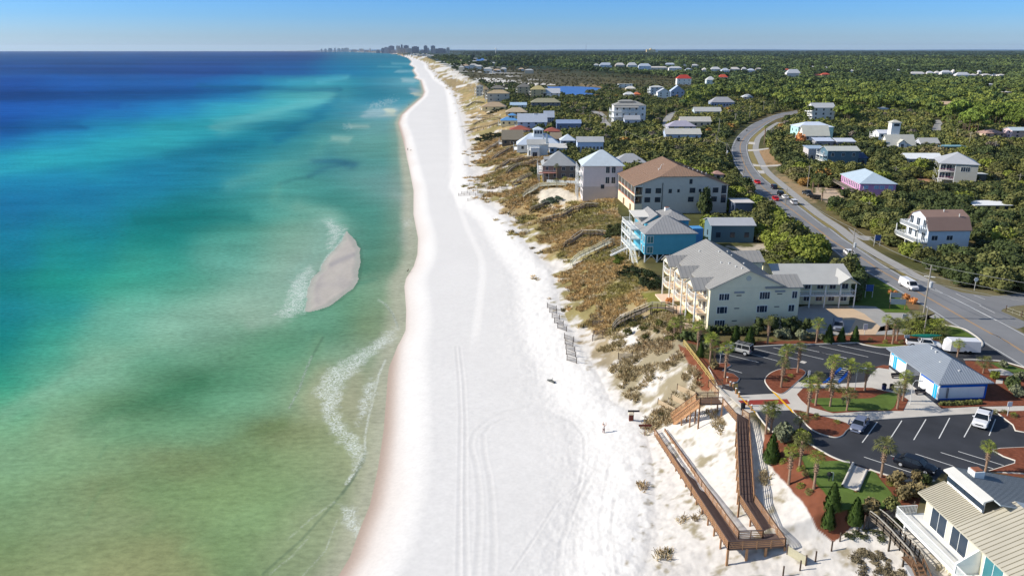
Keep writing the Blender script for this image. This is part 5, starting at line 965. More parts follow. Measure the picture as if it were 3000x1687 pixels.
rail(Lw, 1.1, rp_, tmb, 1.6); rail([Lw[2], Pb], 1.1, rp_, tmb, 1.6); rail([*Rw], 1.1, rp_, tmb, 1.6); rail([Rw[2], Pa], 1.1, rp_, tmb, 1.6); rail(Le, 1.1, rp_, tmb, 1.6); rail(Re, 1.1, rp_, tmb, 1.6)
posts_to_ground(rp_, Lw, tmb, 2.4); posts_to_ground(rp_, [Lw[2], Pb], tmb, 2.2, .26); posts_to_ground(rp_, Le[:4], tmb, 2.4); posts_to_ground(rp_, Re[:3], tmb, 2.4)
# stair to the sand
Ls = [r_at('A',240,1110,5.0), r_at('A',515,905,ZD-.2), r_at('A',745,900,ZD)]; Rs = [r_at('A',268,1172,5.0), r_at('A',550,960,ZD-.2), r_at('A',790,952,ZD)]
sr = root('beach_stair', Ls[0], 'brown timber stair running down to the sand beside the tan silt fences', 'stairs'); deckstrip(sr, Ls[1:], Rs[1:], tmd)
b = MB()
for i in range(26):
    f = (i+.5)/26; a, c = Ls[0].lerp(Ls[1], f), Rs[0].lerp(Rs[1], f); d = (Ls[1]-Ls[0]).normalized()*.17; d.z = 0
    b.hexa([q-Vector((0,0,.06)) for q in (a-d, c-d, c+d, a+d)], [a-d, c-d, c+d, a+d])
b.build('treads', tmb, sr); b = MB(); b.beam(Ls[0]-Vector((0,0,.2)), Ls[1]-Vector((0,0,.2)), .1, .35); b.beam(Rs[0]-Vector((0,0,.2)), Rs[1]-Vector((0,0,.2)), .1, .35); b.build('stringers', tmb, sr)
rail(Ls, 1.1, sr, tmb, 1.7); rail(Rs, 1.1, sr, tmb, 1.7); posts_to_ground(sr, Ls, tmb, 2.6); posts_to_ground(sr, Rs, tmb, 2.6)
tr = root('plaza_railing', r_at('A',640,770,ZD), 'short timber rail at the plaza corner by the yellow fence', 'railing'); rail([r_at('A',745,880,ZD), r_at('A',640,770,ZD), r_at('A',788,765,ZD)], 1.1, tr, tmb, 1.3)
yr_ = root('yellow_fence', G(*zz('A',375,350)[0]), 'yellow two-rail fence along the mulch slope left of the upper car park', 'fence'); rail([r_at('A',375,345,10.9,1.0), r_at('A',700,765,10.9,1.0)], 1.0, yr_, mat('yellow_timber', (206,182,112), .8, .08), 2.2, 2, mat('yellow_timber', (226,200,110)))
for p_, lb in (((500,900),0),):
    pass
# private dune walkovers
def walkover(label, pts, w=1.35, m=gry, up=1.5, boards=2):
    C_ = [G(*q) for q in zz(*pts)]; c2 = []
    for a, c in zip(C_, C_[1:]):
        for i in range(3): c2.append(a.lerp(c, i/3))
    c2.append(C_[-1]); n = len(c2)
    for i, p in enumerate(c2): p.z = float(hgt(p.x, p.y, False))+(up if 0 < i < n-1 else .4 if i else .9)
    for _ in range(3):
        for i in range(1, n-1): c2[i].z = max(c2[i].z, (c2[i-1].z+c2[i+1].z)/2) if _ < 2 else (c2[i-1].z+2*c2[i].z+c2[i+1].z)/4
    l, r = offs(c2, w/2), offs(c2, -w/2); o = root('dune_walkover', C_[-1], label, 'boardwalk', 'timber walkovers crossing the dunes'); deckstrip(o, l, r, m, th=.12); hc = pal if m is pal else wm_((186,180,168)); rail(l, 1.05, o, m, 2.2, boards, hc, thick=.07); rail(r, 1.05, o, m, 2.2, boards, hc, thick=.07); posts_to_ground(o, l[::3], m, 3.4, .18); posts_to_ground(o, r[::3], m, 3.4, .18)
for lb, pts, m in (('dark walkover zigzagging below the brown-roofed condominium', ('O',1560,800,1480,800,1430,805,1370,850,1300,860,1200,910,1070,925,990,945), grd),
    ('pale green-white walkover beside the taupe beach house', ('O',1240,580,970,600,870,672,800,690), pal), ('short dark walkover ending above the sandy court of the white beach house', ('O',1075,772,1010,795,930,835,875,840), grd),
    ('dark walkover with chair platform above the bright blue house stair', ('O',1620,1085,1500,1090,1400,1100,1290,1178,1215,1200), grd), ('walkover ending at the grey netted dune', ('O',880,480,760,550,690,570), gry),
    ('high walkover reaching the taupe house garden on tall posts', ('O',980,352,920,356,860,388,750,390,640,450), grd), ('walkover with covered landing below the white modern house', ('O',880,305,800,312,740,352,660,352,600,405,520,430), grd),
    ('walkover below the white gabled bays, second up from the taupe house', ('O',740,210,660,220,580,268,500,305), grd), ('pale-railed walkover under the weathered dark house', ('O',690,160,560,158,480,205,405,240), gry),
    ('white stepping walkway with tall posts below the bright blue house', ('O',1700,1180,1640,1205,1560,1250,1420,1320,1290,1375), pal), ('dark walkover below the red-roofed houses', ('K',800,1140,650,1185,480,1225,320,1255), grd),
    ('walkover below the blue-roofed cream cottage', ('K',800,1070,660,1085,560,1105,430,1140), grd), ('walkover below the low cream pavilion', ('K',560,840,440,835,320,900), grd), ('walkover across the dunes left of the cream cottage', ('K',700,1020,560,1050,380,1060), grd),
    ('grey walkover with stair below the cream condominium', ('E',640,985,390,985,210,1068,110,1100,-20,1150), gry), ('crooked walkover beside the near corner house lot', ('D',520,940,720,1180,860,1330,980,1449), gry)):
    walkover(lb, pts, m=m)
# sand fences
netm = mat('fence_slats', (126,118,112), .9, .2, 2); tanm = mat('tan_silt_cloth', (176,156,128), .9, .08, 1); pstm = mat('fence_post_wood', (96,80,70), .9, .1, 2)
def fence(label, a, c, h=1.1, m=netm, slats=True, group='slatted sand fences at the dune foot', name='sand_fence', gap=.17):
    o = root(name, a, label, 'fence', group); n = max(2, int((c-a).length/3)+1)
    for i in range(n):
        p = a.lerp(c, i/(n-1)); p.z = gz(p.x, p.y); MB().beam(p-Vector((0,0,.3)), p+Vector((0,0,h+.2)), .13).build('post', pstm, o)
    b = MB()
    if slats:
        k = int((c-a).length/gap)
        for i in range(k+1): p = a.lerp(c, i/k); p.z = gz(p.x, p.y); b.beam(p, p+Vector((0,0,h)), .05, .03)
        for z in (.25, h*.8): b.beam(Vector((a.x,a.y,gz(a.x,a.y)+z)), Vector((c.x,c.y,gz(c.x,c.y)+z)), .03)
        b.build('slats', m, o)
    else:
        d = (c-a).normalized(); s = Vector((-d.y, d.x, 0))*.015; za, zc = gz(a.x,a.y), gz(c.x,c.y)
        b.hexa([(a.x+s.x,a.y+s.y,za),(a.x-s.x,a.y-s.y,za),(c.x-s.x,c.y-s.y,zc),(c.x+s.x,c.y+s.y,zc)], [(a.x+s.x,a.y+s.y,za+h),(a.x-s.x,a.y-s.y,za+h),(c.x-s.x,c.y-s.y,zc+h),(c.x+s.x,c.y+s.y,zc+h)]).build('cloth', m, o)
nthw = ('first','second','third','fourth','fifth','sixth','seventh','eighth','ninth','tenth')
for i, q in enumerate(((300,440,376,462),(320,480,378,492),(340,525,404,540),(360,568,435,590),(387,612,464,640),(445,700,524,728),(450,745,518,768),(457,788,533,812),(460,835,540,858),(466,885,548,912))): fence('slatted sand fence panel, %s from the far end of the staircase-like row on open sand' % nthw[i], *pz('P', *q))
for i, q in enumerate(((665,545,748,532),(683,600,772,585),(692,680,785,660),(682,722,772,700),(902,878,1020,870))): fence('slatted fence among dune grass near the grey condominium walkover, %s from the far end' % nthw[i], *pz('P', *q))
for i, q in enumerate(((195,575,330,560),(180,650,300,640),(150,670,380,675),(243,725,380,700),(340,560,520,575),(340,640,600,660),(420,600,640,610))): fence('slatted fence on the netted dune toe below the taupe house, %s from the far end' % nthw[i], *pz('O', *q), gap=.3)
for i, q in enumerate(((702,890,740,880),(728,935,790,945),(770,970,855,975),(765,1005,845,1000),(790,1035,860,1030),(820,1068,870,1045))): fence('slatted fence in the cluster below the dark zigzag walkover, %s from the far end' % nthw[i], *pz('O', *q), gap=.25)
for i, q in enumerate(((305,870,500,955),(245,975,390,1050),(100,1025,285,1125))): fence('tan cloth silt fence beside the timber stair, %s of three' % ('highest','middle','lowest')[i], *pz('A', *q), h=.95, m=tanm, slats=False, group='tan silt fences by the stair', name='silt_fence')
fence('cream cloth panel at the corner of the ramp turn platform', *pz('C',1345,1235,1525,1345), h=1.2, m=mat('cream_cloth', (178,172,146), .9), slats=False, group='tan silt fences by the stair', name='silt_fence')
a, c = G(*zz('D',430,1010)[0]), G(*zz('D',905,880)[0]); a.z = c.z = 0; fence('dark grey board fence between the mulch garden and the near corner house', *[Vector((p.x, p.y, gz(p.x,p.y))) for p in (a, c)], h=2.0, m=mat('grey_board', (96,92,88), .9, .15, 2), group='board fence by the corner house', name='board_fence', gap=.12)
fence('thin rail fence at the mulch edge left of the board fence', *pz('D',200,1110,385,1010), h=1.0, m=tanm, group='thin rail fences', name='rail_fence', gap=1.2)
fence('post and rail fence on the verge beyond the side road junction', *pz('F',1980,1310,2500,1500), h=1.1, m=pal, group='verge fences', name='rail_fence', gap=1.5)
fence('low grey garden wall in front of the taupe beach house', *pz('H',565,780,1040,790), h=1.6, m=wm_((170,174,176)), slats=False, group='garden walls', name='garden_wall')
for i, q in enumerate(((1470,1395),(1620,1305),(1775,1205),(1305,1449))):
    g_ = G(*zz('C', *q)[0]); tag(MB().beam((0,0,-.3), (0,0,1.4), .14).build('marker_post', pstm), ('dark post second nearest the cream cloth panel','dark post right of the cream cloth panel','dark post by small green weeds near the mulch','dark post lowest in the picture near the ramp')[i], 'post', 'lone marker posts in the sand').location = g_
# ================================================================ street furniture and beach things
def small(name, label, cat, k, x, y, fn, group=None):
    g_ = G(*zz(k, x, y)[0]); o = root(name, g_, label, cat, group); fn(o, g_); return o
bench_m = mat('dark_recycled_slats', (58,54,58), .8)
def bench(yaw):
    def f(o, g_):
        o.rotation_euler = (0,0,yaw); MB().box((0,0,.45), (1.8,.45,.06)).build('seat', bench_m, o, off=(0,0,0)); MB().box((0,.24,.72), (1.8,.06,.42)).build('backrest', bench_m, o, off=(0,0,0))
        for x in (-.7, .7): MB().box((x,0,.2), (.1,.45,.44)).build('leg', bench_m, o, off=(0,0,0))
    return f
small('park_bench', 'dark bench on the ramp plaza beside the wooden bollards', 'bench', 'A', 830, 890, bench(-.7)); small('park_bench', 'dark bench against the left wall part of the restroom pavilion', 'bench', 'B', 820, 755, bench(-2.4+math.pi/2+.9)); small('park_bench', 'dark bench against the near wall of the restroom pavilion', 'bench', 'B', 1075, 930, bench(-2.4+math.pi/2+.9))
for i, q in enumerate(((925,920),(957,960),(865,850),(897,862),(1055,1050),(1090,1100),(832,800))):
    def f(o, g_): MB().lathe(g_, [(.14,-.1),(.14,.95),(.11,1.0)], 8).build('post', tmb, o); MB().lathe(g_, [(.15,.98),(.15,1.06)], 8).build('cap', trim, o)
    small('wooden_bollard', 'stubby white-capped timber bollard %s' % ('far left of the crossing pair','near right of the crossing pair','upper of two by the dark bench','lower of two by the dark bench','beside the dark bin at the ramp top','nearest the twin palms','highest, by the curved mulch bed')[i], 'bollard', 'A', *q, f, 'timber bollards at the ramp crossing')
def can(m):
    def f(o, g_): MB().lathe(g_, [(.32,0),(.34,.9),(.3,.95)], 12).build('bin_body', m, o); MB().lathe(g_, [(.36,.9),(.36,1.0),(.2,1.12)], 12).build('lid', dark, o)
    return f
small('litter_bin', 'dark blue litter bin on the plaza left of the restroom pavilion', 'bin', 'B', 685, 875, can(mat('navy_bin', (40,48,90)))); small('litter_bin', 'second dark bin beside the navy one', 'bin', 'B', 765, 880, can(mat('plum_bin', (80,60,80)))); small('litter_bin', 'dark bin at the top of the access ramp', 'bin', 'A', 1000, 1085, can(dark))
def sign(h, w, hb, m, two=False, pm=None, yaw=0.):
    def f(o, g_):
        o.rotation_euler = (0,0,yaw)
        for x in ((-w/2, w/2) if two else (0,)): MB().box((x,0,h/2-.1), (.09,.09,h+.2)).build('post', pm or pipe, o, off=(0,0,0))
        MB().box((0,-.06,h-hb/2), (w,.05,hb)).build('sign_panel', m, o, off=(0,0,0))
    return f
swh = mat('white_sign', (232,232,230), .5); sbl = mat('blue_sign', (60,90,150), .5); sgy = mat('grey_sign', (120,136,150), .6)
small('parking_sign', 'small white sign on a pole at the right bed above the pickup', 'sign', 'B', 1995, 1160, sign(2.5,.7,.8,swh)); small('parking_sign', 'bluish sign on a thin pole left of the silver off-roader', 'sign', 'A', 757, 610, sign(2.6,.5,.6,sgy)); small('parking_sign', 'white sign at the edge of the plaza beside the ramp bays', 'sign', 'A', 1692, 800, sign(2.2,.4,.8,swh))
small('parking_sign', 'white sign standing by the cream court opposite the clipped shrubs', 'sign', 'B', 480, 290, sign(2.2,.8,1.2,swh)); small('mailbox', 'white box on a post in the mulch beside three palms', 'mailbox', 'B', 920, 375, sign(1.6,1.0,.6,trim)); small('utility_cabinet', 'white cabinet on the court edge above the three palms', 'cabinet', 'B', 905, 140, sign(1.4,1.2,1.2,trim))
small('hotel_sign', 'white-framed blue sign on the lawn in the hedge shadow', 'sign', 'F', 522, 1165, sign(3.0,1.6,1.5,sbl,True,trim)); small('hotel_sign', 'low twin-post grey sign in the lawn, nearer the viewer', 'sign', 'F', 825, 1290, sign(2.3,3.0,1.2,sgy,True,tmb,-.2)); small('hotel_sign', 'grey sign on posts just above the low twin-post sign', 'sign', 'F', 805, 1215, sign(2.2,2.2,1.1,sgy,True,trim,-.2))
small('street_sign', 'blue and white sign at the driveway mouth of the barn-roofed house', 'sign', 'F', 610, 620, sign(3.2,1.6,1.7,sbl,True,trim)); small('round_sign', 'round white sign standing in the scrub by the side road', 'sign', 'F', 1645, 1090, lambda o, g_: (MB().box((g_.x,g_.y,g_.z+1), (.08,.08,2.4)).build('post', pipe, o), MB().tube([(g_.x,g_.y-.05,g_.z+2.6),(g_.x,g_.y-.1,g_.z+2.6)], .5, 14).build('sign_disc', swh, o)))
redw = mat('red_brown_board', (112,62,52), .8)
small('beach_sign', 'brown T-shaped board sign on the sand left of the ramp foot', 'sign', 'X', 1940, 985, sign(2.1,2.1,.4,redw,pm=redw)); small('beach_sign', 'dark T-shaped sign with white panel behind the bin box', 'sign', 'X', 1600, 515, sign(1.9,2.0,.35,bench_m,pm=bench_m)); small('beach_bin', 'brown box bin with cream lid in front of the dark T-shaped sign', 'bin', 'X', 1525, 520, lambda o, g_: (MB().box((g_.x,g_.y,g_.z+.55), (.65,.6,1.2)).build('bin_body', redw, o), MB().box((g_.x,g_.y,g_.z+1.25), (.85,.8,.22)).build('lid', wm_((226,214,190)), o)))
def grill(o, g_): MB().lathe(g_, [(.06,0),(.06,.8),(.3,.85),(.34,1.1),(.1,1.3)], 10).build('grill_body', dark, o); MB().beam(g_+Vector((.5,0,0)), g_+Vector((.5,0,1.2)), .07).beam(g_+Vector((.5,0,1.2)), g_+Vector((.2,0,1.3)), .07).build('bracket', pipe, o)
small('barbecue_grill', 'black kettle grill on the lawn inside the lower garden', 'grill', 'C', 1750, 525, grill); small('barbecue_grill', 'black grill on the central lawn of the car park island', 'grill', 'B', 250, 1030, grill)
def lamp(o, g_): MB().tube([g_, g_+Vector((0,0,3.6)), g_+Vector((.3,0,4.1)), g_+Vector((.9,0,4.1))], .05, 6).build('pole', pipe, o); MB().box(g_+Vector((1.1,0,4.05)), (.7,.3,.12)).build('lamp_head', trim, o)
small('street_lamp', 'thin curved lamp at the striped bays beside two palms', 'lamp', 'B', 375, 895, lamp); small('street_lamp', 'thin lamp pole beside the two palms on the plaza', 'lamp', 'B', 960, 1035, lamp)
small('driftwood', 'short dark log lying alone on open sand', 'driftwood', 'S', 665, 250, lambda o, g_: (MB().tube([g_+Vector((-.7,.6,.15)), g_+Vector((0,0,.28)), g_+Vector((.5,-.8,.25))], [.16,.28,.2], 8).build('log', mat('driftwood', (92,94,92), .9, .2, 3), o), MB().tube([g_+Vector((0,0,.3)), g_+Vector((.3,.2,.8))], [.08,.03], 6).build('branch_stub', mat('driftwood', (92,94,92)), o)))
# people
def person(label, g_, pose='up', yaw=0., top=(222,214,208), leg=(110,80,84), h=1.72, dog=None):
    o = root('person', g_, label, 'person'); o.rotation_euler = (0, 0, yaw); s = h/1.75
    V = [(0,0,.95),(0,0,1.15),(0,0,1.4),(0,0,1.5),(0,.02,1.64),(-.1,0,.9),(-.12,.02,.5),(-.13,-.02,.08),(-.13,.12,.04),(.1,0,.9),(.12,.06,.5),(.14,-.04,.08),(.14,.1,.04),(-.19,0,1.42),(.19,0,1.42)]
    E_ = [(0,1),(1,2),(2,3),(3,4),(0,5),(5,6),(6,7),(7,8),(0,9),(9,10),(10,11),(11,12),(2,13),(2,14)]
    arms = [(-.34,.12,1.5),(-.25,.28,1.76),(-.22,.32,1.86)], [(.36,.1,1.52),(.3,.2,1.82),(.27,.22,1.92)]
    if pose != 'up': arms = [(-.26,.02,1.14),(-.25,.14,.9),(-.25,.18,.8)], [(.26,.0,1.14),(.25,.1,.9),(.25,.14,.8)]
    R = [.15,.13,.16,.06,.09,.1,.07,.045,.035,.1,.07,.045,.035,.07,.07]
    for sidx, ch in ((13, arms[0]), (14, arms[1])):
        p = sidx
        for q, r in zip(ch, (.045,.035,.03)): V.append(q); R.append(r); E_.append((p, len(V)-1)); p = len(V)-1
        hx, hy, hz = ch[-1]
        for k in range(5):
            a = (k-2)*.35; V.append((hx+math.sin(a)*.05, hy+.02, hz+(.085 if k else .05)*math.cos(a)*(1 if pose == 'up' else -1))); R.append(.009); E_.append((p, len(V)-1))
    me = D.meshes.new('body'); me.from_pydata([(x*s, y*s, z*s) for x, y, z in V], E_, [])
    bo = D.objects.new('body', me); COL.objects.link(bo); bo.parent = o; me.materials.append(mat('skin', (196,140,112), .6, .05)); bo.modifiers.new('skin', 'SKIN'); sb_ = bo.modifiers.new('sub', 'SUBSURF'); sb_.levels = 1; sb_.render_levels = 2
    for i, r in enumerate(R): me.skin_vertices[0].data[i].radius = (r*s, r*s)
    me.skin_vertices[0].data[0].use_root = True
    MB().lathe((0,.0,1.55*s), [(.07*s,0),(.1*s,.08*s),(.11*s,.16*s),(.07*s,.24*s)], 10).build('hair', mat('brown_hair', (84,56,40), .8), o, smooth=True, off=(0,0,0))
    MB().lathe((0,0,.86*s), [(.17*s,0),(.165*s,.2*s),(.17*s,.3*s),(.22*s,.55*s),(.12*s,.63*s)], 12).build('top', mat('shirt_%d' % top[0], top, .9), o, smooth=True, off=(0,0,0))
    for x in (-.12, .12): MB().tube([(x*.9*s,.0,.92*s),(x*s,.04,.5*s),(x*1.08*s,-.03,.12*s)], [.11*s,.085*s,.06*s], 8).build('trouser_leg', mat('trousers_%d' % leg[0], leg, .9), o, smooth=True, off=(0,0,0))
    return o
person('person in pale top and dusky leggings on the sand, both arms raised', G(*zz('X',702,905)[0]), 'up', -.6)
person('dark clothed person walking by the waterline with a small dog', G(*zz('W',2052,518)[0]), 'walk', .3, (44,44,52), (40,42,60)); person('distant person in dark clothes at the far curve of the waterline', G(*zz('W',2057,292)[0]), 'walk', .2, (60,40,40), (40,40,50))
def dog(o, g_):
    MB().tube([g_+Vector((-.3,0,.42)), g_+Vector((-.1,0,.42)), g_+Vector((.2,0,.45)), g_+Vector((.38,0,.58)), g_+Vector((.52,0,.6)), g_+Vector((.68,0,.54))], [.1,.13,.15,.09,.1,.04], 8).build('body', mat('tan_fur', (150,120,90), .9), o, smooth=True)
    for x in (-.22, .22):
        for y in (-.08, .08): MB().tube([g_+Vector((x,y,.4)), g_+Vector((x+.04,y,.2)), g_+Vector((x,y,0))], [.06,.035,.03], 6).build('leg', mat('tan_fur', (150,120,90)), o)
    MB().tube([g_+Vector((-.36,0,.45)), g_+Vector((-.6,0,.6))], [.03,.015], 6).build('tail', mat('tan_fur', (150,120,90)), o)
small('dog', 'small tan dog beside the walker at the waterline', 'dog', 'W', 2066, 519, dog)
def bird(o, g_): MB().tube([g_+Vector((-.25,0,.4)), g_+Vector((0,0,.42)), g_+Vector((.2,0,.55)), g_+Vector((.26,0,.9)), g_+Vector((.45,0,.95))], [.05,.16,.1,.06,.02], 8).build('body', mat('brown_feathers', (90,74,62), .9), o, smooth=True); MB().tube([g_+Vector((.02,.05,.4)), g_+Vector((0,.05,0))], .02, 5).build('leg', dark, o); MB().tube([g_+Vector((.02,-.05,.4)), g_+Vector((0,-.05,0))], .02, 5).build('leg', dark, o)
small('bird', 'brown wading bird standing at the water edge opposite the sandbar', 'bird', 'R', 1610, 712, bird)
# ================================================================ vehicles
tyre = mat('tyre', (26,26,28), .8, .05); rim = mat('wheel_rim', (170,172,176), .4, .05); cglass = mat('car_glass', (26,32,38), .1, .05, 1, .6); hl = mat('headlight', (226,228,232), .2); tl = mat('tail_light', (150,20,20), .3); plastic = mat('black_plastic', (34,34,36), .7)
def carpaint(n, c): return mat('paint_'+n, c, .3, .02, 1, .5)
def loft(b, secs):   # secs: list of rings (same count)
    n = len(b.v); k = len(secs[0])
    for s in secs: b.v += [tuple(p) for p in s]
    for i in range(len(secs)-1):
        for j in range(k): jj = (j+1) % k; b.f.append((n+i*k+j, n+i*k+jj, n+(i+1)*k+jj, n+(i+1)*k+j))
    b.f.append(tuple(n+j for j in range(k-1, -1, -1))); b.f.append(tuple(n+(len(secs)-1)*k+j for j in range(k)))
def ring(x, w, z0, z1, r=.12): return [(x,-w+r*.5,z0),(x,-w,z0+r),(x,-w,z0+(z1-z0)*.55),(x,-w+r*.6,z1-r*.3),(x,-w*.6,z1),(x,w*.6,z1),(x,w-r*.6,z1-r*.3),(x,w,z0+(z1-z0)*.55),(x,w,z0+r),(x,w-r*.5,z0)]
CARS = {  # hull stations (x, half width, bottom, top), cabin (x0,x1 at belt, x2,x3 at roof, belt, roof, belt half width, roof half width), wheel x, wheel r
 'sedan': ([(-2.35,.72,.42,.78),(-2.25,.86,.3,.95),(-1.5,.9,.25,1.0),(0,.91,.22,.97),(1.2,.9,.24,.93),(1.9,.87,.27,.84),(2.3,.74,.34,.66)], (-1.85,1.15,-1.15,.45,.95,1.43,.82,.62), (-1.4,1.42), .33),
 'suv': ([(-2.3,.8,.5,1.0),(-2.22,.92,.4,1.12),(-1,.95,.35,1.15),(1,.95,.35,1.12),(1.7,.93,.38,1.08),(2.25,.85,.45,.92)], (-2.2,1.25,-2.05,.7,1.1,1.78,.88,.74), (-1.45,1.45), .4),
 'boxy': ([(-2.35,.95,.6,1.25),(-2.3,1.02,.5,1.32),(1,1.03,.5,1.3),(1.6,1.02,.5,1.28),(2.3,.98,.55,1.2)], (-2.25,.95,-2.2,.6,1.28,1.98,.96,.88), (-1.5,1.5), .46),
 'pickup': ([(-2.95,.95,.6,1.2),(-2.9,1.0,.5,1.25),(-1,1.01,.48,1.25),(1,1.01,.48,1.25),(1.9,1.0,.48,1.22),(2.7,.98,.5,1.14),(2.95,.9,.55,.95)], (-.75,1.65,-.55,1.0,1.22,1.92,.92,.76), (-1.95,1.95), .44),
 'van': ([(-2.8,.92,.5,1.25),(-2.75,.99,.4,1.35),(0,1.0,.38,1.3),(1.6,.99,.38,1.2),(2.35,.95,.4,1.1),(2.8,.84,.45,.92)], (-2.72,2.05,-2.65,1.25,1.2,2.12,.96,.84), (-1.8,1.85), .37)}
def make_car(kind, col):
    hull, cab, wx, wr = CARS[kind]; o = root(('sedan_car' if kind == 'sedan' else 'off_road_car' if kind in ('suv','boxy') else 'pickup_truck' if kind == 'pickup' else 'cargo_van'), (0,0,0), 'x', 'car'); b = MB(); loft(b, [ring(*s) for s in hull]); b.build('body', col, o, smooth=False, off=(0,0,0))
    x0, x1, x2, x3, zb, zr, wb, wr2 = cab; f = .12
    def fr_(t, e=0): xa, xb = x0+(x2-x0)*t, x1+(x3-x1)*t; w = wb+(wr2-wb)*t+e; z = zb+(zr-zb)*t; return [(xa-e,-w,z),(xb+e,-w,z),(xb+e,w,z),(xa-e,w,z)]
    vn_ = kind == 'van'
    MB().hexa(fr_(-.1), fr_(.93)).build('cabin' if vn_ else 'windows', col if vn_ else cglass, o, off=(0,0,0)); MB().hexa(fr_(.86, .02), [(x*.98, y*.95, z) for x, y, z in fr_(1.0)]).build('roof', col, o, off=(0,0,0))
    p = MB()
    for t0 in ((x0, x2), (x1, x3)):
        for s in (-1, 1): p.beam((t0[0], s*(wb+.005), zb), (t0[1], s*(wr2+.01), zr-.04), .09)
    for xm in ((-.35,) if kind != 'boxy' else (-.8, .1)):
        for s in (-1, 1): p.beam((xm, s*(wb+.01), zb), (xm, s*(wr2+.015), zr-.04), .08)
    if not vn_: p.build('pillars', col, o, off=(0,0,0))
    else:
        MB().hexa([(x1-.02,-wb+.1,zb+.08),(x1+.03,-wb+.1,zb+.08),(x1+.03,wb-.1,zb+.08),(x1-.02,wb-.1,zb+.08)], [(x3+.1,-wr2+.08,zr-.14),(x3+.15,-wr2+.08,zr-.14),(x3+.15,wr2-.08,zr-.14),(x3+.1,wr2-.08,zr-.14)]).build('windscreen', cglass, o, off=(0,0,0))
        for s in (-1, 1): MB().hexa([(.75,s*wb-.0,zb+.1),(1.75,s*wb-.0,zb+.1),(1.75,s*(wb+.03),zb+.1),(.75,s*(wb+.03),zb+.1)][::s], [(.8,s*(wr2+.05),zr-.25),(1.3,s*(wr2+.05),zr-.25),(1.3,s*(wr2+.08),zr-.25),(.8,s*(wr2+.08),zr-.25)][::s]).build('side_window', cglass, o, off=(0,0,0))
    for x in wx:
        for s in (-1, 1):
            w = MB().tube([(x, s*(hull[2][1]-.2), wr), (x, s*(hull[2][1]+.015), wr)], wr, 16).build('wheel', tyre, o, off=(0,0,0)); MB().tube([(x, s*(hull[2][1]), wr), (x, s*(hull[2][1]+.03), wr)], wr*.6, 10).build('rim', rim, w, off=(0,0,0))
    xf = hull[-1][0]; xr = hull[0][0]; hz = hull[-1][3]-.12
    for s in (-1, 1): MB().box((xf-.08, s*(hull[-1][1]-.14), hz), (.2,.3,.15)).build('headlight', hl, o, off=(0,0,0)); MB().box((xr+.03, s*(hull[0][1]-.1), hull[0][3]-.12), (.1,.22,.2)).build('tail_light', tl, o, off=(0,0,0)); MB().box((x1-.25, s*(wb+.14), zb+.1), (.12,.2,.14)).build('mirror', col, o, off=(0,0,0))
    MB().box((xf-.02, 0, hz-.02), (.08, hull[-1][1]*1.1, .16)).build('grille', plastic, o, off=(0,0,0)); MB().box((xf-.04, 0, hz-.28), (.1, hull[-1][1]*1.7, .16)).build('bumper', plastic if kind in ('boxy',) else col, o, off=(0,0,0))
    if kind == 'pickup': MB().box((-1.95,0,1.24), (1.9,1.7,.06)).build('load_bed', plastic, o, off=(0,0,0))
    if kind == 'boxy':
        r = MB(); [r.beam((-2.1,y,2.06), (.5,y,2.06), .05) for y in (-.7,-.35,0,.35,.7)]; [r.beam((x,-.75,2.03), (x,.75,2.03), .05) for x in (-2,-1,0)]; r.build('roof_rack', plastic, o, off=(0,0,0)); MB().tube([(-2.4,0,1.25), (-2.62,0,1.25)], .38, 14).build('spare_wheel', tyre, o, off=(0,0,0))
    return o
def put(kind, coln, colc, k, x, y, d, label, group=None, sc=1., cat='car'):
    key = ('car', kind, coln); first = key not in CACHE
    o = cached(key, lambda: make_car(kind, carpaint(coln, colc)))
    if not first: o = copy_tree(o)
    g_ = G(*zz(k, x, y)[0]); a, c = [G(*q) for q in zz(*d)]; o.location = g_+Vector((0,0,.03)); o.rotation_euler = (0,0,math.atan2(c.y-a.y, c.x-a.x)); tag(o, label, cat, group); o.scale = (sc, sc, sc); return o
put('boxy','silver',(166,166,164),'A',958,480,('A',1170,585,740,480),'silver boxy off-roader with roof rack parked in the upper bays',cat='off-roader')
sd = put('sedan','slate',(112,120,142),'B',425,1275,('B',877,1210,740,1420),'slate blue car with one door open beside the mulch corner'); MB().box((.55,-1.35,.75), (.95,.08,.6)).build('open_door', carpaint('slate', 0), sd, off=(0,0,0)).rotation_euler = (0,0,0)
put('pickup','white',(226,226,228),'B',1722,1225,('B',1385,1173,1270,1392),'white pickup truck with black load bed in front of the restrooms',cat='pickup')
put('sedan','black',(20,24,34),'D',925,400,('D',435,292,1100,512),'black saloon car in the lowest bays beside the seam-roofed house',sc=1.08)
put('pickup','white2',(230,230,230),'B',1100,425,('B',900,400,1300,440),'white truck carrying a teal kayak behind the restroom roof',cat='pickup')
ky = root('kayak', G(*zz('B',1110,425)[0]), 'teal kayak lying on top of the white truck', 'kayak'); MB().tube([rloc(ky)+Vector((x,.0,2.25+.12*abs(x)/3)) for x in (-3,-2.2,-1,0,1,2.2,3)], [.03,.2,.32,.36,.32,.2,.03], 8).build('hull', mat('teal_hull', (36,130,110), .4), ky)
rk_ = root('roof_rack', G(*zz('B',1110,425)[0]), 'thin rack holding the teal kayak above the truck', 'rack'); MB().beam(rloc(rk_)+Vector((-1,-.7,2.0)), rloc(rk_)+Vector((-1,.7,2.0)), .08).beam(rloc(rk_)+Vector((1,-.7,2.0)), rloc(rk_)+Vector((1,.7,2.0)), .08).build('bar', pipe, rk_)
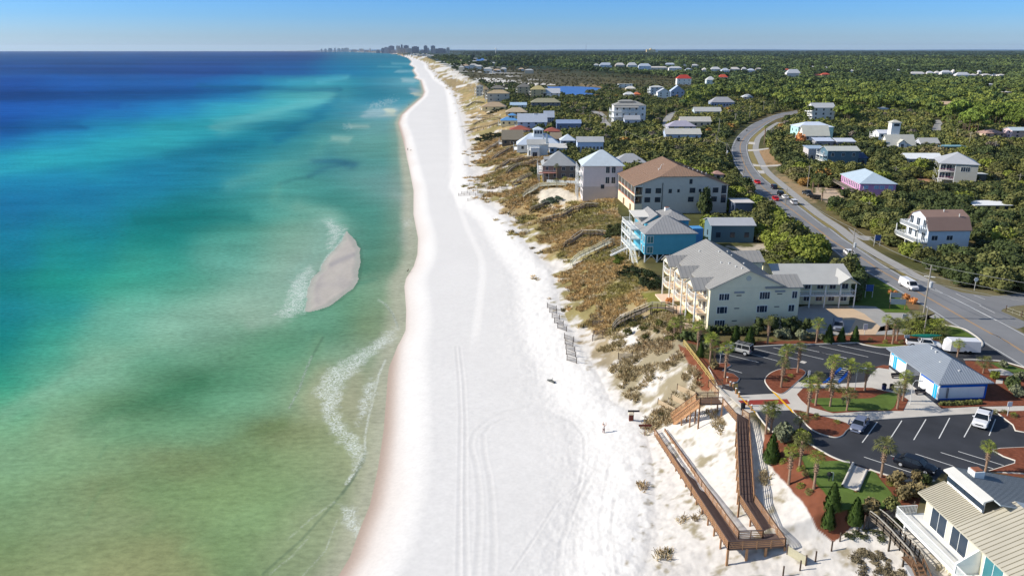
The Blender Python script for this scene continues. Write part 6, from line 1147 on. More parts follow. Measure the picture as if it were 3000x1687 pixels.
tr_ = root('box_trailer', G(*zz('B',1545,478)[0]), 'white box trailer parked on the drive behind the restroom roof', 'trailer'); a, c = at(*zz('B',1400,500)[0],11), at(*zz('B',1690,500)[0],11); tr_.rotation_euler = (0,0,math.atan2(c.y-a.y,c.x-a.x)-.12)
MB().hexa([(-3,-1.1,.5),(2.2,-1.1,.5),(2.2,1.1,.5),(-3,1.1,.5)], [(-3,-1.1,2.5),(2.0,-1.1,2.5),(2.0,1.1,2.5),(-3,1.1,2.5)]).build('body', carpaint('white', 0), tr_, off=(0,0,0)); MB().hexa([(-3.9,-.5,.5),(-3,-1.1,.5),(-3,1.1,.5),(-3.9,.5,.5)], [(-3.7,-.5,2.3),(-3,-1.08,2.45),(-3,1.08,2.45),(-3.7,.5,2.3)]).build('nose', carpaint('white', 0), tr_, off=(0,0,0))
for x in (-.4,.4):
    for s in (-1,1): w = MB().tube([(x,s*.9,.35),(x,s*1.13,.35)], .35, 12).build('wheel', tyre, tr_, off=(0,0,0))
RD_ = ('F',560,900,1100,1200)
put('van','white',(232,232,232),'F',945,1065,RD_,'white cargo van driving on the highway beside the lawn',cat='van'); put('sedan','white',(228,228,230),'F',320,715,('F',130,640,560,920),'white saloon alone on the highway above the van')
put('sedan','red',(190,30,34),'I',332,1150,('I',150,1060,450,1240),'red saloon with pale roof reflection, the farther of two red cars'); put('sedan','red',(190,30,34),'I',590,1385,('I',430,1250,700,1449),'red saloon, the nearer of two red cars, by the dark parked ones')
AW = ('I',700,1330,520,1190); put('suv','darkblue',(34,44,60),'I',565,1222,AW,'dark blue off-roader in the far lane beyond the red cars',cat='off-roader'); put('suv','black',(24,26,30),'I',655,1318,AW,'black off-roader between the red car and the white one',cat='off-roader'); put('sedan','white',0,'I',722,1362,AW,'white saloon right behind the black off-roader'); put('suv','whitesuv',(226,226,226),'I',845,1440,AW,'white off-roader last in the short queue',cat='off-roader')
put('suv','darkblue',0,'I',62,548,('I',150,450,40,600),'dark blue car coming round the highway bend',cat='off-roader'); put('suv','greysuv',(120,126,140),'B',195,230,('B',190,180,200,280),'shaded grey-blue off-roader parked behind clipped shrubs in the court',cat='off-roader'); put('suv','black',0,'I',815,575,('I',780,570,860,570),'black car parked beside the copper coloured tree',cat='off-roader')
put('pickup','darkgrey',(44,48,52),'I',1040,1315,('I',960,1290,1100,1350),'dark pickup on the verge, left of a low dark trailer',cat='pickup')
t2 = root('cargo_trailer', G(*zz('I',1150,1370)[0]), 'low dark trailer standing right of the dark pickup', 'trailer'); MB().box((0,0,1.0), (3.6,1.8,1.1)).build('body', plastic, t2, off=(0,0,0)); [MB().tube([(0,s*.8,.35),(0,s*1.0,.35)], .35, 12).build('wheel', tyre, t2, off=(0,0,0)) for s in (-1,1)]; t2.rotation_euler = (0,0,-.5)
for i, q in enumerate(((150,140),(185,128))): ky = root('kayak', G(*zz('F', *q)[0]), ('orange kayak lying left by the pink house','orange kayak lying right by the pink house')[i], 'kayak', 'orange kayaks'); MB().tube([rloc(ky)+Vector((x,x*.2,.35)) for x in (-1.8,-1,0,1,1.8)], [.03,.28,.36,.28,.03], 8).build('hull', mat('orange_hull', (226,140,40), .5), ky)
mc = root('motorcycle', G(*zz('I',182,408)[0]), 'lone motorcycle on the highway bend', 'motorcycle'); mc.rotation_euler = (0,0,-2.2)
for x in (-.7,.7): MB().tube([(x,-.07,.32),(x,.07,.32)], .32, 12).build('wheel', tyre, mc, off=(0,0,0))
MB().tube([(-.7,0,.7),(-.2,0,.8),(.3,0,.9),(.55,0,.95)], [.12,.16,.2,.1], 8).build('body', plastic, mc, off=(0,0,0))
# ================================================================ poles and wires
polem = mat('pole_wood', (150,144,134), .9, .15, 2); wirem = mat('wire', (150,150,146), .6); POLES = {}
def upole(key, k, bx, by, tx, ty, label, arms=1, can_=0, w=.17):
    g_ = G(*zz(k, bx, by)[0]); tp = zz(k, tx, ty)[0]; h = max(6, min(15, zat(g_.y, tp[1])-g_.z)); o = root('utility_pole', g_, label, 'utility pole', 'utility poles along the roads'); MB().tube([g_-Vector((0,0,.3)), g_+Vector((0,0,h))], [w, w*.62], 8).build('pole', polem, o)
    for i in range(arms): MB().beam(g_+Vector((-.9,.5,h-.8-i*1.6)), g_+Vector((.9,-.5,h-.8-i*1.6)), .12).build('crossarm', trim if i else polem, o)
    if can_: MB().lathe(g_+Vector((.35,-.3,h-4.6)), [(.2,0),(.34,.05),(.34,1.1),(.2,1.2)], 10).build('transformer', mat('transformer_grey', (190,194,198), .5), o)
    POLES[key] = g_+Vector((0,0,h))
upole('a','F',1100,1385,1178,822,'tallest utility pole with two crossarms and transformer beside the lawn',2,1,.2); upole('b','F',325,862,360,440,'utility pole left of the white saloon above the cream lodge',1,1); upole('c','B',1105,310,1130,60,'short leaning pole in the palm clump',0,0,.14); upole('d','F',510,340,532,135,'grey pole rising from the hedge below the pink house',1,0)
for i, q in enumerate(((120,1170,125,985),(145,1000,145,870),(1040,1210,1032,890),(580,790,578,620),(545,500,545,370),(520,510,523,425),(217,270,245,50),(415,140,430,-20),(15,300,25,155),(730,1449,770,1290))): upole('i%d' % i, 'I', *q, 'utility pole %s' % ('at the left road edge beside the red saloon','at the verge above the red saloon','tall pale one in front of the scrub left of the pink house','thin pale one by the copper-tree driveway','pale one right of the lone tall palm','short pale one just right of the lone tall palm','by the dark thicket at the far highway bend','in dark woods beyond the highway bend','at the left side of the far highway bend','standing between the queued cars')[i], 1, i == 0)
for i, q in enumerate(((1655,220,1668,20),(1815,460,1842,110),(625,260,628,155),(180,90,186,0))): upole('g%d' % i, 'G', *q, 'utility pole %s' % ('upper of two left of the highway above the brown condominium','lower of two left of the highway with transformer','in scrub behind the brown roof','behind the low grey hip roof')[i], 1, i == 1)
for i, q in enumerate(((35,910,38,780),(118,1015,115,890),(310,1160,308,1060),(570,1230,575,1085),(1740,1150,1755,930),(1950,990,1953,870),(2125,965,2148,775),(2300,860,2312,720),(2440,800,2445,700),(1710,1287,1715,1170),(1480,720,1483,650))): upole('l%d' % i, 'L', *q, 'utility pole %s' % ('at the dark wood left of the back lane','left of the back lane entrance','at the near end of the back lane','below the colonnaded white house','tall one left of the highway bend','beside scrub near the highway bend','tall pale one in front of dark roadside woods','in the roadside woods, second from right','in the roadside woods, farthest right','below the tall one near the highway bend','small one among trees below the gabled blue house')[i], 1)
for i, q in enumerate(((1215,525,1240,370),(1390,640,1412,410),(1745,760,1765,560),(2090,1220,2112,1090),(340,1110,350,1005))): upole('j%d' % i, 'J', *q, 'utility pole %s' % ('left one below the pine stand','tall pale one right of the teal house','with transformer among bushes right of the grey house','by the lane at the right picture edge','short one between the pink house and bungalow')[i], 1, i == 2)
def wire(a, c, label, dz=0., sag=.9, r=.035):
    A, C_ = POLES[a]+Vector((0,0,dz)), POLES[c]+Vector((0,0,dz)); pts = [A.lerp(C_, i/14)-Vector((0,0,sag*4*(i/14)*(1-i/14))) for i in range(15)]
    o = MB().tube(pts, r, 5).build('power_line', wirem, off=A); o.location = A; tag(o, label, 'power line', 'overhead wires along the highway')
POLES['off'] = POLES['a']+Vector((44,-34,0))
for dz, nm in ((0,'top'),(-2.2,'middle'),(-3.6,'lowest')): wire('b','a','%s wire between the lodge pole and the tall transformer pole' % nm, dz); wire('a','off','%s wire from the tall transformer pole out of the picture at right' % nm, dz)
wire('i9','b','wire from the queue pole to the lodge pole'); wire('g1','i0','wire from the transformer pole to the red saloon pole'); wire('g0','g1','wire between the two poles above the brown condominium'); wire('l4','l9','wire between poles at the highway bend'); wire('l3','g2','wire crossing the scrub behind the brown roof')
# ================================================================ far skyline
tw = [mat('tower_%d' % i, c, .8, .1, .02) for i, c in enumerate(((150,152,166),(196,190,186),(120,126,148),(176,168,166),(206,204,202)))]  # last one paler: haze fade put into the colour of the farthest towers
for i, (x0, x1, yt, Yd, ci) in enumerate(sorted(((385,400,103,17,1),(430,455,103,17,0),(480,525,95,17,0),(555,570,92,17,1),(595,630,97,17,0),(645,675,97,17,2),(680,735,92,17,0),(865,925,103,15,2),(1000,1012,98,14,0),(1148,1180,96,10.6,2),(1182,1235,86,10.5,0),(1240,1308,68,10.2,2),(1335,1362,66,9.9,1),(1364,1380,66,9.9,1),(1384,1400,90,9.8,3),(1396,1414,52,9.9,2),(1430,1489,62,9.7,2),(1410,1446,97,9.4,3),(1452,1528,96,9.2,1),(1532,1618,76,9.5,2),(1683,1724,65,9.5,2),(1727,1746,95,9.4,0),(1772,1822,66,9.3,2),(1792,1830,98,9.0,3),(1834,1955,100,9.1,2),(1966,2004,88,9.3,1),(1270,1330,122,9.6,3),(1640,1680,118,9.0,3),(1080,1130,118,11,3),(930,990,117,14,3),(760,850,112,15.5,3)))):
    Y_ = Yd*1000; q0, q1 = zz('N', x0, yt, x1, yt); s_ = Y_*CP/F*1.0; dp = Y_*CP+CZ*SP; X0, X1 = (q0[0]-1500)/F*dp, (q1[0]-1500)/F*dp; zt = zat(Y_, q0[1]); zb = -float(drop(Y_))-2; W_ = X1-X0
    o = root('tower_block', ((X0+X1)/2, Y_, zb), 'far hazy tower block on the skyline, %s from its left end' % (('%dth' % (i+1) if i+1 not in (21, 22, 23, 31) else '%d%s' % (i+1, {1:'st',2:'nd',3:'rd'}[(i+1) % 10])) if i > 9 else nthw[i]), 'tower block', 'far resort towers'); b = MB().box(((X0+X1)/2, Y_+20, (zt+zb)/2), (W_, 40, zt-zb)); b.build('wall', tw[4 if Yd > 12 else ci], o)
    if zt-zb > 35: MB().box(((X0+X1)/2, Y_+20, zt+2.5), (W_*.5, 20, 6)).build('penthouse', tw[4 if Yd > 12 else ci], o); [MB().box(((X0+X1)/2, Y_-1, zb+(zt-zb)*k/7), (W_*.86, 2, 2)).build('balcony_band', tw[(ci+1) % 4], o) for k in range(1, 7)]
def far(name, label, cat, px0, px1, pyt, Yd, fn):
    dp = Yd*CP+CZ*SP; X0, X1 = (px0-1500)/F*dp, (px1-1500)/F*dp; zt = zat(Yd, pyt); zb = -float(drop(Yd))-1; o = root(name, ((X0+X1)/2, Yd, zb), label, cat); fn(o, (X0+X1)/2, X1-X0, Yd, zb, zt)
far('water_tower','white water tower standing over the far woods','water tower',1450,1455,141.5,6500, lambda o, x, w, y, b, t: (MB().tube([(x,y,b),(x,y,t-8)], 1.6, 8).build('column', trim, o), MB().lathe((x,y,t-12), [(1.5,0),(7,4),(8,7),(6,11),(1,13)], 14).build('tank', trim, o)))
far('radio_mast','thin lattice mast on the far horizon','mast',1716,1717,131,9000, lambda o, x, w, y, b, t: MB().tube([(x,y,b),(x,y,t)], [2.4,1.2], 4).build('mast', tw[2], o))
far('resort_hotel','cream domed hotel block on the far horizon','hotel',1893,1918,146,8500, lambda o, x, w, y, b, t: (MB().box((x,y,(b+t)/2), (w,40,t-b)).build('wall', wm_((222,196,140)), o), MB().lathe((x,y,t), [(16,0),(14,6),(6,11)], 10).build('dome', wm_((222,196,140)), o), MB().box((x+w*.7,y,(b+t)/2-3), (w*.3,40,t-b-6)).build('wing', trim, o)))

# roofs strung along the far shore behind the dunes
rg = random.Random(5); wr = [wm_((226,222,214)), wm_((206,196,176)), wm_((196,204,214))]; rr_ = [rm_((212,208,200)), rm_((190,190,190)), rm_((200,176,150))]
for i in range(64):
    Y_ = 1750+5200*(i/64)**1.3; X_ = float(xc(Y_))+rg.uniform(10, 90)*(1+1.2*(i % 2)); zb = float(hgt(X_, Y_, False)); w, d, h = rg.uniform(11, 20), rg.uniform(9, 14), rg.uniform(5, 10)
    o = root('shore_house', (X_, Y_, zb), 'tiny %s far house on the dune ridge, %s from the near end' % (('white','sandy','grey')[i % 3], nthw[i] if i < 10 else '%d%s' % (i+1, {1:'st',2:'nd',3:'rd'}.get((i+1) % 10, 'th') if not 10 < i+1 < 14 else 'th')), 'house', 'tiny houses strung along the far shore'); k = i % 3
    MB().box((0,0,h/2), (w,d,h)).build('wall', wr[k], o, off=(0,0,0)); MB().hexa([(-w/2-.5,-d/2-.5,h),(w/2+.5,-d/2-.5,h),(w/2+.5,d/2+.5,h),(-w/2-.5,d/2+.5,h)], [(-w/4,-.3,h+2.4),(w/4,-.3,h+2.4),(w/4,.3,h+2.4),(-w/4,.3,h+2.4)]).build('roof', rr_[(i*7) % 3], o, off=(0,0,0))
# ================================================================ plants
def leafmat(name, rnd=.28, base=None):
    m = D.materials.new(name); m.use_nodes = True; n = m.node_tree; L = n.links.new; p = n.nodes['Principled BSDF']; p.inputs['Roughness'].default_value = .75; p.inputs['Specular IOR Level'].default_value = .15
    if base is None: a = n.nodes.new('ShaderNodeAttribute'); a.attribute_name = 'Col'; src = a.outputs[0]
    else: a = n.nodes.new('ShaderNodeRGB'); a.outputs[0].default_value = (*lin(base), 1); src = a.outputs[0]
    oi = n.nodes.new('ShaderNodeObjectInfo'); g = n.nodes.new('ShaderNodeNewGeometry'); nz = n.nodes.new('ShaderNodeTexNoise'); nz.inputs['Scale'].default_value = .9; nz.inputs['Detail'].default_value = 3; L(g.outputs['Position'], nz.inputs['Vector'])
    m1 = n.nodes.new('ShaderNodeMapRange'); m1.inputs[3].default_value = 1-rnd; m1.inputs[4].default_value = 1+rnd; L(oi.outputs['Random'], m1.inputs[0])
    m2 = n.nodes.new('ShaderNodeMapRange'); m2.inputs[1].default_value = .3; m2.inputs[2].default_value = .7; m2.inputs[3].default_value = .72; m2.inputs[4].default_value = 1.3; L(nz.outputs[0], m2.inputs[0])
    m3 = n.nodes.new('ShaderNodeMath'); m3.operation = 'MULTIPLY'; L(m1.outputs[0], m3.inputs[0]); L(m2.outputs[0], m3.inputs[1])
    s = n.nodes.new('ShaderNodeVectorMath'); s.operation = 'SCALE'; L(src, s.inputs[0]); L(m3.outputs[0], s.inputs['Scale']); L(s.outputs[0], p.inputs['Base Color']); return m
LF = leafmat('leaf_mass'); LDK = leafmat('leaf_dark_oak', .22, (74,85,49)); LOL = leafmat('leaf_olive', .22, (103,105,60)); LYG = leafmat('leaf_yellow_green', .22, (123,132,56)); LPN = leafmat('needle_green', .35, (108,125,54)); LGY = leafmat('leaf_grey_green', .2, (116,121,94)); LCY = leafmat('cypress_green', .2, (74,94,43)); LRD = leafmat("leaf_reddish", .25, (125,112,78)); LCU = leafmat('leaf_copper', .2, (208,143,87)); LBG = leafmat('bare_twigs', .2, (143,130,119))
bark = mat('bark', (110,94,80), .9, .2, 3); pbark = mat('palm_bark', (150,124,104), .9, .25, 4)
def blob(n, rx, rz, leaf, seed, lobes=9, flat=.0, inner=True):
    r = np.random.default_rng(seed); C_ = []; 
    for i in range(lobes):
        a = r.random()*6.283; e = r.random()**.8; rr = math.sqrt(1-e*e*.8)*.62; C_.append((math.cos(a)*rr*rx, math.sin(a)*rr*rx, (.30+.55*e*(1-flat))*rz*1.15, (.34+.22*r.random())*rx))
    C_.append((0,0,rz*.45,rx*.6)); C_ = np.array(C_); w = C_[:, 3]**2; k = r.choice(len(C_), n, p=w/w.sum())
    d = r.normal(size=(n, 3)); d[:, 2] = np.abs(d[:, 2])*1.0-.25; d /= np.linalg.norm(d, axis=1)[:, None]
    sq = np.array([1, 1, min(1.1, rz/rx)]); c = C_[k, :3]+d*C_[k, 3][:, None]*sq*(.82+.26*r.random(n))[:, None]
    nr = d+r.normal(size=(n, 3))*.55; nr /= np.linalg.norm(nr, axis=1)[:, None]; t = np.cross(nr, r.normal(size=(n, 3))); t /= np.linalg.norm(t, axis=1)[:, None]; u = np.cross(nr, t)
    s = leaf*(.6+.8*r.random(n))[:, None]; V = np.stack([c-t*s-u*s*.7, c+t*s-u*s*.5, c+t*s*.8+u*s*.7, c-t*s*.7+u*s*.6], 1).reshape(-1, 3); Fq = np.arange(4*n).reshape(n, 4)
    if inner:  # solid core added inside each lobe to block light through the leaves
        iv = []; 
        for (x, y, z, q) in C_:
            for zz_ in (-.8, -.1, .55):
                rr = math.sqrt(max(0, 1-zz_*zz_))*q*.8
                for m in range(5): a = m*1.2566; iv.append((x+rr*math.cos(a), y+rr*math.sin(a), z+zz_*q*.8*sq[2]))
        b0 = len(V); f2 = []
        for li in range(len(C_)):
            for l in range(2):
                for m in range(5): m2 = (m+1) % 5; s0 = b0+li*15+l*5; f2.append((s0+m, s0+m2, s0+5+m2, s0+5+m))
            s0 = b0+li*15+10; f2.append((s0, s0+1, s0+2, s0+3)); f2.append((s0, s0+3, s0+4, s0+4))
        f2 = [f for f in f2 if len(set(f)) == 4]; V = np.concatenate([V, np.array(iv)]); Fq = np.concatenate([Fq, np.array(f2)])
    V[:, 2] = np.maximum(V[:, 2], -.2); return V, Fq
def merge(tpls, P, S, ROT, COLS, name, m, SZ=None):
    Vs, Fs, Cs = [], [], []; base = 0; pick = RNG.integers(0, len(tpls), len(P))
    for t, (V, Fq) in enumerate(tpls):
        ix = np.nonzero(pick == t)[0]
        if not len(ix): continue
        c, s = np.cos(ROT[ix])[:, None], np.sin(ROT[ix])[:, None]; sx = S[ix][:, None]; sz = (SZ[ix] if SZ is not None else S[ix])[:, None]
        X = (V[None, :, 0]*c-V[None, :, 1]*s)*sx+P[ix][:, 0:1]; Y = (V[None, :, 0]*s+V[None, :, 1]*c)*sx+P[ix][:, 1:2]; Z = V[None, :, 2]*sz+P[ix][:, 2:3]
        W = np.stack([X, Y, Z], -1).reshape(-1, 3); n = len(V); Fi = (Fq[None]+(np.arange(len(ix))*n)[:, None, None]).reshape(-1, 4)+base
        ck = COLS[ix][:, None, :]*(.88+.24*RNG.random((len(ix), n//4+1)).repeat(4, 1)[:, :n, None]); Vs.append(W); Fs.append(Fi); Cs.append(np.broadcast_to(ck, (len(ix), n, 3)).reshape(-1, 3)); base += len(W)
    return npmesh(name, np.concatenate(Vs), np.concatenate(Fs), m, np.concatenate(Cs))
# ---- where wild plants grow
def excl_mask(X, Y):
    m = np.zeros(X.shape, bool)
    for pl in EXCL:
        a = np.array(pl); ix = np.nonzero((X > a[:,0].min()) & (X < a[:,0].max()) & (Y > a[:,1].min()) & (Y < a[:,1].max()) & ~m)[0]
        if len(ix): m[ix] |= inpoly(X[ix], Y[ix], pl)
    return m
def scatter(y0, y1, sp, tan0=-.35, tan1=.80, growf=0.):
    out = []; y = y0
    while y < y1:
        s = sp*(1+growf*(y-y0)/(y1-y0)); xs_ = np.arange(tan0*y, tan1*y, s); out.append(np.stack([xs_+RNG.random(len(xs_))*s, np.full(len(xs_), y)+RNG.random(len(xs_))*s], 1)); y += s
    P = np.concatenate(out); X, Y = P[:, 0], P[:, 1]; k = (X > xc(Y)+3.5) & (X < 70+.85*Y); P = P[k]; k = ~excl_mask(P[:, 0], P[:, 1]); return P[k]
def blocks(X, Y, top, r):   # true where a plant of that height would hide a house, lake or road the survey shows in the clear
    g_ = hgt(X, Y, False); pxx, pyt = pix(X, Y, g_+top); _, pyb = pix(X, Y, g_); rr = r*F/(Y*CP); m = np.zeros(X.shape, bool)
    for x0, x1, y0, y1, Yh in HRECT: m |= (Y < Yh) & (pxx+rr*.6 > x0) & (pxx-rr*.6 < x1) & (pyt < y1-(y1-y0)*.12) & (pyb > y0)
    return m
for l_ in (LK1, LK2):
    q_ = [pix(p.x, p.y, p.z) for p in l_]; HRECT.append((min(a[0] for a in q_), max(a[0] for a in q_), min(a[1] for a in q_), max(a[1] for a in q_), min(p.y for p in l_)))
HRECT.append((2130, 2268, 716, 746, at(2200, 744, 11).y)); HRECT.append((2357, 2490, 552, 590, at(2400, 590, 11).y)); HRECT.append((2655, 2730, 524, 544, at(2700, 544, 11).y))
for Pl_, Pr_ in ((LE, RE), (offs(WALK, 1.6), offs(WALK, -1.6))):
    a_, b_ = resamp(Pl_, 90), resamp(Pr_, 90)
    for (x0_, y0_), (x1_, y1_) in zip(a_, b_):
        if y0_ < 700: u0, v0 = pix(x0_, y0_, 11); u1, v1 = pix(x1_, y1_, 11); HRECT.append((min(u0, u1)-4, max(u0, u1)+2, min(v0, v1)-2, max(v0, v1)+2, max(y0_, y1_)))
for x0_, x1_, y0_, y1_ in ((2455, 2640, 500, 585), (2725, 2885, 450, 552), (2645, 2850, 632, 728), (1800, 2140, 470, 640), (1870, 2080, 640, 780)): HRECT.append((x0_, x1_, y0_, y1_, at(0, y1_, 11).y+4))
for i_ in range(40, 150, 2):
    q_ = [pix(*l_[min(i_*2, len(l_)-1)]) for l_ in (LE, RE)]; HRECT.append((min(a[0] for a in q_), max(a[0] for a in q_), min(a[1] for a in q_)-1, max(a[1] for a in q_)+2, 1e4)) if 0 else None
PINEP = zz('T',1990,330,2080,205,3300,190,3400,420,2960,420,2840,400,2700,335,2560,330,2420,400,2320,330,2240,300,2110,285)
MARSH = zz('K',330,300,900,300,1500,360,2100,420,2300,560,1600,575,600,525,300,430)+[]
def classify(P):
    X, Y = P[:, 0], P[:, 1]; px, py = pix(X, Y, 11-drop(Y)); pine = inpoly(px, py, PINEP) & (fbm(X/40, Y/40, 2) > .40) | ((Y > 1500) & (fbm(X/120, Y/120, 2) > .38)); marsh = inpoly(px, py, zz('T',1360,205,1560,196,1760,212,1990,225,2060,262,1800,252,1640,258,1420,243,1340,222)); return pine, marsh, px, py
def colors(P, pine, px, py):
    X, Y = P[:, 0], P[:, 1]; n = len(P); r = RNG.random(n); h = fbm(X/30, Y/30, 3); pal_ = lin([(60,71,44),(80,89,51),(102,106,60),(124,124,62),(122,114,82)]); w = np.clip(h*1.35-.2+(r-.5)*.55, 0, .999)
    i = (w*4).astype(int); f = (w*4-i)[:, None]; c = pal_[i]*(1-f)+pal_[np.minimum(i+1, 4)]*f; c[r > .992] = lin((150,116,62)); c[(r > .95) & (r < .965)] = lin((112,104,92))
    rp = RNG.random(n)[:, None]; pc = (lin((62,80,46))*(1-rp)+lin((126,134,60))*rp)*(.75+.5*h)[:, None]; c = np.where(pine[:, None], pc, c); hf = fbm(X/90+7, Y/160, 3)[:, None]; fc_ = lin((46,62,46))*(1-sst(.4,.62,hf))+lin((86,100,60))*sst(.4,.62,hf); far = sst(600, 1500, Y)[:, None]; c = c*(1-far*.8)+fc_*(.55+.9*RNG.random(n))[:, None]*far*.8; return c
A = scatter(100, 430, 3.8, 0, 1.0); pine, marsh, px_, py_ = classify(A); Bm = (fbm(A[:,0]/11, A[:,1]/11, 3) > .30) & ~marsh & (A[:,1] > 118); A = A[Bm]; pine = pine[Bm]; px_ = px_[Bm]; py_ = py_[Bm]
colA = colors(A, pine, px_, py_); zA = hgt(A[:,0], A[:,1], False); sA = 1.7+2.2*RNG.random(len(A))**1.7+.9*fbm(A[:,0]/25, A[:,1]/25, 2)
k = ~blocks(A[:,0], A[:,1], sA*.85, sA); A, pine, px_, py_, colA, zA, sA = A[k], pine[k], px_[k], py_[k], colA[k], zA[k], sA[k]
# the 300 that show largest become trees of their own
infr = (px_ > -20) & (px_ < 3020) & (py_ > 0) & (py_ < 1700); score = sA/A[:,1]*infr*(1+.25*RNG.random(len(A))); top = np.argsort(-score)[:290]; rest = np.ones(len(A), bool); rest[top] = False
def tree_proto(kind, seed, leafm, lname, rx=1., rz=1.15, n=820, leaf=.085):
    V, Fq = blob(n, rx, rz, leaf, seed, 10); cme = npmesh('crown', V, Fq, leafm); me = cme.data; D.objects.remove(cme); t = MB(); rr = random.Random(seed)
    t.tube([(0,0,-.3),(.02,.03,.25),(.05,-.02,.55)], [.07,.055,.04], 6)
    for k in range(3): a = k*2.1+rr.random(); t.tube([(.02,.02,.25+.08*k),(math.cos(a)*.3,math.sin(a)*.3,.6),(math.cos(a)*.5,math.sin(a)*.5,.8)], [.04,.025,.01], 5)
    return me, mesh_only(t, bark)
PROT = {}
for nm, lm_, sd in (('dark', LDK, 5), ('olive', LOL, 6), ('bright', LYG, 7), ('grey', LGY, 8)):
    PROT[nm] = [tree_proto(nm, sd*10+k, lm_, nm) for k in range(3)]
def dirw(dx, dy):
    h = 'left of' if dx < 0 else 'right of'; v = 'behind' if dy < 0 else 'in front of'; dy *= 1.6; q = math.hypot(dx, dy)
    w = h if abs(dx) > abs(dy)*2 else v if abs(dy) > abs(dx)*2 else (v if v == 'behind' else 'before')+' and '+h
    return ('well ' if q > 120 else 'close ' if q < 50 else ''), w
LM = [('the barn-roofed house',2790,700),('the pink house',2590,560),('the grey house',2810,500),('the slate blue house',2490,450),('the blue garage',2145,680),('the brown condominium',1990,580),('the cream lodge',2400,850),
      ('the tall white beach house',1760,520),('the yellow bungalow',2900,600),('the lookout tower house',2640,400),('the white saloon car',2488,745),('the side road',2900,830),('the highway bend',2180,400),('the van',2760,800),('the wire-hung tall pole',2600,640),('the bright blue house',1950,680)]
KN = {'dark':'dark green','olive':'olive','bright':'yellow-green','grey':'grey-green'}
for i in top:
    c = colA[i]; k = 'bright' if c[1] > .17 else 'olive' if c[1] > .12 else 'grey' if abs(c[0]-c[1]) < .006 else 'dark'; me1, me2 = PROT[k][i % 3]; x, y = A[i]; z = zA[i]; s = sA[i]
    nm_, lx, ly = min(LM, key=lambda q: (q[1]-px_[i])**2+((q[2]-py_[i])*1.6)**2); dx_, dy_ = px_[i]-lx, py_[i]-ly
    fr2, w_ = dirw(dx_, dy_); zs_ = .70+.35*RNG.random()
    lb = '%s %s %s scrub oak %s%s %s' % ('large' if s > 3.4 else 'small' if s < 2.5 else 'middling', ('squat' if zs_ < .81 else 'domed' if zs_ < .93 else 'upright'), KN[k], fr2, w_, nm_)
    o = root('scrub_oak', (x, y, z), lb, 'tree', lb.replace(' scrub oak', ' scrub oaks')); o.scale = (s, s, s*zs_); o.rotation_euler = (0,0,RNG.random()*6.28)
    inst('crown', me1, o); inst('trunk', me2, o)
T1 = [blob(380, 1, 1.15, .125, 40+k, 10) for k in range(6)]; T2 = [blob(150, 1, 1.1, .2, 60+k, 8) for k in range(6)]; T3 = [blob(44, 1, 1.0, .32, 80+k, 4) for k in range(5)]
R_ = np.nonzero(rest)[0]; o = merge(T1, np.column_stack([A[R_], zA[R_]]), sA[R_], RNG.random(len(R_))*6.28, colA[R_], 'scrub_thicket', LF, sA[R_]*(.65+.35*RNG.random(len(R_)))); tag(o, 'dense evergreen scrub thicket filling the ground between the houses', 'scrub', kind='stuff')
A2 = scatter(430, 1000, 4.6, -.1, .8, .5); pine, marsh, px_, py_ = classify(A2); k = (fbm(A2[:,0]/14, A2[:,1]/14, 3) > .27) & ~(marsh & (RNG.random(len(A2)) > .3)); A2, pine, marsh, px_, py_ = A2[k], pine[k], marsh[k], px_[k], py_[k]
s2 = 1.7+1.5*RNG.random(len(A2)); s2[marsh] *= .5; tp = pine & (RNG.random(len(A2)) < .55); k = ~blocks(A2[:,0], A2[:,1], np.where(tp, 10., s2*.95), s2); A2, pine, marsh, px_, py_, s2, tp = A2[k], pine[k], marsh[k], px_[k], py_[k], s2[k], tp[k]; c2_ = colors(A2, pine, px_, py_); z2 = hgt(A2[:,0], A2[:,1], False); pk = np.nonzero(tp)[0]; ok = np.ones(len(A2), bool); ok[pk] = False; q = np.nonzero(ok)[0]
tag(merge(T2, np.column_stack([A2[q], z2[q]]), s2[q], RNG.random(len(q))*6.28, c2_[q], 'scrub_woodland', LF, s2[q]*(.7+.4*RNG.random(len(q)))), 'low evergreen woodland among the farther houses', 'woodland', kind='stuff')
# pines: nearest as their own objects
V, Fq = blob(420, 1, .75, .14, 91, 12, .3); cme = npmesh('crown', V+np.array([0,0,1.7]), Fq, LPN); PC = cme.data; D.objects.remove(cme); PT = mesh_only(MB().tube([(0,0,-.2),(.02,0,1),(.0,.04,2.1)], [.05,.04,.02], 6).tube([(0,0,1.6),(.35,.1,2.0)], [.025,.01], 5).tube([(0,0,1.7),(-.3,.2,2.1)], [.025,.01], 5), bark)
LMP = [('the lookout tower house',2640,400),('the stepped-roof house',2410,330),('the small pale roof',2592,325),('the tan gabled roof',2780,310),('the pinkish bungalow',2920,395),('the big white pinewood house',2325,215),('the raised grey hip-roofed house',2118,300),('the highway bend',2260,330)]
ordp = pk[np.argsort(A2[pk, 1])]
for j, i in enumerate(ordp[:170]):
    o = root('pine_tree', (A2[i,0], A2[i,1], z2[i]), 'x', 'pine tree'); s = 3.4+1.6*RNG.random(); ppx, ppy = pix(A2[i,0], A2[i,1], 18.); nm_, lx, ly = min(LMP, key=lambda q: (q[1]-ppx)**2+((q[2]-ppy)*3)**2); w_ = ('left of' if ppx < lx-14 else 'right of' if ppx > lx+14 else 'behind' if ppy < ly else 'in front of'); lb = '%s pine %s%s %s' % ('spreading' if s > 4.3 else 'slender' if s < 3.8 else 'middling', 'well ' if abs(ppx-lx) > 120 else '', w_, nm_); tag(o, lb, 'pine tree', lb.replace(' pine ', ' pines ')); o.scale = (s, s, s*(.95+.35*RNG.random())); o.rotation_euler = (0,0,RNG.random()*6.28); inst('crown', PC, o); inst('trunk', PT, o)
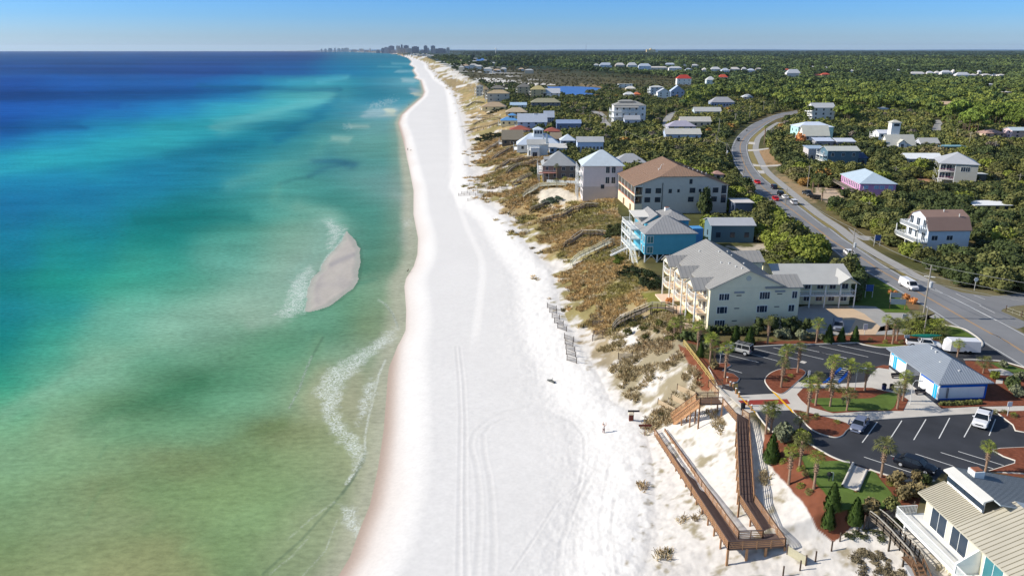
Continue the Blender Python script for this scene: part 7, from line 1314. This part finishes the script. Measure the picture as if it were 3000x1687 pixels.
q = ordp[170:]; T4 = []
for t in range(4):
    V, Fq = blob(110, 1, .75, .25, 120+t, 7, .3, inner=True); V = V+np.array([0,0,1.7]); n = len(V); tv = np.array([(-.04,0,0),(.04,0,0),(.03,0,1.9),(-.03,0,1.9),(0,-.04,0),(0,.04,0),(0,.03,1.9),(0,-.03,1.9)]); T4.append((np.concatenate([V, tv]), np.concatenate([Fq, np.array([(n,n+1,n+2,n+3),(n+4,n+5,n+6,n+7)])])))
if len(q): tag(merge(T4, np.column_stack([A2[q], z2[q]]), 3.0+1.3*RNG.random(len(q)), RNG.random(len(q))*6.28, c2_[q], 'pine_wood', LF, 3.2+1.4*RNG.random(len(q))), 'farther part of the pine wood behind the front pines', 'woodland', kind='stuff')
A3 = scatter(1000, 4200, 7.2, -.16, .8, 1.5); pine, marsh, px_, py_ = classify(A3); rel = A3[:,0]-xc(A3[:,1]); k = (fbm(A3[:,0]/35, A3[:,1]/35, 3) > .28) & (~marsh | (RNG.random(len(A3)) < .85)) & ((rel > 350) | (RNG.random(len(A3)) < .35)); A3, pine, marsh, px_, py_ = A3[k], pine[k], marsh[k], px_[k], py_[k]
s3 = (2.3+1.7*RNG.random(len(A3)))*(1+.9*sst(1500, 4000, A3[:,1])); s3[marsh] *= .5; pk3 = RNG.random(len(A3)); s3 = np.where(pine, s3*1.45, s3); k = ~(pine & (pk3 < .45)); A3, pine, marsh, px_, py_, s3 = A3[k], pine[k], marsh[k], px_[k], py_[k], s3[k]; k = ~blocks(A3[:,0], A3[:,1], s3*np.where(pine, 1.9, .95), s3); A3, pine, marsh, px_, py_, s3 = A3[k], pine[k], marsh[k], px_[k], py_[k], s3[k]; c3 = colors(A3, pine, px_, py_); c3[marsh] = lin((92,88,62)); z3 = hgt(A3[:,0], A3[:,1], False)
tag(merge(T3, np.column_stack([A3, z3+pine*s3*.9]), s3*np.where(pine, 1.15, 1), RNG.random(len(A3))*6.28, c3, 'distant_forest', LF, s3*.9), 'distant forest stretching to the horizon', 'forest', kind='stuff')
A4 = scatter(4200, 16000, 26, -.25, .8, 2.4); rel = A4[:,0]-xc(A4[:,1]); k = (rel > 260+.05*A4[:,1]); A4 = A4[k]; tag(merge([blob(14, 1, .8, .6, 200+k_, 3, inner=False) for k_ in range(3)], np.column_stack([A4, hgt(A4[:,0], A4[:,1], False)]), 13+12*RNG.random(len(A4)), RNG.random(len(A4))*6.28, np.repeat(lin((46,64,50))[None], len(A4), 0)*(.6+.8*RNG.random(len(A4)))[:, None], 'horizon_forest', LF, 10+5*RNG.random(len(A4))), 'dark forest belt along the skyline', 'forest', kind='stuff')
# ---- dune vegetation
def tuft(n, r, h, seed):
    g = np.random.default_rng(seed); a = g.random(n)*6.283; rr = r*np.sqrt(g.random(n)); b = np.stack([np.cos(a)*rr, np.sin(a)*rr, np.zeros(n)], 1); l = np.stack([np.cos(a+.6)*.3, np.sin(a+.6)*.3, np.ones(n)], 1)*(h*(.5+.7*g.random(n)))[:, None]; l[:, :2] += g.normal(size=(n, 2))*h*.35
    t = np.stack([-np.sin(a*3), np.cos(a*3), np.zeros(n)], 1)*.07; V = np.stack([b-t, b+t, b+l+t*.5, b+l-t*.5], 1).reshape(-1, 3); return V, np.arange(4*n).reshape(n, 4)
TT = [tuft(26, .55, .55, 300+k) for k in range(6)]
def dune_pts(y0, y1, sp):
    out = []; y = y0
    while y < y1: x0, x1 = float(xt(y))-6, float(xc(y))+4; xs_ = np.arange(x0, x1, sp); out.append(np.stack([xs_+RNG.random(len(xs_))*sp, np.full(len(xs_), y)+RNG.random(len(xs_))*sp], 1)); y += sp
    return np.concatenate(out)
def dune_density(X, Y):
    t, c = xt(Y), xc(Y); u = (X-t)/(c-t); n1 = fbm(X/3.2, Y/3.2, 3); bare = fbm(X/18+40, Y/18, 2); d = sst(-.12, .45, u)*.95+.15*(Y > 170)-.5*sst(.52, .72, bare)*(u < .8); d = np.where(Y < 116, .12, d); d = np.where((Y >= 116) & (Y < 146), .72*sst(-.05, .25, u), d); return (n1+.5*(d-.5) > .57) & (u < 1.02)
Dp = np.concatenate([dune_pts(70, 260, .62), dune_pts(260, 520, 1.15)]); k = dune_density(Dp[:,0], Dp[:,1]); Dp = Dp[k]; k = ~excl_mask(Dp[:,0], Dp[:,1]); Dp = Dp[k]
n = len(Dp); g1 = fbm(Dp[:,0]/14, Dp[:,1]/14, 3)[:, None]; cd = lin((206,176,124))*(1-sst(.46,.64,g1))+lin((168,158,96))*sst(.46,.64,g1); cd = cd*(.6+.8*RNG.random(n))[:, None]; r = RNG.random(n); nk = (sst(165, 145, Dp[:,1])*.75)[:, None]; cd = cd*(1-nk)+lin((190,168,134))*(.6+.7*RNG.random(n))[:, None]*nk; cd[r > .9] = lin((222,206,170)); cd[r < .06] = lin((96,94,60))
tag(merge(TT, np.column_stack([Dp, hgt(Dp[:,0], Dp[:,1])-.03]), np.where(Dp[:,1] > 260, 1.7, .95)*(.7+.7*RNG.random(n)), RNG.random(n)*6.28, cd, 'dune_grass', LF, np.where(Dp[:,1] > 260, 1.3, .9)*(.6+.8*RNG.random(n))), 'brown and olive dune grass scattered over pale sand', 'grass', kind='stuff')
# low shrubs on the bluff
def in_px(k, pts, sp):
    pl = pz(k, *pts); x0, x1 = min(p.x for p in pl), max(p.x for p in pl); y0, y1 = min(p.y for p in pl), max(p.y for p in pl); gx, gy = np.meshgrid(np.arange(x0, x1, sp), np.arange(y0, y1, sp)); P = np.column_stack([gx.ravel(), gy.ravel()])+RNG.random((gx.size, 2))*sp; return P[inpoly(P[:,0], P[:,1], [(p.x, p.y) for p in pl])]
SH = [(in_px('P',(905,110,1000,90,1150,150,1260,210,1250,300,1150,290,1060,190,930,190), 1.3), (58,70,42)), (in_px('P',(860,0,960,10,940,100,870,60), 1.3), (96,112,42)), (in_px('O',(310,100,400,60,600,40,620,60,480,115,330,120), 1.9), (58,66,40)), (in_px('O',(880,400,985,370,985,470,900,470), 1.5), (62,76,42)), (in_px('K',(740,900,880,850,900,900,780,960,600,1010), 2.2), (62,68,44)), (in_px('O',(990,730,1150,700,1190,715,1100,765,1010,770), 1.2), (92,108,88)), (in_px('O',(1640,1010,1830,960,1830,1100,1640,1130), 1.4), (82,88,50)), (in_px('P',(880,560,1100,530,1420,640,1440,740,1200,760,1000,700), 2.6), (104,104,56)), (in_px('D',(220,1090,330,1020,700,1000,760,1100,640,1130,420,1080), .8), (84,90,58)), (in_px('D',(300,1280,420,1200,640,1180,860,1449,700,1500,400,1440), .75), (136,124,98)),
      (in_px('D',(470,960,860,890,930,960,700,1010), .7), (70,76,50))]
Vp = []; Vc = []
for P, c in SH:
    k = RNG.random(len(P)) < .8; P = P[k]; Vp.append(P); Vc.append(lin(c)*(.7+.6*RNG.random(len(P)))[:, None])
Vp = np.concatenate(Vp); Vc = np.concatenate(Vc); nearr = Vp[:,1] < 112; ss = np.where(nearr, .72, 1.15)*(.6+.8*RNG.random(len(Vp)))
tag(merge([blob(220, 1, .8, .11, 400+k, 7, inner=False) for k in range(4)], np.column_stack([Vp, hgt(Vp[:,0], Vp[:,1])-.1]), ss, RNG.random(len(Vp))*6.28, Vc, 'dune_shrubs', LF, np.where(nearr, .42, 1.15)*(.6+.8*RNG.random(len(Vp)))), 'low dark shrubs hugging the bluff and dunes', 'shrubs', kind='stuff')
# ---- palms
def frond_crown(seed, n=26, R=1.55, droop=1.):
    g = random.Random(seed); b = MB()
    for i in range(n):
        a = i*2.399+g.random()*.4; el = 1.15-1.75*(i/n)+g.random()*.2; r = R*(.75+.35*g.random()); pl = r*.5; d = Vector((math.cos(a)*math.cos(el), math.sin(a)*math.cos(el), math.sin(el))); s = Vector((-math.sin(a), math.cos(a), 0)); p0 = d*.1; p1 = d*pl-Vector((0,0,.05)); b.q(p0-s*.02, p0+s*.02, p1+s*.02, p1-s*.02)
        for k in range(7):
            f = (k-3)/3*1.05; dd = (d*math.cos(f)+s*math.sin(f)); m = p1+dd*r*.42; e = p1+dd*r*.66-Vector((0,0,(.16+.12*abs(f))*droop*r)); w = s*math.cos(f)-Vector((d.x,d.y,0))*math.sin(f)*.8; b.q(p1, m-w*.07, e, m+w*.07)
    return b
PCR = [(mesh_only(frond_crown(k), m)) for k, m in ((1, LOL), (2, LYG), (3, LOL), (4, LYG))]; PTR = []
for k in range(4):
    b = MB(); bend = (k-1.5)*.06; prof = [(0,.19),(.15,.16),(.45,.15),(.6,.19),(.8,.21),(.95,.2),(1,.12)]; b.tube([(bend*z*z, 0, z*5-.05) for z, r in prof], [r for z, r in prof], 9); g = random.Random(k)
    for i in range(46): a = i*2.4; z = 2.3+2.5*i/46; b.beam((math.cos(a)*.17+bend*(z/5)**2, math.sin(a)*.17, z), (math.cos(a)*.34+bend*(z/5)**2, math.sin(a)*.34, z+.2), .07)
    PTR.append(mesh_only(b, pbark))
def palm(k, bx, by, tx, ty, label, group=None, i=[0], cs=1.):
    i[0] += 1; g_ = G(*zz(k, bx, by)[0]); tp = zz(k, tx, ty)[0]; h = max(1.2, zat(g_.y, tp[1])-g_.z); o = root('palm_tree', g_, label, 'palm tree', group); o.rotation_euler = (0, 0, i[0]*1.7); s = h/5.7
    t = inst('trunk', PTR[i[0] % 4], o); t.scale = (min(1.2, .6+.5*s),)*2+(s*.98,); c = inst('crown', PCR[i[0] % 4], o, ((i[0] % 4-1.5)*.06*min(1.2,.6+.5*s), 0, 4.9*s)); q = cs*(.85+.12*math.sin(i[0]*3)); c.scale = (q, q, q); return o
for a, lb in (((270,335,230,130),'palm leaning left at the bluff, left of a pair'),((335,320,305,110),'palm right of the leaning bluff pair'),((518,460,520,160),'slim tall palm at the hedge corner by the yellow fence'),((545,378,552,150),'palm just behind the slim tall one at the hedge corner'),((652,580,668,290),'palm in the bed left of the silver off-roader, taller of two'),((695,580,702,400),'palm in the bed left of the silver off-roader, shorter of two'),((808,755,815,370),'palm on the small curved mulch bed by the ramp crossing'),((1262,390,1255,110),'windblown palm against the condominium wall'),((1780,375,1790,140),'palm on the upper mulch strip beside grey-green shrubs'),((1580,700,1565,380),'palm at the right tip of the teardrop island'),((1440,720,1440,410),'palm in the middle back of the teardrop island'),((1405,855,1405,540),'front palm of the teardrop island'),((1685,1155,1705,750),'palm by the walk at the lower mulch island'),((1770,1050,1795,690),'palm left of the central lawn, taller with white boots'),((1925,900,1930,520),'tallest plaza palm in front of the striped bays'),((1925,1060,1935,790),'palm in front of the tallest plaza palm'),((2105,910,2118,570),'palm right of the striped bays'),((1245,1340,1250,1020),'left of the twin palms below the crossing'),((1295,1335,1318,1030),'right of the twin palms below the crossing'),((1600,1330,1598,1150),'short dark palm at the lower drive edge')): palm('A', *a, lb)
for a, lb in (((480,890,490,620),'full palm at the plaza edge left of the bins'),((825,1085,840,820),'left of two palms before the restroom pavilion'),((885,1000,922,700),'right and taller of two palms before the restroom pavilion'),((290,1105,305,885),'small dark palm on the central lawn beside the grill'),((700,345,706,100),'left of three palms on the mulch by the court'),((775,390,790,140),'middle of three palms on the mulch by the court'),((820,355,846,140),'right of three palms on the mulch by the court'),((1350,445,1345,380),'palm in front of the trailer nose'),((1465,525,1470,370),'palm in front of the white box trailer'),((1738,700,1748,570),'short palm in the bed right of the pavilion roof')): palm('B', *a, lb)
for a, lb in (((1360,560,1395,190),'tall palm at the sand edge of the lower garden'),((1465,400,1500,90),'palm behind the tall one in the lower garden'),((1605,600,1640,240),'palm on the lawn edge of the lower garden')): palm('C', *a, lb)
palm('D',600,485,600,140,'leaning palm at the mulch tip beside the black saloon'); palm('D',1612,440,1615,160,'palm rising behind the seam-roofed house')
for k, a, lb in (('H',(728,720,730,450),'palm beside the taupe beach house porch'),('H',(860,785,852,670),'short palm behind the grey garden wall, right one'),('H',(718,780,716,715),'small palm behind the grey garden wall, left one'),('I',(428,600,442,310),'tall lone palm at the highway bend'),('I',(1243,1400,1245,1230),'palm beside the dark trailer'),('I',(1110,1285,1112,1080),'thin palm above the dark pickup'),('I',(1190,1240,1195,1130),'palm among scrub left of the pink house'),('G',(1990,810,1995,680),'bushy palm beside the little white pavilion'),('K',(1350,895,1360,800),'palm before the olive-roofed long house'),('L',(300,980,300,900),'golden palm at the back lane'),('L',(240,870,260,790),'pale palm by the back lane'),('L',(1080,900,1080,800),'broad palm right of the colonnaded house'),('L',(1200,1060,1195,1020),'small palm before the lavender hip roof')): palm(k, *a, lb)
for i, (k, x, y, s) in enumerate((('F',215,285,2.2),('F',140,240,1.8),('F',575,590,1.3),('F',600,480,1.3),('B',960,270,2.0),('B',1040,290,2.1),('B',1010,200,2.1),('B',1180,310,1.7),('B',1270,320,1.9),('B',1240,250,1.9),('J',780,640,2.2),('J',870,650,2.0),('G',1470,330,1.8),('G',1500,420,2.0),('G',1420,280,1.6),('E',690,1110,1.2),('A',640,520,1.2),('A',430,160,1.2),('A',480,250,1.3))):
    g_ = G(*zz(k, x, y)[0]); o = root('palmetto', g_, 'bushy trunkless palmetto %s' % ('beside the hedge below the pink house, larger','beside the hedge below the pink house, left','at the barn-roofed house drive mouth','at the hedge end by the small driveway','lower left of the palm clump by the court','centre front of the palm clump by the court','at the back of the palm clump by the court','between palm clump and kayak truck','right end of the clump near the trailer','behind the right end of the clump','left behind the teal house','right behind the teal house','in front of orange bushes by the highway','right of the orange bushes','below the condominium patio','at the yellow fence bed','above the leaning bluff palms','under the condominium corner post','by the hedge corner')[i], 'palmetto'); b = copy = inst('crown', PCR[i % 4], o, (0,0,.5*s)); b.scale = (s*.75, s*.75, s*.8); inst('trunk', cached('stub', lambda: mesh_only(MB().lathe((0,0,0), [(.18,-.2),(.16,.6)], 7), pbark)), o)
# ---- garden shrubs
def cone_me(seed):
    r = np.random.default_rng(seed); n = 420; z = r.random(n)**1.25; rad = .36*(1-z)**.75*(.85+.3*r.random(n)); a = r.random(n)*6.283; c = np.stack([np.cos(a)*rad, np.sin(a)*rad, .05+z*.95], 1); t = np.stack([-np.sin(a), np.cos(a), 0*a], 1)*.045; u = np.stack([np.cos(a)*.03, np.sin(a)*.03, .06+0*a], 1); V = np.stack([c-t-u, c+t-u, c+t*.6+u, c-t*.6+u], 1).reshape(-1, 3); f = np.arange(4*n).reshape(n, 4)
    o = npmesh('cone', V, f, LCY); me = o.data; D.objects.remove(o); return me
CN = [cone_me(k) for k in range(3)]; CORE = mesh_only(MB().lathe((0,0,0), [(.05,-.1),(.26,.02),(.24,.3),(.12,.7),(.01,.95)], 9), LCY)
for i, (k, x, y, ty, lb) in enumerate((('A',920,372,200,'clipped cone shrub behind the off-roader roof, left'),('A',1070,392,205,'clipped cone shrub right of the off-roader, by the condominium hedge'),('A',552,520,370,'narrow cone shrub beside the yellow fence'),('A',640,400,300,'dark cone shrub left of the upper bays'),('B',95,372,190,'left of three cone shrubs by the court'),('B',232,362,215,'middle of three cone shrubs by the court'),('B',377,362,205,'right of three cone shrubs by the court'),('C',1190,330,75,'plump cone shrub at the ramp shadow in the mulch'),('D',82,970,760,'lower left cone shrub of the garden tip'),('D',125,800,550,'upper left cone shrub of the garden tip'),('D',345,932,690,'cone shrub between the lawn and the board fence'),('C',1440,130,60,'small cone shrub behind the lower palms'))):
    g_ = G(*zz(k, x, y)[0]); h = max(1.2, zat(g_.y, zz(k, x, ty)[0][1])-g_.z); o = root('cone_shrub', g_, lb, 'shrub'); o.scale = (h*.8, h*.8, h); f = inst('foliage', CN[i % 3], o); inst('inner_growth', CORE, o)
def bush(k, x, y, r, m, label, h=None, cat='bush', name='bush', n=340, leaf=.14):
    g_ = G(*zz(k, x, y)[0]); me = cached(('bush', m.name, int(x) % 3, n), lambda: (lambda o: (o.data, D.objects.remove(o))[0])(npmesh('b', *blob(n, 1, 1.0, leaf, int(x), 8), m))); o = root(name, g_, label, cat); o.scale = (r, r, h or r*1.1); o.rotation_euler = (0,0,x); inst('foliage', me, o); inst('stem', cached('stem', lambda: mesh_only(MB().tube([(0,0,-.2),(0,.03,.5)], [.05,.03], 6), bark)), o); return o
for a in (('A',1370,325,1.1,LGY,'left grey-green bush on the upper mulch strip'),('A',1450,320,1.3,LGY,'middle grey-green bush on the upper mulch strip'),('A',1620,345,1.3,LGY,'right grey-green bush on the upper mulch strip'),('A',1730,330,.8,LGY,'small bush left of the palm on the upper strip'),('A',1835,345,.8,LGY,'small bush right of the palm on the upper strip'),('A',1430,1400,1.5,LGY,'pale wispy shrub below the twin palms'),('A',1620,1440,1.3,LYG,'bright palmetto-like bush at the lower drive corner'),('C',1310,150,1.5,LGY,'pale twiggy bush behind the plump cone shrub'),
          ('A',690,660,.9,LRD,'reddish bush at the yellow fence bed'),('A',600,470,1.2,LGY,'grey bush in the fence bed'),('D',755,560,1.2,LRD,'tall red-tinged bush beside the black saloon'),('D',955,530,1.0,LRD,'dark bush in front of the black saloon bonnet'),('D',1010,540,.9,LDK,'dark bush behind the red-tinged one'),('D',830,700,1.2,LRD,'russet bush above the board fence'),('D',500,840,1.2,LRD,'pinkish bush at the lawn foot'),('D',930,680,1.3,LRD,'russet bush against the house corner'),('D',700,800,1.1,LOL,'green bush between the pinkish and russet ones'),
          ('B',2030,870,1.4,LDK,'dark bush at the right of the pavilion shade'),('B',2090,950,1.2,LGY,'grey bush at the right picture edge below the pavilion'),('B',1860,760,.9,LYG,'yellow-green bush behind the pavilion corner'),('B',2120,780,1.0,LGY,'grey bush beside the bicycle pad'),('B',1950,640,.8,LGY,'twiggy bush at the lawn strip'),('F',370,1210,1.6,LDK,'round dark bush beside the cream lodge'),('F',450,1010,1.5,LDK,'dark bush at the lodge corner by the lawn'),('F',765,1130,.7,LCU,'left rust-brown grass clump on the lawn edge'),('F',810,1135,.7,LCU,'right rust-brown grass clump on the lawn edge'),('F',920,1180,.8,LCU,'rust-brown clump near the kerb'),('F',1000,1230,.9,LCU,'rust-brown clump nearest the tall pole'),
          ('F',800,520,1.8,LGY,'pale feathery bush left of the barn-roofed house'),('I',920,640,3.2,LCU,'copper coloured tree before the white house',6.0),('J',1700,930,2.6,LBG,'leafless grey tree behind the grey three storey house',3.2),('J',455,1160,1.6,LRD,'red-leaved bush beside the pink house',2.0),('G',1400,230,2.2,LCU,'orange bush in the scrub above the brown roof',2.2),('G',1220,300,1.8,LCU,'smaller orange bush left of the larger one'),('I',800,830,2.0,LGY,'white flecked tree before the garage house',2.6),('G',1450,1280,2.6,LDK,'dark conical evergreen against the brown condominium wall',6.5),
          ('G',2150,960,3.0,LDK,'large round oak right of the brown condominium',4.6),('G',2010,930,2.4,LOL,'olive tree between pavilion and round oak',3.2),('E',580,870,.9,LCU,'golden bush at the condominium patio'),('E',770,990,.9,LYG,'bright green bush by the condominium stair'),('H',1155,1010,.5,LYG,'small shrub at the foot of the tall white house')): bush(*a[:6], *(a[6:] or ()))
def hedge(label, k, pts, h, m, w=1.5):
    P = pz(k, *pts); g0 = P[0]; out = []; fc = []; nb = 0
    for a, c in zip(P, P[1:]):
        n = max(1, int((c-a).length/(w*.6)))
        for i in range(n+1):
            p = a.lerp(c, i/n); V, Fq = blob(170, w*.62, h, .13, nb+7, 6); V = V+np.array([p.x-g0.x, p.y-g0.y, p.z-g0.z]); fc.append(Fq+nb*0+sum(len(v) for v in out)); out.append(V); nb += 1
    o = npmesh('hedge', np.concatenate(out), np.concatenate(fc), m); o.location = g0; tag(o, label, 'hedge')
hedge('clipped dark hedge along the shaded condominium wall, left part','A',(660,290,800,285,1000,290,1130,300),1.5,LDK,1.6); hedge('tall dark hedge in the condominium shadow beside the court','A',(1180,290,1300,270,1450,270,1640,280),3.0,LDK,2.6); hedge('clipped hedge at the bluff corner by the yellow fence','A',(400,350,500,370,620,372),1.5,LDK,2.2)
hedge('dark tree row shading the lodge lawn','F',(330,850,360,960,420,1080,400,1180),3.4,LDK,3.0); hedge('low planting strip at the pavilion foot','B',(1300,1045,1500,1035,1700,1030),.5,LOL,.8)
for i, q in enumerate((('A',1475,660),('A',1510,740),('A',1450,790),('A',1780,1160),('A',1760,1190),('A',2000,1230),('B',240,890),('B',200,905),('B',1860,1120),('B',2060,1150),('B',2070,1170),('C',1480,410),('C',1530,460),('C',1480,580),('C',1560,640),('C',1310,340),('A',1170,360),('A',1300,360),('B',540,355),('B',700,375),('B',870,380),('D',690,560),('B',1960,1125))):
    g_ = G(*zz(*q)[0]); o = root('small_palmetto', g_, 'knee-high palmetto seedling in the car park planting, one of many alike', 'seedling', 'small palmetto seedlings in the mulch'); c = inst('crown', PCR[i % 4], o, (0,0,.12)); c.scale = (.38,.38,.4); inst('stem', cached('stub2', lambda: mesh_only(MB().lathe((0,0,0), [(.05,-.1),(.05,.2)], 6), pbark)), o)
# ================================================================ haze over the far distance
hm = D.materials.new('haze_air'); hm.use_nodes = True; n = hm.node_tree; n.nodes.remove(n.nodes['Principled BSDF']); pv = n.nodes.new('ShaderNodeVolumePrincipled'); pv.inputs['Color'].default_value = (.72, .86, 1.0, 1); pv.inputs['Density'].default_value = 1.9e-5; pv.inputs['Anisotropy'].default_value = .2
n.links.new(pv.outputs[0], n.nodes['Material Output'].inputs['Volume'])
hz = MB().hexa([(-34000,-4000,-110),(40000,-4000,-110),(40000,42000,-110),(-34000,42000,-110)], [(-34000,-4000,170),(40000,-4000,170),(40000,42000,170),(-34000,42000,170)]).build('haze', hm); tag(hz, 'thin blue haze over the far distance', 'haze', kind='stuff')
